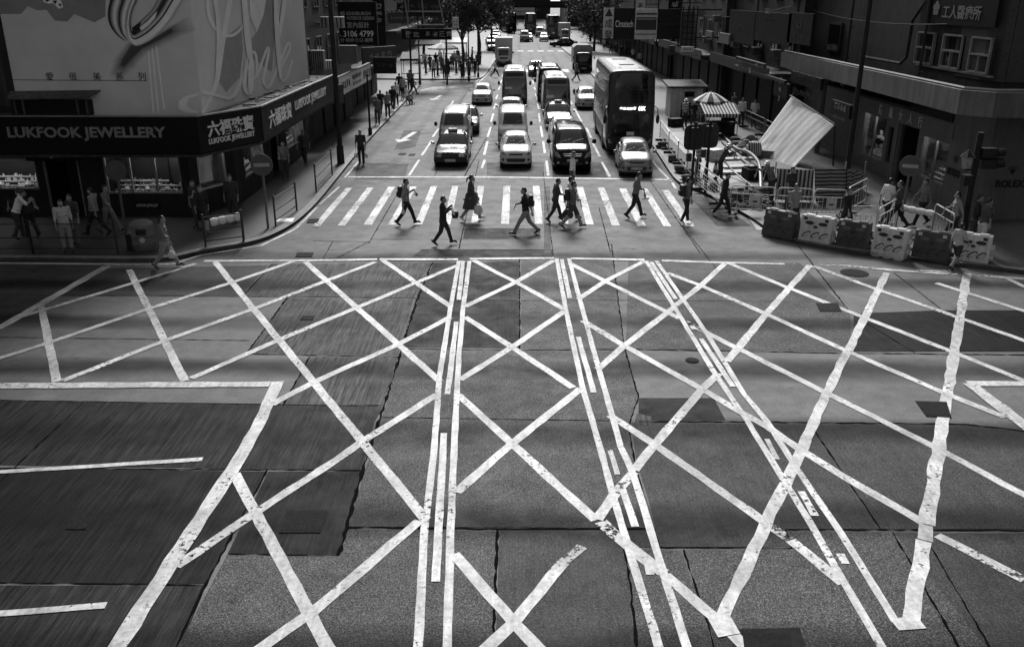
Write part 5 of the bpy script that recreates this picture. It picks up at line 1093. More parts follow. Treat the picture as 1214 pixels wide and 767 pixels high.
q = GY(464,60,66); sign('small dim blue-grey sign slanting out below the black signboard', Vector((-9.9, 66.5, 3.9)), (.55,.83,0), 3.6, 1.2, B_grey, [(4,0,0,2.6,.6,L_dim)])
q = GY(448,78,66); sign('dark hanging board under the slanting sign', GY(456,78,63.5), (1,0,0), 1.6, 1.1, B_dark, [(3,0,0,1.2,.4,B_grey)])
yO = 84; a = GY(476,35,yO); b = GY(535,47,yO); cc = (a+b)/2; sign('long overhead black sign with pale characters across the side pavement', cc, (1,0,0), b.x-a.x, a.z-b.z, B_black, [(2,-1.3,0,1.5,.6,L_dim),(4,1.1,0,2.6,.5,L_dim)], border=B_grey)
mb = MB(); t = thing('sign_gantry', 'steel gantry frame rising above the long overhead sign', 'gantry')
for pa, pb in (((480,0),(484,30)), ((520,0),(527,30)), ((484,30),(527,30)), ((481,14),(524,14)), ((500,0),(503,30))): mb.tube([GY(pa[0],pa[1]-30,yO+.4), GY(*pa,yO+.4), GY(*pb,yO+.4)], .07)
mb.build('frame', B_frame, t)
for px0 in (486,529): q = GY(px0,50,yO+.4); mb = MB(); mb.cyl((q.x,yO+.4,.1), (q.x,yO+.4,q.z+.6), .09); mb.build('post', B_dark, t)
a = GY(478,0,yO+1); b = GY(523,9,yO+1); sign('dark panel of large dim characters cut by the top of the picture', (a+b)/2, (1,0,0), b.x-a.x, 2.2, B_dark, [(3,0,-.4,3.4,1.1,B_grey)])
sign('small white chequered sign on the right end of the gantry', GY(540,27,yO+.2), (1,0,0), .55, .9, B_white, [(2,0,.1,.4,.25,L_black),(2,0,-.2,.4,.25,L_black)])
# --- right hand corner building
RB = thing('corner_building', 'stained corner building with a pale canopy band and watch shop on the right', 'building'); mb = MB()
X0 = 16.9
def ry(px, py=200, x=X0): return GX(px, py, x).y
Ys, Ye = 33.2, 53.0      # runs from the far end towards the corner, room on the left side of travel
def so_(px): return Ye-ry(px)
opsR = [(so_(1016), so_(1043), .75, 2.75), (so_(1047), so_(1053), .8, 2.5), (so_(1058), so_(1083), .14, 2.75), (so_(1088), so_(1121), .9, 2.6)]
pR, dR, nR = wallseg(mb, (X0, Ye), (X0, Ys), 0, 4.2, opsR); pC, dC, nC = wallseg(mb, (X0, Ys), (17.25, 32.2), 0, 4.2)
opF = [(3.3, 5.6, .9, 2.7)]
pF, dF, nF = wallseg(mb, (17.25, 32.2), (50, 32.2), 0, 4.2, [(1.6, 3.9, .85, 2.45)]); mb.build('wall', B_stone, RB)
for op in (opsR[0], opsR[3]): window_at(RB, pR, dR, nR, op, mull=1, frame_m=B_stone)
window_at(RB, pR, dR, nR, opsR[1], mull=0, frame_m=B_stone, lamp=False); door_at(RB, pR, dR, nR, opsR[2]); window_at(RB, pF, dF, nF, (1.6, 3.9, .85, 2.45), mull=1)
mb = MB(); mb.prism([(X0+.1,Ye),(X0+.1,Ys+.1),(17.35,32.3),(50,32.3),(50,Ye)], 4.2, 28)
mb.build('upper_storeys', B_wall2, RB); mb = MB(); mb.prism([(21,52.5),(21,37),(49,37),(49,52.5)], .02, 4.1); mb.build('shop_core', B_int, RB)
mb = MB(); mb.prism([(15.35,Ye),(15.35,31.2),(16.1,30.3),(50,30.3),(50,32.28),(17.33,32.28),(X0+.08,Ys+.1),(X0+.08,Ye)], 4.16, 4.3); mb.build('canopy', B_roof, RB)
mb = MB(); wallseg(mb, (15.3,Ye), (15.3,31.18), 4.12, 4.95, th=.12); wallseg(mb, (15.3,31.16), (16.08,30.26), 4.12, 4.95, th=.12); wallseg(mb, (16.1,30.25), (50,30.25), 4.12, 4.95, th=.12); mb.build('canopy_edge', B_canopy, RB)
mb = MB(); mb.tube([(15.5,Ye,5.0),(15.5,31.3,5.0),(16.2,30.45,5.0),(50,30.45,5.0)], .05); mb.build('gutter_pipe', B_frame, RB)
br_m, nt_, b_ = nodes('brown_brick'); tx = N(nt_, 'ShaderNodeTexBrick'); tx.inputs['Scale'].default_value = 4; tx.inputs['Color1'].default_value = gray(.05); tx.inputs['Color2'].default_value = gray(.035); tx.inputs['Mortar'].default_value = gray(.1); tx.inputs['Mortar Size'].default_value = .012
cc_ = N(nt_, 'ShaderNodeTexCoord'); mp_ = N(nt_, 'ShaderNodeMapping'); mp_.inputs['Rotation'].default_value = (R(90), 0, R(45)); nt_.links.new(cc_.outputs['Object'], mp_.inputs[0]); nt_.links.new(mp_.outputs[0], tx.inputs['Vector']); nt_.links.new(tx.outputs[0], b_.inputs['Base Color']); b_.inputs['Roughness'].default_value = .8
mb = MB(); wallseg(mb, (X0+.02, 35.2), (X0+.02, 33.2), 5.1, 28, th=.1); wallseg(mb, (X0+.03, 33.18), (17.3, 32.25), 5.1, 28, th=.1); wallseg(mb, (17.34, 32.22), (21, 32.22), 5.1, 28, th=.1); mb.build('brick_corner', br_m, RB)
for px0, px1 in ((1088,1107), (1119,1141), (1153,1176)):
    y1 = ry(px0, 50); y0 = ry(px1, 55); f = MB(); zt = GX(px0, 29 if px0 < 1110 else 32, X0).z; zt = 6.55; zb = 5.35
    for z in (zb, zb+.62, zt): f.box((X0, (y0+y1)/2, z), (.12, y1-y0, .07))
    for y in (y0, y1): f.box((X0, y, (zb+zt)/2), (.12, .07, zt-zb))
    f.box((X0, (y0+y1)/2, zb+.31), (.12, .06, .62)); o = f.build('window', B_frame, RB); g = MB(); g.box((X0+.07, (y0+y1)/2, (zb+zt)/2), (.02, y1-y0, zt-zb)); g.build('pane', B_win, o)
mb = MB(); mb.box((X0+.03, (ry(1088,70)+ry(1176,80))/2, 5.27), (.14, ry(1088,70)-ry(1176,80)+.1, .06)); mb.build('window_ledge', B_frame, RB)
mb = MB(); yb = (ry(1107,50)+ry(1119,50))/2; mb.box((X0+.05, (ry(1107)+ry(1119))/2, 5.95), (.06, ry(1107)-ry(1119)-.1, 1.2)); mb.box((X0+.05, (ry(1141)+ry(1153))/2, 5.95), (.06, ry(1141)-ry(1153)-.1, 1.2)); mb.build('dark_panel', B_dark, RB)
y1, y0 = ry(984, 30), ry(998, 35); f = MB(); f.box((X0+.02, (y0+y1)/2, 5.9), (.12, y1-y0, 1.5)); o = f.build('window', B_dark, RB); g = MB(); g.box((X0-.05, (y0+y1)/2, 5.9), (.04, (y1-y0)*.85, 1.3)); g.build('pane', B_win, o)
mb = MB(); yy = ry(1082, 40); mb.tube([(X0-.08, yy-1.0, 7.8), (X0-.08, yy, 7.0), (X0-.08, yy+.05, 5.5), (X0-.08, yy+.6, 5.2), (X0-.08, yy+5, 5.2)], .07, 8); mb.build('drain_pipe', B_dark, RB, True)
upper_windows(RB, ('x', X0+.1, -1), (37, 52), (9, 12.2, 15.4, 18.6, 21.8))
y1, y0 = ry(1097, 5), ry(1188, 5); t = sign('dark clinic signboard with flower emblem and pale characters up on the right wall', Vector((X0-.12, (y0+y1)/2, 7.55)), (0,-1,0), y1-y0, 1.25, B_black, [('工人醫療所', .45, -.16, (y1-y0)*.5, .5, L_dim)])
mb = MB(); c = Vector((X0-.13, (y0+y1)/2+(y1-y0)*.27, 7.5))
for k in range(5): a = k*2*math.pi/5+math.pi/2; mb.cyl(c+Vector((0, -math.cos(a)*.16, math.sin(a)*.16)), c+Vector((-.02, -math.cos(a)*.16, math.sin(a)*.16)), .12, n=12)
mb.cyl(c, c+Vector((-.03,0,0)), .1, n=12); mb.build('flower_emblem', L_dim, t)
# watch shop band with characters, dark board above it
yA, yB = ry(1018,150), ry(1125,190); sign('pale shop band with five dull metal characters over the watch shop door', Vector((X0-.02, (yA+yB)/2, 3.05)), (0,-1,0), yA-yB, .62, B_stone, [('錶', -2.35, 0, .42, .48, L_white), ('廠', -1.15, 0, .42, .46, L_white), ('大', -.1, 0, .4, .46, L_white), ('人', .9, 0, .4, .46, L_white), ('行', 1.9, 0, .42, .46, L_white)], depth=.06)
sign('black board band under the right canopy, above the metal characters', Vector((X0-.06, (ry(1015,140)+ry(1128,160))/2, 3.72)), (0,-1,0), ry(1015,140)-ry(1128,160), .66, B_black, [(4,-3.0,0,1.6,.34,B_dark),(5,2.0,0,2.0,.34,B_dark)])
mb = MB(); t = thing('awning', 'folded dark awning under the right canopy', 'awning'); mb.add([(X0-.1,46.5,3.95),(X0-.1,36.8,3.95),(X0-1.0,36.8,3.75),(X0-1.0,46.5,3.75),(X0-.1,46.5,3.85),(X0-.1,36.8,3.85),(X0-1.0,36.8,3.68),(X0-1.0,46.5,3.68)], [(0,1,2,3),(7,6,5,4),(0,4,5,1),(1,5,6,2),(2,6,7,3),(3,7,4,0)]); mb.build('awning_cloth', B_wall2, t); scrawl(.6,.14,2,frame(Vector((X0-1.005,44.2,3.9)),(0,-1,0)),L_white,t)
def crown(F_, par, s, mt):
    mb = MB()
    for k in range(5):
        a = R(-40+20*k); L = .34*s; b0 = Vector((math.sin(a)*.05*s, -.02*s, 0)); tip = Vector((math.sin(a)*L, math.cos(a)*L-.04*s, 0)); nn = Vector((math.cos(a), -math.sin(a), 0))*.035*s
        mb.add([b0-nn, b0+nn, tip, b0-nn+Vector((0,0,.01)), b0+nn+Vector((0,0,.01)), tip+Vector((0,0,.01))], [(0,2,1),(3,4,5),(0,1,4,3),(1,2,5,4),(2,0,3,5)]); mb.ell(tip, (.035*s,.035*s,.012), 8, 5)
    mb.ell((0,-.06*s,.004), (.1*s,.03*s,.01), 10, 5); mb.v = [tuple(F_ @ Vector(v)) for v in mb.v]; return mb.build('crown_emblem', mt, par)
for (o_, xd, w_, lb_) in ((Vector((18.2, 32.185, 1.5)), (1,0,0), 1.05, 'watch shop name and crown on the pale front wall of the right corner'), (Vector((X0-.015, 33.85, 1.6)), (0,-1,0), .95, 'watch shop name and crown on the pale pier left of the lantern post')):
    t = thing('shop_sign', lb_, 'sign'); F_ = frame(o_, xd); text('ROLEX', w_, .27, F_ @ Matrix.Translation((0,0,.02)), L_black, t, depth=.03, bold=.02); crown(F_ @ Matrix.Translation((0,.42,.02)), t, .7, L_black)
for k, px in enumerate((1020,1026,1033,1039)): 
    for z in (.9,1.5,2.05): pass
for k in range(7):
    s = opsR[0][0]+.3+k*.36; p = pR+dR*s+nR*.6+Vector((0,0,.85+(k % 2)*.7)); t = thing('display_tray', ['pale display tray at the %s of the right shop window' % w for w in ('far end','far end, raised one','far third','middle, raised one','near third','near third, raised one','near end')][k], 'display tray', p, 0, 'trays in the right shop window'); mb = MB(); mb.box((0,0,.05), (.3,.28,.1)); mb.box((.08,0,.2), (.04,.24,.3)); mb.build('tray', B_white, t)
# --- dark buildings up the right side
RU = [(53.1,70,16.4,B_dark,'dark arcade building with shop signs behind the striped umbrella'), (70.1,92,15.8,B_wall2,'grey fronted building past the arcade on the right'), (92.1,125,15.5,B_dark,'dark block under the oven billboard'), (125.1,170,15.6,B_wall2,'grey block far along the right side'), (170.1,235,16.2,B_dark,'farthest dark block on the right side')]
for (ya, yb, x, mt, lb_) in RU:
    t = thing('tenement_block', lb_, 'building', group='blocks along the right side'); mb = MB(); mb.b2((x,ya,0), (52,yb,27)); mb.build('wall', mt, t); mb = MB(); mb.b2((x-1.6,ya+.2,3.5), (x-.004,yb-.2,3.68)); mb.build('canopy', B_roof, t); mb = MB(); mb.b2((x-1.66,ya+.2,3.3), (x-1.604,yb-.2,4.0)); mb.build('canopy_edge', B_dark, t)
    y = ya+.8
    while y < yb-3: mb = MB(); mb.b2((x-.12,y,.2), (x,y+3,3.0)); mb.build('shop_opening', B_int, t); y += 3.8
    upper_windows(t, ('x', x, -1), (ya+1, yb-2), (4.6, 7.8, 11, 14.2), step=3.6)
DX = 14.6
def rs(lb_, pa, pb, x, board, texts, xd=(0,-1,0), **k):
    a = GX(*pa, x); b = GX(*pb, x); c = (a+b)/2; return sign(lb_, c, xd, abs(a.y-b.y), abs(a.z-b.z), board, texts, **k)
yC = 71.0; a = GY(716,10,yC); b = GY(727,46,yC); sign('upright white sign with triangle mark and two black characters', (a+b)/2, (1,0,0), b.x-a.x, a.z-b.z, B_white, [('成',0,-.02,.56,.66,L_black),('發',0,-.82,.56,.66,L_black),('▲',0,.8,.6,.6,L_black)], name='billboard')
a = GY(728,10,yC); b = GY(752,47,yC); sign('dark billboard panel with pale stretched lettering right of the white sign', (a+b)/2, (1,0,0), b.x-a.x-.01, a.z-b.z, B_grey if False else mat('dark_billboard', .02, .6, spec=.15), [('Cimatech',0,0,1.35,.5,L_white)], name='billboard')
a = GY(753,11,yC); b = GY(779,47,yC); t = sign('white billboard panel showing a black built-in oven', (a+b)/2, (1,0,0), b.x-a.x-.01, a.z-b.z, B_white, [], name='billboard'); c = (a+b)/2; mb = MB(); mb.b2((c.x-.78,yC-.03,c.z-.42),(c.x+.78,yC-.005,c.z+.5)); mb.b2((c.x-.78,yC-.03,c.z+.68),(c.x+.78,yC-.005,c.z+.8)); mb.b2((c.x-.78,yC-.03,c.z-.76),(c.x+.78,yC-.005,c.z-.7)); mb.build('oven_picture', L_black, t); mb = MB(); mb.b2((c.x-.7,yC-.05,c.z+.34),(c.x+.7,yC-.03,c.z+.4)); mb.build('oven_handle', L_dim, t)
a = GY(780,11,yC); b = GY(806,47,yC); sign('plain dark billboard panel at the right end with faint line of text', (a+b)/2, (1,0,0), b.x-a.x-.01, a.z-b.z, mat('dark_billboard', .02, .6, spec=.15), [(9,0,0,1.5,.12,B_grey)], name='billboard')
mb = MB(); t = thing('steel_lattice', 'steel lattice holding the oven billboards out from the right wall', 'frame'); 
for z in (GY(760,12,yC).z, GY(760,45,yC).z): mb.tube([(7.2,yC+.3,z),(15.7,yC+.3,z)], .06)
for px in (720,752,780,806): q = GY(px,20,yC+.3); mb.tube([(q.x,yC+.3,q.z-2.2),(q.x,yC+.3,q.z+1.5)], .06)
mb.build('frame', B_dark, t); mb = MB()
for i in range(5): y0_ = 62+i*.0; 
lat = thing('sign_lattice', 'rusty lattice scaffold beside the oven billboards', 'scaffold'); mb = MB(); yl = 66; 
for px in (809,815,821,826): q = GY(px,30,yl); mb.tube([(q.x,yl,GY(px,58,yl).z),(q.x,yl,GY(px,8,yl).z)], .05)
for py in range(12,58,7): mb.tube([GY(809,py,yl), GY(826,py,yl)], .04); 
mb.build('poles', B_wall2, lat); mb = MB(); mb.b2((GY(809,0,yl).x,yl+.1,GY(0,56,yl).z),(GY(826,0,yl).x,yl+.14,GY(0,14,yl).z)); mb.build('sheeting', B_grey, lat)
yF = 63; sign('little white slanted sign on the dark arcade front', GY(815,59,yF), (1,0,0), .85, .38, B_white, [(3,0,0,.55,.25,L_black)]); sign('thin white strip of small letters under the slanted white sign', GY(820,65.5,yF), (1,0,0), 1.5, .1, B_dark, [(12,0,0,1.45,.09,L_white)]); sign('small pale square sign hung edge on beside the slanted white sign', GY(797,60,66), (.8,.6,0), .5, .65, B_grey, [(2,0,0,.35,.3,L_black)])
rs('dark poster with faint word on the right upper wall', (866,12), (893,55), 15.2, B_black, [('Giorgio' if False else 6,0,0,2.0,.3,B_grey)]); rs('black banner with pale letters high on the right wall', (896,14), (935,55), 15.2, B_black, [('TSC',-1.2,.9,1.0,.3,L_dim),(8,-.3,.45,2.4,.14,B_grey),(6,0,-.9,3.0,.3,B_wall2)]); rs('dark portrait format poster beside the banner', (936,15), (960,55), 15.2, B_black, [(2,0,.2,.9,.5,B_grey),(3,0,-.4,1.8,.25,B_grey)])
sign('pale blank strip sign leftmost under the windows', GX(840,42,15.0), (0,-1,0), 2.4, .6, B_canopy, []); sign('second pale blank strip sign under the windows', GX(858,46,15.0), (0,-1,0), 3.2, .7, B_canopy, [])
rs('shop sign with rows of dim characters and a light square at its end', (873,68), (905,80), 14.4, B_dark, [(9,-.6,0,2.6,.4,B_grey),(1,1.9,0,.5,.6,L_dim)], border=B_grey); rs('dark fascia with a round monogram', (870,80), (930,96), 14.4, B_dark, [(1,-1.6,0,.6,.6,L_dim)]); rs('black hanging cloth sign with swirling strokes near the tarpaulin', (938,84), (972,108), 14.9, B_black, [(7,0,.2,3.6,.9,B_grey),(9,0,-.7,3.6,.4,B_wall2)]); rs('small oval lettered sign right of the tall column', (986,118), (1006,142), 15.0, B_black, [(4,0,.1,1.6,.5,L_dim),(6,0,-.4,1.6,.12,L_dim)]); rs('tilted pale banner with brush letters under the arcade', (918,95), (932,118), 14.6, B_wall2, [(3,0,0,.6,1.4,L_dim)])
p = GX(972,150,16.0); t = thing('downpipe_column', 'pale vertical column with a square head beside the cloth sign', 'column', (16.0,p.y,.13)); mb = MB(); mb.cyl((0,0,0),(0,0,3.6),.13,.12,10); mb.build('shaft', B_canopy, t, True); mb = MB(); mb.box((0,0,3.7),(.5,.5,.25)); mb.build('head', B_canopy, t)
p = G(1000,215); p = G(998,222); t = thing('street_pole', 'tall dark lamp pole rising in front of the right building', 'pole', (GX(1005,200,14.2).x, GX(1005,200,14.2).y, .13)); mb = MB(); mb.cyl((0,0,0),(.0,0,12),.11,.08,12); mb.build('shaft', B_dark, t, True); mb = MB(); mb.cyl((0,0,0),(0,0,1.0),.17,.15,12); mb.build('pole_base', B_dark, t, True)
# --- far end of the street
FB = thing('footbridge', 'dark covered footbridge closing the far end of the street', 'footbridge'); mb = MB(); mb.b2((-45,232,5.0),(60,238,5.6)); mb.b2((-45,232,8.2),(60,238,8.6)); mb.build('deck', B_dark, FB); mb = MB(); mb.b2((-45,231.9,5.62),(60,232,6.6)); mb.build('parapet', B_wall2, FB); mb = MB()
for x in (-28,-14,19,34): mb.b2((x-.5,234,0),(x+.5,236,8.2))
mb.build('pier', B_wall2, FB); yb_ = 231; a = GY(600,10,yb_); b = GY(634,18,yb_); sign('white advertising panel on the far footbridge', (a+b)/2, (1,0,0), b.x-a.x, a.z-b.z+.2, B_white, [(7,.5,0,3.5,.5,L_black)], name='billboard')
for i, (xa, xb, ya, yb, h, mt, lb_) in enumerate([(-75,-14,252,300,34,B_wall2,'grey tower block beyond the footbridge at the left'), (-13.8,12,330,360,40,B_dark,'dark tower block closing the street axis'), (14,75,252,300,34,B_dark,'dark tower block beyond the footbridge at the right'), (-52,-17,120,160,30,B_dark,'dark block behind the market on the far left corner'), (-52,-18,160.1,228,30,B_wall2,'grey block along the far left pavement'), (-52,-30,97.5,119.8,24,B_dark,'dark block at the back of the far left plaza')]):
    t = thing('tenement_block', lb_, 'building', group='blocks at the far end'); mb = MB(); mb.b2((xa,ya,0),(xb,yb,h)); mb.build('wall', mt, t)
    if i in (0,1,2): upper_windows(t, ('y', ya, -1), (xa+2, xb-3), (3,7,11), w=2, h=1.6, step=4.5)
    else: upper_windows(t, ('x', xb, 1), (ya+2, yb-3), (4.6, 8, 11.4), step=4); mb = MB(); mb.b2((xb,ya+.3,3.3),(xb+1.4,yb-.3,3.6)); mb.build('canopy', B_roof, t)
# --- the camera's own side of the junction
for (xa, xb, ya, yb, h, mt, lb_) in [(-60,-17.5,-40,15.5,32,B_wall2,'tall block on the near left corner of the junction'), (24,70,-40,16.5,32,B_wall2,'tall block on the near right corner of the junction')]:
    t = thing('near_tower_block', lb_, 'building', group='blocks on the near corners'); mb = MB(); mb.b2((xa,ya,0),(xb,yb,h)); mb.build('wall', mt, t)
    upper_windows(t, ('y', yb, 1), (xa+2, xb-3), (5,8.4,11.8), step=4)
t = thing('footbridge', 'covered footbridge from which the junction is seen', 'footbridge'); mb = MB(); mb.b2((-17.4,-4.2,5.6),(23.9,-.6,6.1)); mb.b2((-17.4,-4.4,9.6),(23.9,.2,9.8)); mb.build('deck', B_wall2, t); mb = MB()
for k in range(14):
    x = -16+k*3; mb.b2((x-.04,-.72,6.1),(x+.04,-.64,9.6))
mb.b2((-17.4,-.7,7.1),(23.9,-.62,7.16)); mb.build('railing', B_frame, t)

scrawl(.86, .24, 5, frame((-.16, -.02, 2.46), (1,0,0)), glow('lit_digit', .8, 1.2), BUS, name='destination_lettering', depth=.006, seed=5)

PS = [(-14.6,99,6.2,'tall dark upright sign nearest on the far left'),(-15.6,121,5.2,'squat grey sign behind the plaza trees'),(-15.4,133,6.4,'wide black sign over the far left pavement'),(-15.2,150,5.0,'small pale sign along the far left pavement'),(-15.5,172,6.0,'dark upright sign far along the left'),(-15.2,198,5.6,'grey square sign farthest on the left'),
  (13.6,80,6.6,'black upright sign just beyond the oven billboards'),(13.0,88,5.4,'grey wide sign past the black upright one on the right'),(13.4,101,6.3,'pale narrow sign hung far out on the right'),(12.8,112,5.3,'black wide sign behind the right tree'),(13.2,128,6.4,'grey upright sign beyond the right tree'),(13.0,146,5.4,'pale small sign far up the right side'),(13.4,168,6.2,'dark wide sign far up the right side'),(13.2,195,5.6,'last grey sign up the right side')]
for i, (x, y, z, lb_) in enumerate(PS):
    w_, h_ = [(1.1,2.6),(2.2,1.2),(3.2,1.0),(1.2,1.2)][0 if 'upright' in lb_ or 'narrow' in lb_ else 2 if 'wide' in lb_ else 1 if 'squat' in lb_ else 3]
    bm_ = B_white if 'pale' in lb_ else B_grey if 'grey' in lb_ else B_black; ink_ = L_black if bm_ is B_white else L_dim
    t = sign(lb_, Vector((x, y, z)), (1,0,0), w_, h_, bm_, [(3 if w_ < h_ else 4, 0, 0, w_*.75, h_*.8 if w_ < h_ else h_*.5, ink_)], border=B_dark, group='signs hung over the far pavements')
    mb = MB(); s_ = -1 if x < 0 else 1; mb.tube([(x+s_*w_/2, y+.1, z+h_*.3), (-18.5 if x < 0 else 16.2, y+.1, z+h_*.3)], .04); mb.build('bracket', B_dark, t)

# trays of small glittering pieces under the lamps
M_gem = mat('bright_metal', .8, .15, 1.0)
for i, (P0, D_, N_, op, lb_) in enumerate([(p0, d, n, ops[0], 'tray of glittering pieces along the far left window'), (p0, d, n, ops[2], 'tray of glittering pieces along the middle shop window'), (q1, d3, n3, ops3[0], 'tray of glittering pieces in the first side street window'), (q1, d3, n3, ops3[2], 'tray of glittering pieces in the second side window'), (pR, dR, nR, opsR[0], 'tray of glittering pieces in the right shop window'), (pR, dR, nR, opsR[3], 'tray of glittering pieces right of the watch shop door'), (pF, dF, nF, (1.6,3.9,.85,2.45), 'tray of glittering pieces at the right edge window')]):
    t = thing('jewellery_tray', lb_, 'jewellery tray', (0,0,0), 0, 'trays of jewellery'); a, b, zb, zt = op; q = random.Random(i); mb = MB(); M_ = Matrix(((D_.x, N_.x, 0), (D_.y, N_.y, 0), (0, 0, 1)))
    for k in range(3): mb.box(P0+D_*(a+b)/2+N_*(.5+.2*k)+Vector((0,0,zb+.04+.14*k)), (b-a-.3,.17,.04), M=M_)
    mb.build('tray', CLO['pale'], t); mb = MB()
    for k in range(int(34*(b-a))):
        z = q.choice((0,0,1,1,2)); c = P0+D_*q.uniform(a+.2,b-.2)+N_*(.45+.2*z+q.uniform(0,.1))+Vector((0,0,zb+.08+.14*z)); s_ = q.uniform(.02,.05); mb.box(c+Vector((0,0,s_*.9)), (s_*1.5, s_, s_*2.2), rz=q.uniform(0,3))
    mb.build('pieces', M_gem if i % 2 else CLO['white'], t)

# clutter on the right hand walls
ORD = ['first','second','third','fourth','fifth','sixth','seventh','eighth','ninth','tenth','eleventh','twelfth','thirteenth','fourteenth']
for i, (y, z, x) in enumerate([(54.2,6.4,16.4),(56.8,4.6,16.4),(59.2,6.2,16.4),(61.5,4.5,16.4),(64.6,6.5,16.4),(67.4,4.7,16.4),(71.6,6.3,15.8),(75,4.6,15.8),(78.4,6.6,15.8),(82,4.7,15.8),(86,6.2,15.8),(90,4.6,15.8),(95,6.4,15.5),(101,4.8,15.5)]):
    t = thing('air_conditioner', 'boxy air conditioner on the right walls, %s beyond the corner building' % ORD[i], 'air conditioner', (x-.36, y, z), 0, 'air conditioners on the right walls'); mb = MB(); mb.box((0,0,0), (.55,.8,.5)); mb.build('casing', B_canopy if i % 3 else B_grey, t, bevel=.02); mb = MB(); mb.cyl((-.276,.08,0),(-.29,.08,0), .2, n=16); mb.build('fan_grille', B_dark, t); mb = MB()
    for s_ in (-1,1): mb.box((.05,s_*.33,-.28), (.6,.04,.04))
    mb.build('bracket', B_frame, t)
for i, (y, x, lb_) in enumerate([(53.6,16.3,'drain pipe at the joint of corner building and arcade'),(62.6,16.3,'drain pipe halfway along the arcade wall'),(69.7,16.3,'drain pipe at the far end of the arcade wall'),(84,15.7,'drain pipe on the grey fronted building'),(37.9,16.86,'thin pipe beside the clinic windows on the right corner building'),(46.5,16.86,'thin pipe on the bare wall of the right corner building')]):
    mb = MB(); mb.tube([(x-.1,y,4.4),(x-.1,y,14)], .06, 8); 
    for k in range(6): mb.box((x-.06,y,5+k*1.5), (.16,.16,.05))
    tag(mb.build('drain_pipe', B_wall2, None, True), lb_, 'pipe', 'pipes on the right walls')
for i, (pa, pb, sag, lb_) in enumerate([((16.2,55,7.4),(15.2,92,7.0),.8,'cable slung along the right walls above the air conditioners'),((16.7,36,6.95),(16.7,52.5,7.2),.25,'cable along the bare wall of the right corner building'),((-11.5,50,6.8),(-12,78,6.4),.5,'cable slung along the left tenements')]):
    a = Vector(pa); b = Vector(pb); mb = MB(); mb.tube([a.lerp(b, k/16)-Vector((0,0,sag*4*(k/16)*(1-k/16))) for k in range(17)], .025, 5); tag(mb.build('cable', B_dark, None, True), lb_, 'cable', 'cables on the walls')
# ------------------------------------------------------------------ street furniture and works
M_galv = mat('galvanised_steel', .42, .4, .6, var=.2, scale=6); M_railw = mat('white_barrier_paint', .55, .5, var=.2, scale=8); M_foot = mat('rubber_foot', .02, .8); M_rail = mat('dark_rail_paint', .025, .5)
ZP = .13
def barrier(label, a, b, white=False, plate=False, z=ZP, bars=9, group='crowd barriers round the works', net=False):
    a = Vector((a.x, a.y, 0)); b = Vector((b.x, b.y, 0)); L = (b-a).length-.06; c = (a+b)/2; rz = math.atan2((b-a).y, (b-a).x)
    t = thing('crowd_barrier', label, 'barrier', (c.x, c.y, z), rz, group); mt = M_railw if white else M_galv
    h = 1.08; e = .12; mb = MB(); r = .024
    pts = [(-L/2, 0, .1), (-L/2, 0, h-e), (-L/2+.04, 0, h-.03), (-L/2+e, 0, h), (L/2-e, 0, h), (L/2-.04, 0, h-.03), (L/2, 0, h-e), (L/2, 0, .1)]
    mb.tube(pts, r); mb.tube([(-L/2, 0, .2), (L/2, 0, .2)], .018); mb.tube([(-L/2, 0, h-.3), (L/2, 0, h-.3)], .018); mb.build('frame', mt, t, True)
    mb = MB()
    for k in range(1, bars+1): x = -L/2+L*k/(bars+1); mb.tube([(x, 0, .2), (x, 0, h-.3)], .011, 5)
    if net:
        for k in range(1, 4): mb.tube([(-L/2, 0, .2+k*.14), (L/2, 0, .2+k*.14)], .01, 5)
    mb.build('bars', mt, t, True)
    for s in (-1, 1): mb = MB(); mb.box((s*L*.36, 0, .06), (.1, .62, .1)); mb.tube([(s*L*.36, 0, .1), (s*L*.36, 0, .22)], .02); mb.build('foot', M_foot, t, bevel=.02)
    if plate: mb = MB(); mb.box((.05*L, -.035, .55), (.36, .02, .36)); o = mb.build('notice_plate', B_white, t); mb = MB(); mb.box((.05*L, -.05, .52), (.17, .012, .06)); mb.build('mark', L_black, o)
    return t
ch = [(776,163), (786,178), (797,191), (808,203), (818,215)]
for i in range(4): barrier('steel barrier along the right kerb, %s from the bus' % ['first', 'second', 'third', 'fourth'][i], G(ch[i][0]+6, ch[i][1]+2, ZP), G(ch[i+1][0]+6, ch[i+1][1]+2, ZP), group='barriers along the right kerb')
barrier('white meshed barrier slanting at the kerb corner by the crossing', G(826,222,ZP), G(854,247,ZP), True, bars=12, net=True)
barrier('pale barrier with notice plate at the left front of the works', G(864,253,ZP), G(918,256,ZP), True, True, bars=6)
barrier('steel barrier with bars in front of the vertical striped sheet', G(918.5,256,ZP), G(961,258,ZP), True, bars=6)
barrier('pale barrier with notice plate in front of the horizontal striped sheet', G(961.5,258,ZP), G(1001,259,ZP), True, True, bars=6)
barrier('barrier turned away at the right end of the striped sheets', G(1002,256,ZP), G(1025,243,ZP), True, bars=6)
barrier('low barrier behind the third plastic block', G(997,281,ZP), G(1037,281,ZP), True, bars=5); barrier('slanting barrier behind the fourth plastic block', G(1037,284,ZP), G(1060,270,ZP), True, bars=5); barrier('barrier leaning by the white roll behind the last plastic blocks', G(1103,277,ZP), G(1126,292,ZP), True, bars=5)
barrier('far railing before two people in white tops', G(878,149,ZP), G(905,163,ZP), bars=5, group=None); barrier('far railing left of the one before the white tops', G(860,139,ZP), G(877.5,148.5,ZP), bars=5, group=None); barrier('railing nearest the tarpaulin behind the cloth heap', G(906,164,ZP), G(930,178,ZP), bars=5, group=None)
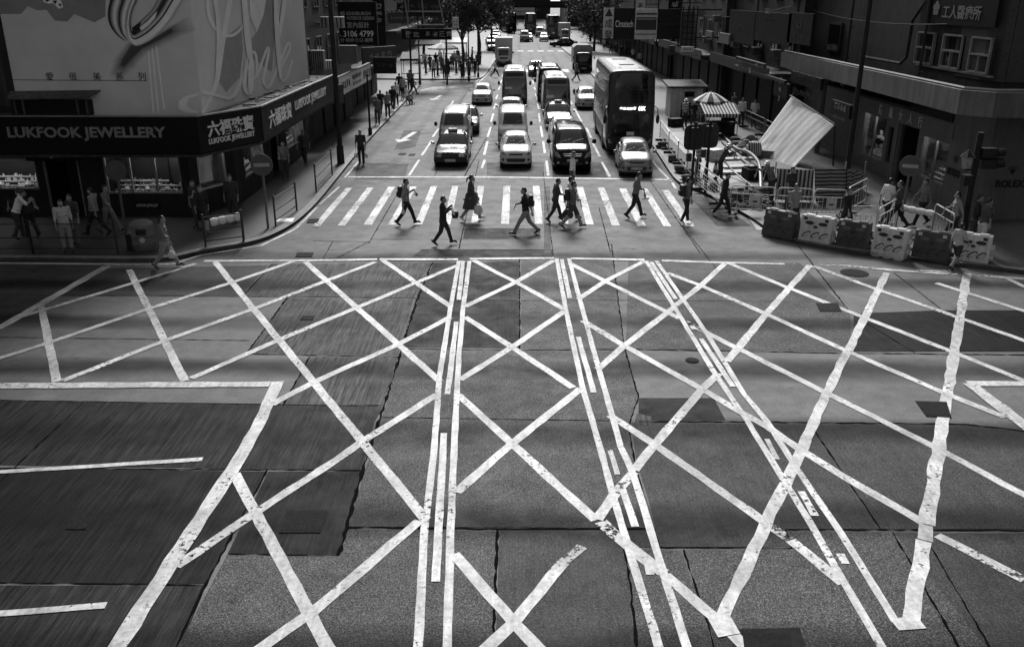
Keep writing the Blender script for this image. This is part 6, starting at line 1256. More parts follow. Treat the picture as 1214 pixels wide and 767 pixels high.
for i, (a, b) in enumerate([((1062,270),(1104,279))]):
    p = G(*a, ZP)+Vector((0,0,.75)); q = G(*b, ZP)+Vector((0,0,.75)); t = thing('wrapped_rail', 'white wrapped roll tied along a rail behind the plastic blocks', 'wrapped rail'); mb = MB()
    for k in range(4): mb.tube([p.lerp(q, k/4+.01), p.lerp(q, k/4+.12), p.lerp(q, k/4+.24)], [.10, .125, .10], 10)
    mb.build('white_roll', CLO['white'], t, True)
    for w in (p, q): mb = MB(); mb.tube([w, (w.x, w.y, ZP)], .03); mb.build('leg', M_galv, t)
# water filled plastic blocks
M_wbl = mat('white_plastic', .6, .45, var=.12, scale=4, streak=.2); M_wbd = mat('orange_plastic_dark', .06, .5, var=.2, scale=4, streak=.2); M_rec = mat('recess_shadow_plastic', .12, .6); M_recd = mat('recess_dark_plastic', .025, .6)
def oval(mb, cx, cz, a, b, rot, y, d=.015, n=18):
    vs = []; q = [(math.cos(2*math.pi*i/n)*a, math.sin(2*math.pi*i/n)*b) for i in range(n)]; c, s = math.cos(rot), math.sin(rot)
    q = [(cx+x*c-z*s, cz+x*s+z*c) for x, z in q]; mb.prism(q, -d, d, M=Matrix(((1,0,0,0),(0,0,1,y),(0,1,0,0),(0,0,0,1))))
def water_block(label, a, b, white):
    a = G(*a); b = G(*b); c = (a+b)/2; L = (b-a).length*.95; rz = math.atan2((b-a).y, (b-a).x); t = thing('water_barrier', label, 'water barrier', (c.x, c.y, .002), rz, 'water filled plastic blocks in a row')
    mt = M_wbl if white else M_wbd; mb = MB(); H = .98; n = 12; prof = []
    for i in range(n+1):
        x = -L/2+L*i/n; lo = .0 if i % 4 else .05; top = H if 2 < i < n-2 or i in (0, n) else H-.0
        prof.append((x, lo, top))
    ring = []
    for x, lo, top in prof: ring.append([(x, -.27, lo), (x, -.26, .2), (x, -.15, .62), (x, -.13, top-.03), (x, -.1, top), (x, .1, top), (x, .13, top-.03), (x, .15, .62), (x, .26, .2), (x, .27, lo)])
    k = 10; vs = [p for r in ring for p in r]; fs = [(i*k+j, i*k+(j+1) % k, (i+1)*k+(j+1) % k, (i+1)*k+j) for i in range(n) for j in range(k)]+[tuple(range(k)), tuple(range(n*k, n*k+k))]
    mb.add(vs, fs); o = mb.build('body', mt, t, True, bevel=.012)
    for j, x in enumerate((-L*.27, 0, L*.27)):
        mb = MB(); oval(mb, x, .36, .17, .075, R(35), -.215, .012); mb.v = [(x_, y_-(.36-z_)*.24, z_) for x_, y_, z_ in mb.v]; r = mb.build('recess_oval', M_rec if white else M_recd, o)  # flat proud ovals; the shade of hollows is put into their colour
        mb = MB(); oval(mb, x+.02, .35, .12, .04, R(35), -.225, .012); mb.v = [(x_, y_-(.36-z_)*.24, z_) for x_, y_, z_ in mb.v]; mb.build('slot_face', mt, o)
    for x in (-L*.22, L*.2): mb = MB(); oval(mb, x, .74, .15, .06, 0, -.155, .02); mb.build('recess_oval', M_recd if white else M_rec, o)
    mb = MB(); mb.box((-.02, -.17, .62), (.12, .05, .07)); mb.build('drain_plug', M_recd, o)
    for s in (-1, 1):
        for z in (.3, .62): mb = MB(); mb.cyl((s*(L/2+.03), 0, z-.06), (s*(L/2+.03), 0, z+.06), .075, n=10); mb.build('joint_lug', mt, t)
    for x in (-L*.36, L*.3): mb = MB(); mb.box((x, -.138, .87), (.12, .02, .1)); mb.build('reflector', B_white if not white else M_recd, t)
    for x in (-L*.25, L*.25): mb = MB(); mb.box((x, 0, H+.012), (L*.28, .17, .03)); mb.build('top_rib', mt, t, bevel=.01)
for lb_, a, b, wh in [('dark plastic block leftmost in the row, standing by the crossing', (906,278), (944,286), 0), ('leftmost of the three white plastic blocks', (948,286), (987,293), 1), ('dark plastic block between the two left white ones', (991,293), (1030,299), 0), ('middle one of the three white plastic blocks', (1034,301), (1075,309), 1), ('dark plastic block with a small person before it', (1080,306), (1126,313), 0), ('white plastic block at the right end of the row', (1131,310), (1172,316), 1)]: water_block(lb_, a, b, wh)
# sheets and tarpaulin
def cloth(label, name, cat, tl, tr, br_, bl_, mt, fold=.06, nf=5, n=36, m=20, gather=None, seed=0):
    q = random.Random(seed); mb = MB(); vs = []; c0 = (tl+tr+br_+bl_)/4; nn = (tr-tl).cross(bl_-tl).normalized()
    for j in range(m+1):
        for i in range(n+1):
            u = i/n; v = j/m; p = tl.lerp(tr, u).lerp(bl_.lerp(br_, u), v); w = math.sin(u*nf*math.pi+1.3*math.sin(v*3+seed)+seed)*fold*(.35+.65*v)+math.sin(u*nf*2.7*math.pi+v*4)*fold*.3
            if gather: g = 1-min(1, math.hypot(u, 1-v)/.95); w += fold*1.3*g*g*math.sin(math.atan2(u, 1-v+.001)*9); w -= .1*math.sin(u*math.pi)*math.sin(v*math.pi)
            vs.append(p+nn*w-c0)
    fs = [(j*(n+1)+i, j*(n+1)+i+1, (j+1)*(n+1)+i+1, (j+1)*(n+1)+i) for j in range(m) for i in range(n)]
    mb.add(vs, fs); o = mb.build(name, mt, None, False, loc=c0); o.data.polygons.foreach_set('use_smooth', [True]*len(o.data.polygons)); s = o.modifiers.new('thickness', 'SOLIDIFY'); s.thickness = .012; s.offset = 0; return tag(o, label, cat)
M_tarp = mat('pale_tarpaulin', .82, .6, var=.06, scale=1.2, streak=.12, bump=.35); TL, TR, BR, BL = GY(939,114,47.0), GY(989,149,43.0), GY(938,203,43.0), GY(893,177,47.5)
cloth('big pale tarpaulin stretched slanting over the works', 'tarpaulin', 'tarpaulin', TL, TR, BR, BL, M_tarp, .016, 7, 60, 40, True, 1)
mb = MB(); mb.tube([TL+Vector((-.1,0,.02)), TR+Vector((.1,0,.02))], .04); o = mb.build('tarpaulin_pole', M_galv); tag(o, 'steel pole along the upper edge of the tarpaulin', 'pole')
for w, lb_ in ((TL, 'thin prop holding the far upper corner of the tarpaulin'), (TR, 'thin prop holding the near upper corner of the tarpaulin')): mb = MB(); mb.tube([w+Vector((.06,.06,.1)), (w.x+.3, w.y+.3, ZP)], .04); tag(mb.build('tarpaulin_prop', B_dark), lb_, 'prop', 'props of the tarpaulin')
M_sv = stripes('striped_sheet_upright', .04, .42, 0, .165, distort=.25); M_sh = stripes('striped_sheet_level', .035, .30, 2, .15, distort=.35)
ys = 35.2
def gq(px, py, y): return GY(px, py, y)
cloth('striped plastic sheet with upright stripes behind the barriers', 'striped_sheet', 'plastic sheet', gq(921,200,ys), gq(965,202,ys), gq(964,238,ys), gq(920,237,ys), M_sv, .04, 6, seed=2)
cloth('striped plastic sheet with level stripes behind the barriers', 'striped_sheet', 'plastic sheet', gq(966,199,ys), gq(1003,201,ys+.1), gq(1003,240,ys+.1), gq(966,239,ys), M_sh, .06, 3, seed=4)
cloth('sagging striped sheet at the right end, turned towards the shop', 'striped_sheet', 'plastic sheet', gq(1003.5,200,ys+.1), gq(1026,205,ys+2.2), gq(1024,240,ys+2.2), gq(1003.5,241,ys+.1), M_sh, .1, 3, seed=5)
for i, (px, y) in enumerate(((920.5,ys+.1),(965.5,ys+.12),(1003.2,ys+.25),(1026.5,ys+2.3))): 
    a = GY(px, 192, y); mb = MB(); mb.tube([(a.x,y,ZP),(a.x,y,a.z)], .03); tag(mb.build('sheet_pole', M_galv), ['pole at the left end of the striped sheets', 'pole between upright and level stripes', 'pole between the level and the sagging sheet', 'pole at the right end of the striped sheets'][i], 'pole', 'poles of the striped sheets')
# trench, planks, hoses, heap
M_soil = mat('dug_soil', .035, .95, var=.7, scale=5, bump=.8); M_plank = mat('pale_plank', .4, .7, var=.25, scale=3); M_scr = mat('smooth_screed', .2, .7, var=.3, scale=1.2)
mb = MB(); poly(mb, [(788,160),(842,158),(878,182),(905,212),(862,222),(830,205)], .136, 0); struct(mb.build('concrete_screed', M_scr))
mb = MB(); poly(mb, [(862,228),(920,222),(915,252),(870,250)], .14, 0); struct(mb.build('trench_floor', M_soil))
mb = MB()
for k in range(150):
    a = G(rnd.uniform(862,915), rnd.uniform(225,250), ZP); s = rnd.uniform(.05,.22); mb.ell(a+Vector((0,0,s*.2)), (s, s*rnd.uniform(.6,1), s*.6), 7, 5)
tag(mb.build('dug_rubble', M_soil, None), kind='stuff')
for i, (px, py, L, w, h, rz, mt, lb_) in enumerate([(866,190,2.4,.5,.1,.2,M_plank,'long pale plank lying behind the worker'), (880,199,2.0,.55,.1,.15,M_plank,'second pale plank nearer the hose'), (876,206,2.2,.6,.12,.1,M_plank,'third pale plank beside the dark crate'), (858,185,.9,.9,.2,.3,B_white,'white slab left of the helmeted worker'), (896,212,1.1,.8,.5,.2,B_dark,'dark crate standing at the edge of the works'), (905,186,2.2,.5,.35,-.5,M_kerb,'kerb block lying below the cloth heap')]):
    p = G(px,py,ZP); mb = MB(); mb.box((0,0,h/2), (L,w,h)); 
    if mt is B_dark:
        mb = MB(); mb.b2((-L/2,-w/2,0),(L/2,w/2,.05)); 
        for x0,y0,x1,y1 in ((-L/2,-w/2,L/2,-w/2+.05),(-L/2,w/2-.05,L/2,w/2),(-L/2,-w/2+.051,-L/2+.05,w/2-.051),(L/2-.05,-w/2+.051,L/2,w/2-.051)): mb.b2((x0,y0,.052),(x1,y1,h))
    o = mb.build(['plank','plank','plank','slab','crate','kerb_block'][i], mt, None, bevel=.01, loc=(p.x,p.y,.137)); o.rotation_euler.z = rz; tag(o, lb_, ['plank','plank','plank','slab','crate','kerb block'][i])
def hose(label, pts, r, mt, z=.2, name='hose'):
    Q = [G(x, y, ZP)+Vector((0,0,zz)) for x, y, zz in pts]; P = []
    for i in range(len(Q)-1):
        for j in range(6):
            t_ = j/6; a, b, c, e = Q[max(i-1,0)], Q[i], Q[i+1], Q[min(i+2,len(Q)-1)]; P.append(.5*(2*b+(c-a)*t_+(2*a-5*b+4*c-e)*t_*t_+(3*b-a-3*c+e)*t_**3))
    mb = MB(); mb.tube(P+[Q[-1]], r, 8); tag(mb.build(name, mt, None, True), label, 'hose')
hose('thick dark hose curving down from the cloth heap to the trench', [(857,163,.1),(872,178,.1),(886,190,.4),(896,202,.5),(900,214,.5),(902,226,.1)], .09, mat('dark_hose', .05, .5)); hose('pale pipe lying along the edge of the screed', [(856,170,.08),(872,184,.08),(890,200,.08),(905,212,.08)], .07, M_kerb); hose('thin dark hose from the worker to the crate', [(854,205,.7),(868,210,.3),(884,218,.1),(893,224,.05)], .035, M_trim if False else V_trim)
mb = MB(); c = G(889,175,ZP)
for k in range(40): a = rnd.uniform(0,6.3); d_ = rnd.uniform(0,1.1); mb.ell((c.x+math.cos(a)*d_, c.y+math.sin(a)*d_*.8, ZP+.12+.5*(1-d_/1.2)*rnd.uniform(.5,1)), (rnd.uniform(.12,.3), rnd.uniform(.1,.25), rnd.uniform(.06,.16)), 8, 6)
tag(mb.build('rag_heap', CLO['check'], None, True), 'heap of patterned rags and sacks beside the tarpaulin', 'rag heap')
p = G(893,186,ZP); mb = MB(); mb.lathe([(.3,0),(.42,.12),(.4,.5),(.3,.75),(.1,.8)], n=14); o = mb.build('striped_bag', stripes('striped_bag_cloth', .04, .5, 0, .11), None, True, loc=(p.x,p.y,.136)); tag(o, 'striped bag standing before the rag heap', 'bag')
# kiosk, umbrellas and stall
kp = G(808,140,ZP); t = thing('kiosk', 'small pale corrugated kiosk with dark roof behind the bus', 'kiosk', (kp.x,kp.y+.9,ZP)); M_cor = mat('corrugated_white', .6, .6, var=.15, scale=2, streak=.3); mb = MB()
W2 = 1.3
for k in range(22): x = -W2+.6+ (W2*2-.6)*k/22; mb.box((x+.07, -.9+(.03 if k % 2 else 0), 1.0), (.118, .06, 2.0))
mb.b2((-W2+.5,-.84,0),(W2,1.2,2.0)); mb.build('wall', M_cor, t); mb = MB(); mb.add([(-W2+.2,-1.25,2.0),(W2+.3,-1.25,2.0),(W2+.3,1.4,2.22),(-W2+.2,1.4,2.22),(-W2+.2,-1.25,2.12),(W2+.3,-1.25,2.12),(W2+.3,1.4,2.34),(-W2+.2,1.4,2.34)], [(3,2,1,0),(4,5,6,7),(0,1,5,4),(1,2,6,5),(2,3,7,6),(3,0,4,7)]); mb.build('roof', B_roof, t); mb = MB(); mb.b2((.1,-.99,1.4),(.75,-.94,1.75)); mb.build('window', B_win, t); mb = MB(); mb.b2((-.1,-1.0,0),(.6,-.94,1.0)); mb.build('shutter', B_dark, t); mb = MB(); mb.box((.42,-1.02,1.84),(.85,.2,.1)); mb.build('window_hood', M_cor, t)
def parasol(label, p, r, z, m1, m2, droop=.3, n=16, h0=ZP):
    t = thing('parasol', label, 'parasol', (p.x,p.y,h0)); z -= h0; c = MB()
    for k in range(n//2):
        for m_ in (0, 1):
            a0 = (2*k+m_)*2*math.pi/n; a1 = a0+2*math.pi/n; R_ = [(0.001,0),(r*.35,-droop*.22),(r*.7,-droop*.6),(r,-droop)]; vs = []
            for rr, zz in R_: vs += [(math.cos(a0)*rr, math.sin(a0)*rr, z+zz), (math.cos(a1)*rr, math.sin(a1)*rr, z+zz)]
            vs += [(math.cos(a0)*r*1.0, math.sin(a0)*r, z-droop-.16), (math.cos(a1)*r, math.sin(a1)*r, z-droop-.16)]
            c.add(vs, [(2*i, 2*i+1, 2*i+3, 2*i+2) for i in range(4)], m_)
    c.build('canopy', [m1, m2], t); mb = MB(); mb.cyl((0,0,0),(0,0,z+.06), .025); mb.build('pole', M_galv, t); mb = MB(); mb.cyl((0,0,0),(0,0,.14), .26, .24, 14); mb.build('base', B_dark, t)
    for k in range(8): a = k*math.pi/4; mb = MB(); mb.tube([(0,0,z-.08),(math.cos(a)*r*.97,math.sin(a)*r*.97,z-droop-.04)], .008, 4); mb.build('rib', M_galv, t)
    return t
pu = GY(843,109,55.0); parasol('striped dark and pale parasol over the works stall', Vector((pu.x,55,0)), 1.05, pu.z, CLO['white'], CLO['dark'], .5)
t = thing('stall', 'small stall with striped awning on thin legs under the parasol', 'stall', (GX(855,165,11.3).x if False else 12.1, 53.4, ZP)); M_aw = stripes('striped_awning', .03, .55, 0, .19)
mb = MB(); mb.add([(-1.05,-.9,1.35),(1.05,-.9,1.35),(1.05,.8,1.8),(-1.05,.8,1.8),(-1.05,-.9,1.15),(1.05,-.9,1.15)], [(0,1,2,3),(4,5,1,0)]); o = mb.build('awning', M_aw, t); s = o.modifiers.new('thickness','SOLIDIFY'); s.thickness = .02
for x, y in ((-.95,-.8),(.95,-.8),(-.95,.75),(.95,.75)): mb = MB(); mb.tube([(x,y,0),(x,y,1.4 if y < 0 else 1.75)], .025); mb.build('leg', M_galv, t)
mb = MB(); mb.box((0,.2,.75),(1.8,.9,.06)); mb.build('table_top', B_dark, t); mb = MB(); mb.box((0,.62,.4),(1.8,.05,.7)); mb.build('back_board', B_wall2, t)
pm = GY(525,51,106.0); parasol('large pale parasol over the market crowd on the far left plaza', Vector((pm.x,106,0)), 1.75, pm.z, CLO['white'], CLO['pale'], .55)
# signals, signs and posts
def post(t, h, r=.05, mt=M_galv): mb = MB(); mb.cyl((0,0,0),(0,0,h), r, n=12); mb.build('post', mt, t, True)
def no_entry(label, px, h, rz=0.0, rad=.36, back=False, z=ZP):
    p = G(*px, z); t = thing('no_entry_sign' if not back else 'road_sign', label, 'road sign', p, rz); post(t, h+.1, .045, B_canopy if not back else B_grey); mb = MB(); mb.cyl((0,-.06,h),(0,-.075,h), rad, n=32); mb.build('disc', mat('sign_red_dark', .06, .4) if not back else B_grey, t)
    if not back: mb = MB(); mb.box((0,-.083,h),(rad*1.5,.012,rad*.34)); mb.build('white_bar', mat('sign_bar_white', .32, .4), t); mb = MB(); mb.cyl((0,-.045,h),(0,-.058,h), rad*1.06, n=32); mb.build('rim', B_canopy, t)
    return t
no_entry('round no entry sign on a grey post by the left kerb', (318,271), 2.3, R(8)); no_entry('round no entry sign before the watch shop on the right', (1069,262), 2.05, R(-25)); no_entry('round road sign seen from behind on the left pavement', (152,292), 2.55, R(12), .33, True)
def traffic_light(label, p, h, rz, board=True, z=ZP):
    t = thing('traffic_light', label, 'traffic light', (p.x,p.y,z), rz, 'traffic lights seen from behind'); post(t, h+.3, .06, B_dark)
    mb = MB(); mb.box((0,.12,h-.35),(.3,.2,.85)); mb.build('signal_head', V_trim, t, bevel=.03)
    if board: mb = MB(); n = 20; q = [(math.copysign(abs(math.cos(2*math.pi*i/n))**.5, math.cos(2*math.pi*i/n))*.4, math.copysign(abs(math.sin(2*math.pi*i/n))**.5, math.sin(2*math.pi*i/n))*.52) for i in range(n)]; mb.prism(q, -.012, .012, M=Matrix(((1,0,0,0),(0,0,1,.2),(0,1,0,h-.35),(0,0,0,1)))); mb.build('backing_board', V_trim, t)
    for k in range(3): mb = MB(); mb.cyl((0,.22,h-.05-k*.3),(0,.42,h-.08-k*.3), .12, n=14, cap=False); o = mb.build('visor', V_trim, t); mb = MB(); mb.cyl((0,.222,h-.05-k*.3),(0,.23,h-.05-k*.3), .105, n=14); mb.build('lens', V_tail, o)
    mb = MB(); mb.box((-.2,0,1.5+z),(.2,.2,.32)); mb.build('push_button_box', V_trim, t, bevel=.02)
    return t
traffic_light('left traffic light of the pair at the right kerb corner', G(819,233,ZP), 2.75, R(8)); traffic_light('right traffic light of the pair at the right kerb corner', G(836,228,ZP), 2.7, R(-6))
p = G(1139,288,ZP); t = thing('lantern_post', 'dark post with a square lantern and signal heads before the crown pier', 'lantern post', p); post(t, 3.7, .1, B_dark); mb = MB(); mb.cyl((0,0,0),(0,0,.8), .16, .13, 12); mb.build('post_base', B_dark, t)
mb = MB(); mb.lathe([(.14,2.55),(.2,2.9),(.21,2.93)], (-.34,-.1,0), 6); mb.build('lantern_glass', mat('frosted_glass', .25, .4, var=.5, scale=6), t); mb = MB(); mb.lathe([(.26,2.93),(.1,3.08),(.03,3.16),(.001,3.17)], (-.34,-.1,0), 6); mb.build('lantern_roof', B_dark, t); mb = MB(); mb.tube([(0,0,2.5),(-.34,-.1,2.5)], .03); mb.build('bracket', B_dark, t)
for z, dx in ((3.05,.35),(2.68,.4)): mb = MB(); mb.box((dx,0,z),(.5,.28,.3)); mb.cyl((dx+.25,-.05,z),(dx+.5,-.05,z+.02), .13, n=12); o = mb.build('signal_head', V_trim, t); 
mb = MB(); mb.tube([(0,0,2.86),(.9,0,2.84)], .035); mb.build('signal_arm', B_dark, t); mb = MB(); mb.box((-.2,-.05,2.15),(.3,.25,.35)); mb.build('pedestrian_signal', V_trim, t)
# left pavement furniture
p = G(172,296,ZP); t = thing('litter_bin', 'stout ribbed grey litter bin on the left pavement', 'litter bin', p); M_bin = mat('bin_shell', .11, .5, var=.15, scale=4); mb = MB(); mb.lathe([(.33,0),(.36,.05),(.36,.24),(.38,.26),(.36,.29),(.37,.5),(.39,.52),(.37,.55),(.37,.82),(.35,.9),(.25,.97),(.001,.99)], n=26); mb.build('bin_body', M_bin, t, True); mb = MB(); mb.box((.1,-.345,.68),(.34,.12,.2)); mb.build('opening', V_trim, t, bevel=.04); mb = MB(); mb.cyl((.12,-.372,.42),(.12,-.385,.42), .09, n=16); mb.build('round_sticker', B_white, t)
p = G(158,296,ZP); mb = MB(); mb.box((0,0,.25),(.28,.3,.5)); mb.box((0,-.02,.53),(.3,.32,.05)); o = mb.build('waste_box', V_trim, None, bevel=.02, loc=p); tag(o, 'small dark lidded box leaning beside the litter bin', 'box')
def guard_rail(label, a, b, h=1.0):
    a = G(*a, ZP); b = G(*b, ZP); t = thing('guard_rail', label, 'guard rail', (0,0,0), 0, 'guard rails along the left kerb')
    for w in (a, b): mb = MB(); mb.cyl(w, w+Vector((0,0,h+.06)), .035, n=10); mb.ell(w+Vector((0,0,h+.08)), (.05,.05,.05), 10, 6); mb.build('post', M_rail, t, True)
    for z in (h, h*.55, .2): mb = MB(); mb.tube([a+Vector((0,0,z)), b+Vector((0,0,z))], .022); mb.build('rail', M_rail, t, True)
gr = [(-60,302),(40,301.5),(140,301.5)]
for i in range(2): guard_rail(['guard rail panel at the left edge of the picture', 'guard rail panel before the litter bin'][i], gr[i], gr[i+1])
guard_rail('guard rail panel curving past the wrapped rail', (244,293), (289,287)); guard_rail('guard rail panel after the no entry sign', (327,268), (352,250)); guard_rail('guard rail panel by the foot of the dark pole', (375,228), (394,208), 1.1)
a = G(246,291,ZP)+Vector((.1,.25,.72)); b = G(287,287,ZP)+Vector((0,.25,.85)); t = thing('wrapped_rail', 'white wrapped roll on the rail by the left kerb', 'wrapped rail'); mb = MB()
for k in range(4): mb.tube([a.lerp(b, k/4+.01), a.lerp(b, k/4+.12), a.lerp(b, k/4+.235)], [.12, .15, .12], 12)
mb.build('white_roll', CLO['white'], t, True); mb = MB(); mb.cyl(b, (b.x,b.y,ZP), .03); mb.build('leg', M_rail, t)
p = G(336,262,ZP); mb = MB(); mb.add([(p.x-.3,p.y-.2,.15),(p.x+.4,p.y-.25,.15),(p.x+.35,p.y+.3,.17),(p.x-.25,p.y+.25,.15),(p.x,p.y,.2)], [(0,1,4),(1,2,4),(2,3,4),(3,0,4),(3,2,1,0)]); tag(mb.build('paper_litter', V_sheet), 'crumpled pale sheet lying by the no entry sign', 'litter')
# ------------------------------------------------------------------ the other people
LP = 'people on the left pavement'; Pz = lambda x, y: G(x, y, ZP)
for px, ps, f, a, b, sh_, arm, lb_ in [((25,285),'bend',60,'white','dark',None,None,'person in white top bending by the far left window'), ((40,283),'bend',-70,'black','black',None,'black','person in black bending over a tray at the far left window'), ((82,300),'stand',150,'pale','mid',None,'pale','man in pale shirt and trousers with a shoulder bag by the rail'), ((93,292),'stand',200,'navy','grey',None,None,'person in dark top close behind the pale shirted man'), ((117,280),'walk',-85,'mid','black',None,None,'man in grey top and black trousers walking past the shop door'), ((132,277),'walk_f',95,'grey','grey',None,None,'walker in grey beside the road sign seen from behind'), ((243,277),'walk_f',160,'black','black','skin','black','person in black at the shop corner near the wrapped rail'), ((236,271),'stand_phone',200,'dark','navy',None,None,'dim figure standing at the shop corner window'), ((278,264),'stand',180,'dark','dark',None,'dark','dim figure below the corner of the fascia'), ((339,214),'stand_f',170,'grey','dark',None,None,'dim figure under the side fascia'), ((362,196),'walk',180,'navy','dark',None,None,'dim walker under the end of the side fascia')]:
    person(ps, lb_, None, f, a, b, arm=arm, shin=sh_, group=LP, at=Pz(*px))
mb = MB(); p = GY(47,268,31.4); mb.box((0,0,0),(.6,.4,.04)); o = mb.build('tray', B_grey, None, loc=p); tag(o, 'flat tray held at the far left window', 'tray')
SP = 'people on the left street pavement'
for i, (px, ps, f, a, b, lb_) in enumerate([((448,148),'stand',180,'grey','navy','woman in grey walking down the left street pavement'), ((452,137),'walk',190,'dark','dark','dark walker under the long pale sign'), ((460,140),'stand_f',170,'mid','dark','figure with pale top under the slanting sign'), ((466,131),'walk',180,'black','navy','black clad walker beside the pale top'), ((470,126),'stand',160,'white','dark','small white topped figure at the street corner stall'), ((478,118),'stand_f',200,'pale','dark','pale figure near the kerb by the far stall'), ((482,122),'sit',120,'white','navy','seated white figure at the kerb stall'), ((474,112),'walk',10,'dark','black','dark figure walking away past the stall'), ((486,108),'stand',150,'grey','dark','grey figure at the side street corner'), ((490,113),'walk_f',90,'navy','dark','dark figure stepping to the side street corner')]):
    person(ps, lb_, None, f, a, b, group=SP, at=Pz(*px))
FP = 'crowd on the far left plaza'
pl = [(505,88),(510,84),(514,93),(517,81),(519,91),(524,86),(527,95),(529,82),(532,90),(536,84),(539,79),(541,88),(545,83),(548,94),(550,86),(553,80),(556,91),(559,84),(563,90),(566,82),(569,76),(504,80),(522,77),(543,75),(560,73)]
hw_ = ['walking towards the road', 'standing still', 'walking away', 'turned to the market']
cl_ = [('white','black','white shirt'),('grey','navy','grey top'),('black','dark','black top'),('pale','dark','pale top'),('navy','black','dark top'),('check','navy','patterned top')]
for i, (x, y) in enumerate(sorted(pl)):
    a, b, nm = cl_[i*5 % 6]; k = i*7 % 4
    person(['walk','stand','walk_f','stand_f'][k], '%s figure %s, %s from the left in the plaza crowd' % (nm, hw_[k], ['first','second','third','fourth','fifth','sixth','seventh','eighth','ninth','tenth','eleventh','twelfth','thirteenth','fourteenth','fifteenth','sixteenth','seventeenth','eighteenth','nineteenth','twentieth','twenty-first','twenty-second','twenty-third','twenty-fourth','twenty-fifth'][i]), None, [180,150,10,95][k], a, b, group=FP, at=Pz(x, y))
RF = 'people on the far right pavement'
for i, (x, y) in enumerate([(716,60),(720,57),(724,64),(730,62),(736,70),(742,66),(750,74),(712,52),(726,52),(758,80)]):
    a, b, nm = cl_[i*5 % 6]; person(['walk','stand','walk_f','stand_f'][i % 4], '%s figure on the far right pavement, %s by distance' % (nm, ['sixth','fifth','seventh','ninth','tenth','eighth','eleventh','first','second','last'][i]), None, [180,0,170,90][i % 4], a, b, group=RF, at=Pz(x, y))
RP = 'people on the right pavement'
for px, ps, f, a, b, sh_, arm, lb_ in [((878,150),'stand',180,'white','dark',None,'white','left of two people in white tops behind the far railing'), ((893,152),'stand',190,'white','navy',None,None,'right of two people in white tops behind the far railing'), ((868,143),'stand_f',150,'grey','dark',None,None,'dim grey figure near the stall behind the railing'), ((1048,267),'walk_f',60,'white','dark',None,None,'woman in white top before the watch shop door'), ((1061,271),'walk',-60,'navy','black',None,None,'man in dark clothes at the watch shop door'), ((1090,268),'walk_f',-100,'check','black',None,'check','person in patterned top passing the right shop window'), ((1127,287),'walk',-80,'mid','dark',None,'mid','hooded person in grey striding before the crown pier'), ((1150,293),'stand',110,'black','dark',None,'black','person in black behind the man with the phone'), ((1160,298),'stand_phone',80,'navy','pale',None,None,'man in dark top and pale trousers looking at his phone'), ((938,275),'walk',170,'mid','black',None,None,'man in grey T-shirt behind the dark plastic block'), ((1000,281),'walk_f',150,'black','black',None,'black','person in black before the level striped sheet'), ((934,252),'stand',150,'dark','dark',None,None,'dark haired person at the upright striped sheet')]:
    o = person(ps, lb_, None, f, a, b, arm=arm, shin=sh_, group=RP, at=Pz(*px))
    if 'phone' in lb_ and 'pale' in lb_: held(o, 'small dark phone in the hand of the man in pale trousers', 'phone', 'phone', 0, (.08,.02,.15))
person('walk_f', 'small person with a bag passing before the right dark plastic block', (1131,319), 60, 'pale', 'dark', shin='skin', h=1.45, group=RP)
o = person('bend', 'worker in white hard hat standing on the screed by the planks', None, 100, 'navy', 'dark', arm='navy', hat='hard', h=1.72, group='workers at the roadworks', at=Pz(852,217))
o = person('bend', 'worker in white hard hat stooping before the striped sheet', None, -110, 'check', 'dark', arm='check', hat='hard', h=1.66, group='workers at the roadworks', at=Pz(913,240))
o = person('stand', 'worker in pale hard hat left of the stall', None, 150, 'vest', 'dark', hat='hard', h=1.72, group='workers at the roadworks', at=Pz(811,152)); o = person('stand', 'worker in pale hard hat under the striped awning', None, 200, 'vest', 'navy', hat='hard', h=1.72, group='workers at the roadworks', at=Pz(831,156)); person('stand_f', 'figure in dark clothes between the two workers by the stall', None, 170, 'dark', 'navy', group='workers at the roadworks', at=Pz(821,154))
person('stand', 'worker in reflective vest leaning by the kerb barriers', None, 120, 'vest', 'dark', h=1.7, group='workers at the roadworks', at=Pz(826,214))
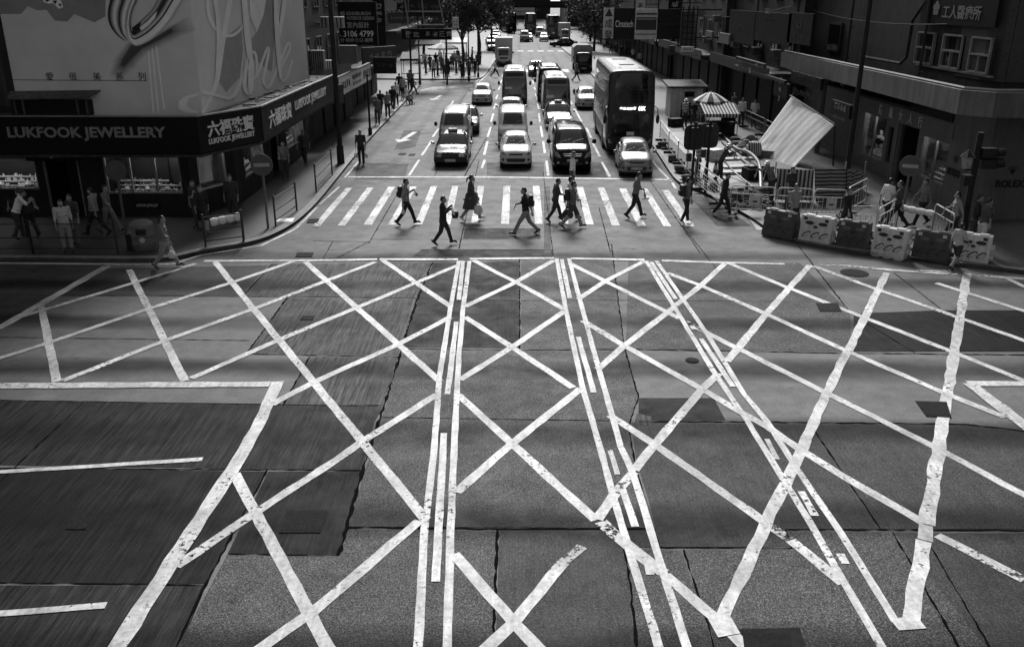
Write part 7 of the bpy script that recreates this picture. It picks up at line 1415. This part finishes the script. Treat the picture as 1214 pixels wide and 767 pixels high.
# ------------------------------------------------------------------ trees
M_leaf = mat('dark_foliage', .03, .6, var=.5, scale=1.5); M_bark = mat('bark', .05, .9, var=.4, scale=6, bump=.5)
def tree(label, x, y, h, cr, cz, seed, nl=5200, group='street trees'):
    q = random.Random(seed); t = thing('street_tree', label, 'tree', (x,y,.1), 0, group); mb = MB(); lim = []
    mb.tube([(0,0,0),(.1,.05,h*.3),(-.05,.1,h*.55),(.05,0,h*.8)], [.24,.18,.12,.05], 9); mb.build('trunk', M_bark, t, True); mb = MB(); cl = []
    for k in range(15):
        a = q.uniform(0,6.28); rr = q.uniform(.25,.85)*cr; z = cz+q.uniform(-.75,.75)*cr*.7; c = Vector((math.cos(a)*rr, math.sin(a)*rr, z)); cl.append((c, q.uniform(.28,.5)*cr))
        if k < 8: b = MB(); b.tube([(0,0,h*.45+k*.1),(c.x*.5,c.y*.5,(h*.5+c.z)/2),tuple(c)], [.08,.05,.02], 6); b.build('limb', M_bark, t, True)
    vs = []; fs = []
    for i in range(nl):
        c, r = cl[i % len(cl)]; d = Vector((q.gauss(0,1),q.gauss(0,1),q.gauss(0,.8))).normalized()*r*q.random()**.4; p = c+d; s = q.uniform(.1,.24); u = Vector((q.gauss(0,1),q.gauss(0,1),q.gauss(0,1))).normalized(); w = u.orthogonal().normalized(); b = len(vs)
        vs += [p-u*s, p+w*s*.5, p+u*s, p-w*s*.5]; fs.append((b,b+1,b+2,b+3))
    mb.add(vs, fs); me = bpy.data.meshes.new('crown'); me.from_pydata([tuple(v) for v in mb.v], [], mb.f); me.materials.append(M_leaf); link('crown', me, t)
a = G(548,93); tree('big dark tree at the near edge of the far left plaza', a.x, a.y+1, 7.5, 3.0, 6.6, 1); a = G(573,78); tree('dark tree behind the white box lorry', a.x-.5, a.y, 8, 3.4, 6.6, 2); a = G(700,62); tree('dark tree left of the oven billboard', a.x+.5, a.y, 8, 4.2, 5.6, 3); a = G(590,60); tree('far dark tree on the left of the street', a.x-1, a.y, 8, 3.6, 6, 4, 3500); a = G(690,50); tree('far dark tree on the right of the street', a.x+1.5, a.y, 8, 4.0, 6, 5, 3500); a = G(520,70); tree('dark tree at the back of the far left plaza', a.x-2, a.y, 8, 4.0, 6.5, 6, 3500)
# market stalls and poles on the far left plaza
for i, (px, py, w, lb_) in enumerate([(508,74,3.0,'dark canopied stall at the left of the plaza'), (540,71,3.2,'pale canopied stall behind the plaza crowd'), (488,97,1.8,'low dark stall at the side street kerb')]):
    p = G(px,py,ZP); t = thing('market_stall', lb_, 'market stall', p, 0, 'market stalls on the left'); mb = MB(); mb.add([(-w/2,-1.2,2.2),(w/2,-1.2,2.2),(w/2,1,2.7),(-w/2,1,2.7),(-w/2,-1.2,2.0),(w/2,-1.2,2.0)], [(0,1,2,3),(4,5,1,0)]); o = mb.build('canopy', [CLO['dark'],CLO['white'],CLO['navy']][i], t); s = o.modifiers.new('thickness','SOLIDIFY'); s.thickness = .03; mb = MB(); mb.box((0,0,.8),(w*.95,1.2,.08)); mb.build('table_top', B_grey, t)
    for x in (-1,1):
        for y in (-.9,.9): mb = MB(); mb.tube([(x*w*.46,y,0),(x*w*.46,y,2.3)], .03); mb.build('leg', M_galv, t)
for i, (px, py, h, lb_) in enumerate([(498,101,6,'thin pole at the side street corner'), (556,97,7,'dark post at the tip of the far left plaza'), (567,92,8,'lamp post behind the tip of the far left plaza'), (439,160,3.4,'thin short pole on the left kerb past the dark pole')]): p = G(px,py,ZP); mb = MB(); mb.cyl((0,0,0),(0,0,h), .07, .05, 8); mb.cyl((0,0,0),(0,0,.4), .12, n=8); mb.cyl((0,0,h),(0,0,h+.1), .1, n=8); o = mb.build('street_pole', B_dark, None, loc=p); tag(o, lb_, 'pole', 'thin poles on the left')

# loose stuff of the works
M_sack = mat('dirty_sack', .07, .9, var=.5, scale=5, bump=.5)
for i, (px, py, lb_) in enumerate([(784,176,'sandbag at the first barrier foot from the bus'),(797,192,'sandbag at the second barrier foot from the bus'),(807,205,'sandbag at the third barrier foot from the bus'),(816,216,'sandbag at the foot of the left traffic light'),(845,225,'sandbag inside the white meshed barrier'),(868,238,'sandbag on the rubble at the left end'),(905,232,'sandbag on the rubble below the stooping worker'),(886,206,'sandbag beside the third pale plank'),(873,170,'sandbag left of the rag heap'),(842,170,'sandbag below the stall legs')]):
    p = G(px, py, ZP); mb = MB(); mb.ell((0,0,.11), (.34,.22,.13), 14, 8); mb.ell((.08,.05,.26), (.3,.2,.11), 14, 8); mb.ell((.36,0,.12), (.06,.1,.04), 8, 5); o = mb.build('sandbag', M_sack, None, True, loc=p); o.rotation_euler.z = i*1.1; tag(o, lb_, 'sandbag', 'sandbags of the works')
for i, (px, py, w, d, h, mt, lb_) in enumerate([(836,162,.9,.6,.7,B_dark,'dark tool box under the striped awning'),(862,158,.7,.6,.9,B_wall2,'tall dark box right of the stall'),(800,150,.8,.5,.45,B_dark,'dark bundle lying before the kiosk'),(846,190,.7,.6,.5,B_white,'pale box left of the planks'),(926,180,.9,.8,.8,B_dark,'dark cabinet behind the tarpaulin')]):
    p = G(px, py, ZP); t = thing('work_box', lb_, 'box', p, .2*i, 'boxes of the works'); mb = MB(); mb.b2((-w/2,-d/2,0),(w/2,d/2,h)); mb.build('box_body', mt, t, bevel=.02); mb = MB(); mb.b2((-w/2-.02,-d/2-.02,h+.003),(w/2+.02,d/2+.02,h+.06)); mb.build('lid', mt, t, bevel=.01); mb = MB(); mb.tube([(-.1,-d/2-.02,h*.6),(-.1,-d/2-.06,h*.6),(.1,-d/2-.06,h*.6),(.1,-d/2-.02,h*.6)], .012); mb.build('handle', M_galv, t)
for i, (px, py, lb_) in enumerate([(884,236,'traffic cone on the rubble in the trench'),(848,206,'traffic cone left of the helmeted worker'),(836,212,'traffic cone behind the right traffic light')]):
    p = G(px, py, ZP); t = thing('traffic_cone', lb_, 'traffic cone', p, 0, 'traffic cones'); mb = MB(); mb.box((0,0,.02),(.36,.36,.04)); mb.lathe([(.14,.041),(.11,.2),(.03,.68),(.001,.7)], n=14); mb.build('cone_body', M_wbd, t, True); mb = MB(); mb.lathe([(.118,.2),(.08,.4)], n=14); mb.build('reflective_band', B_white, t, True)
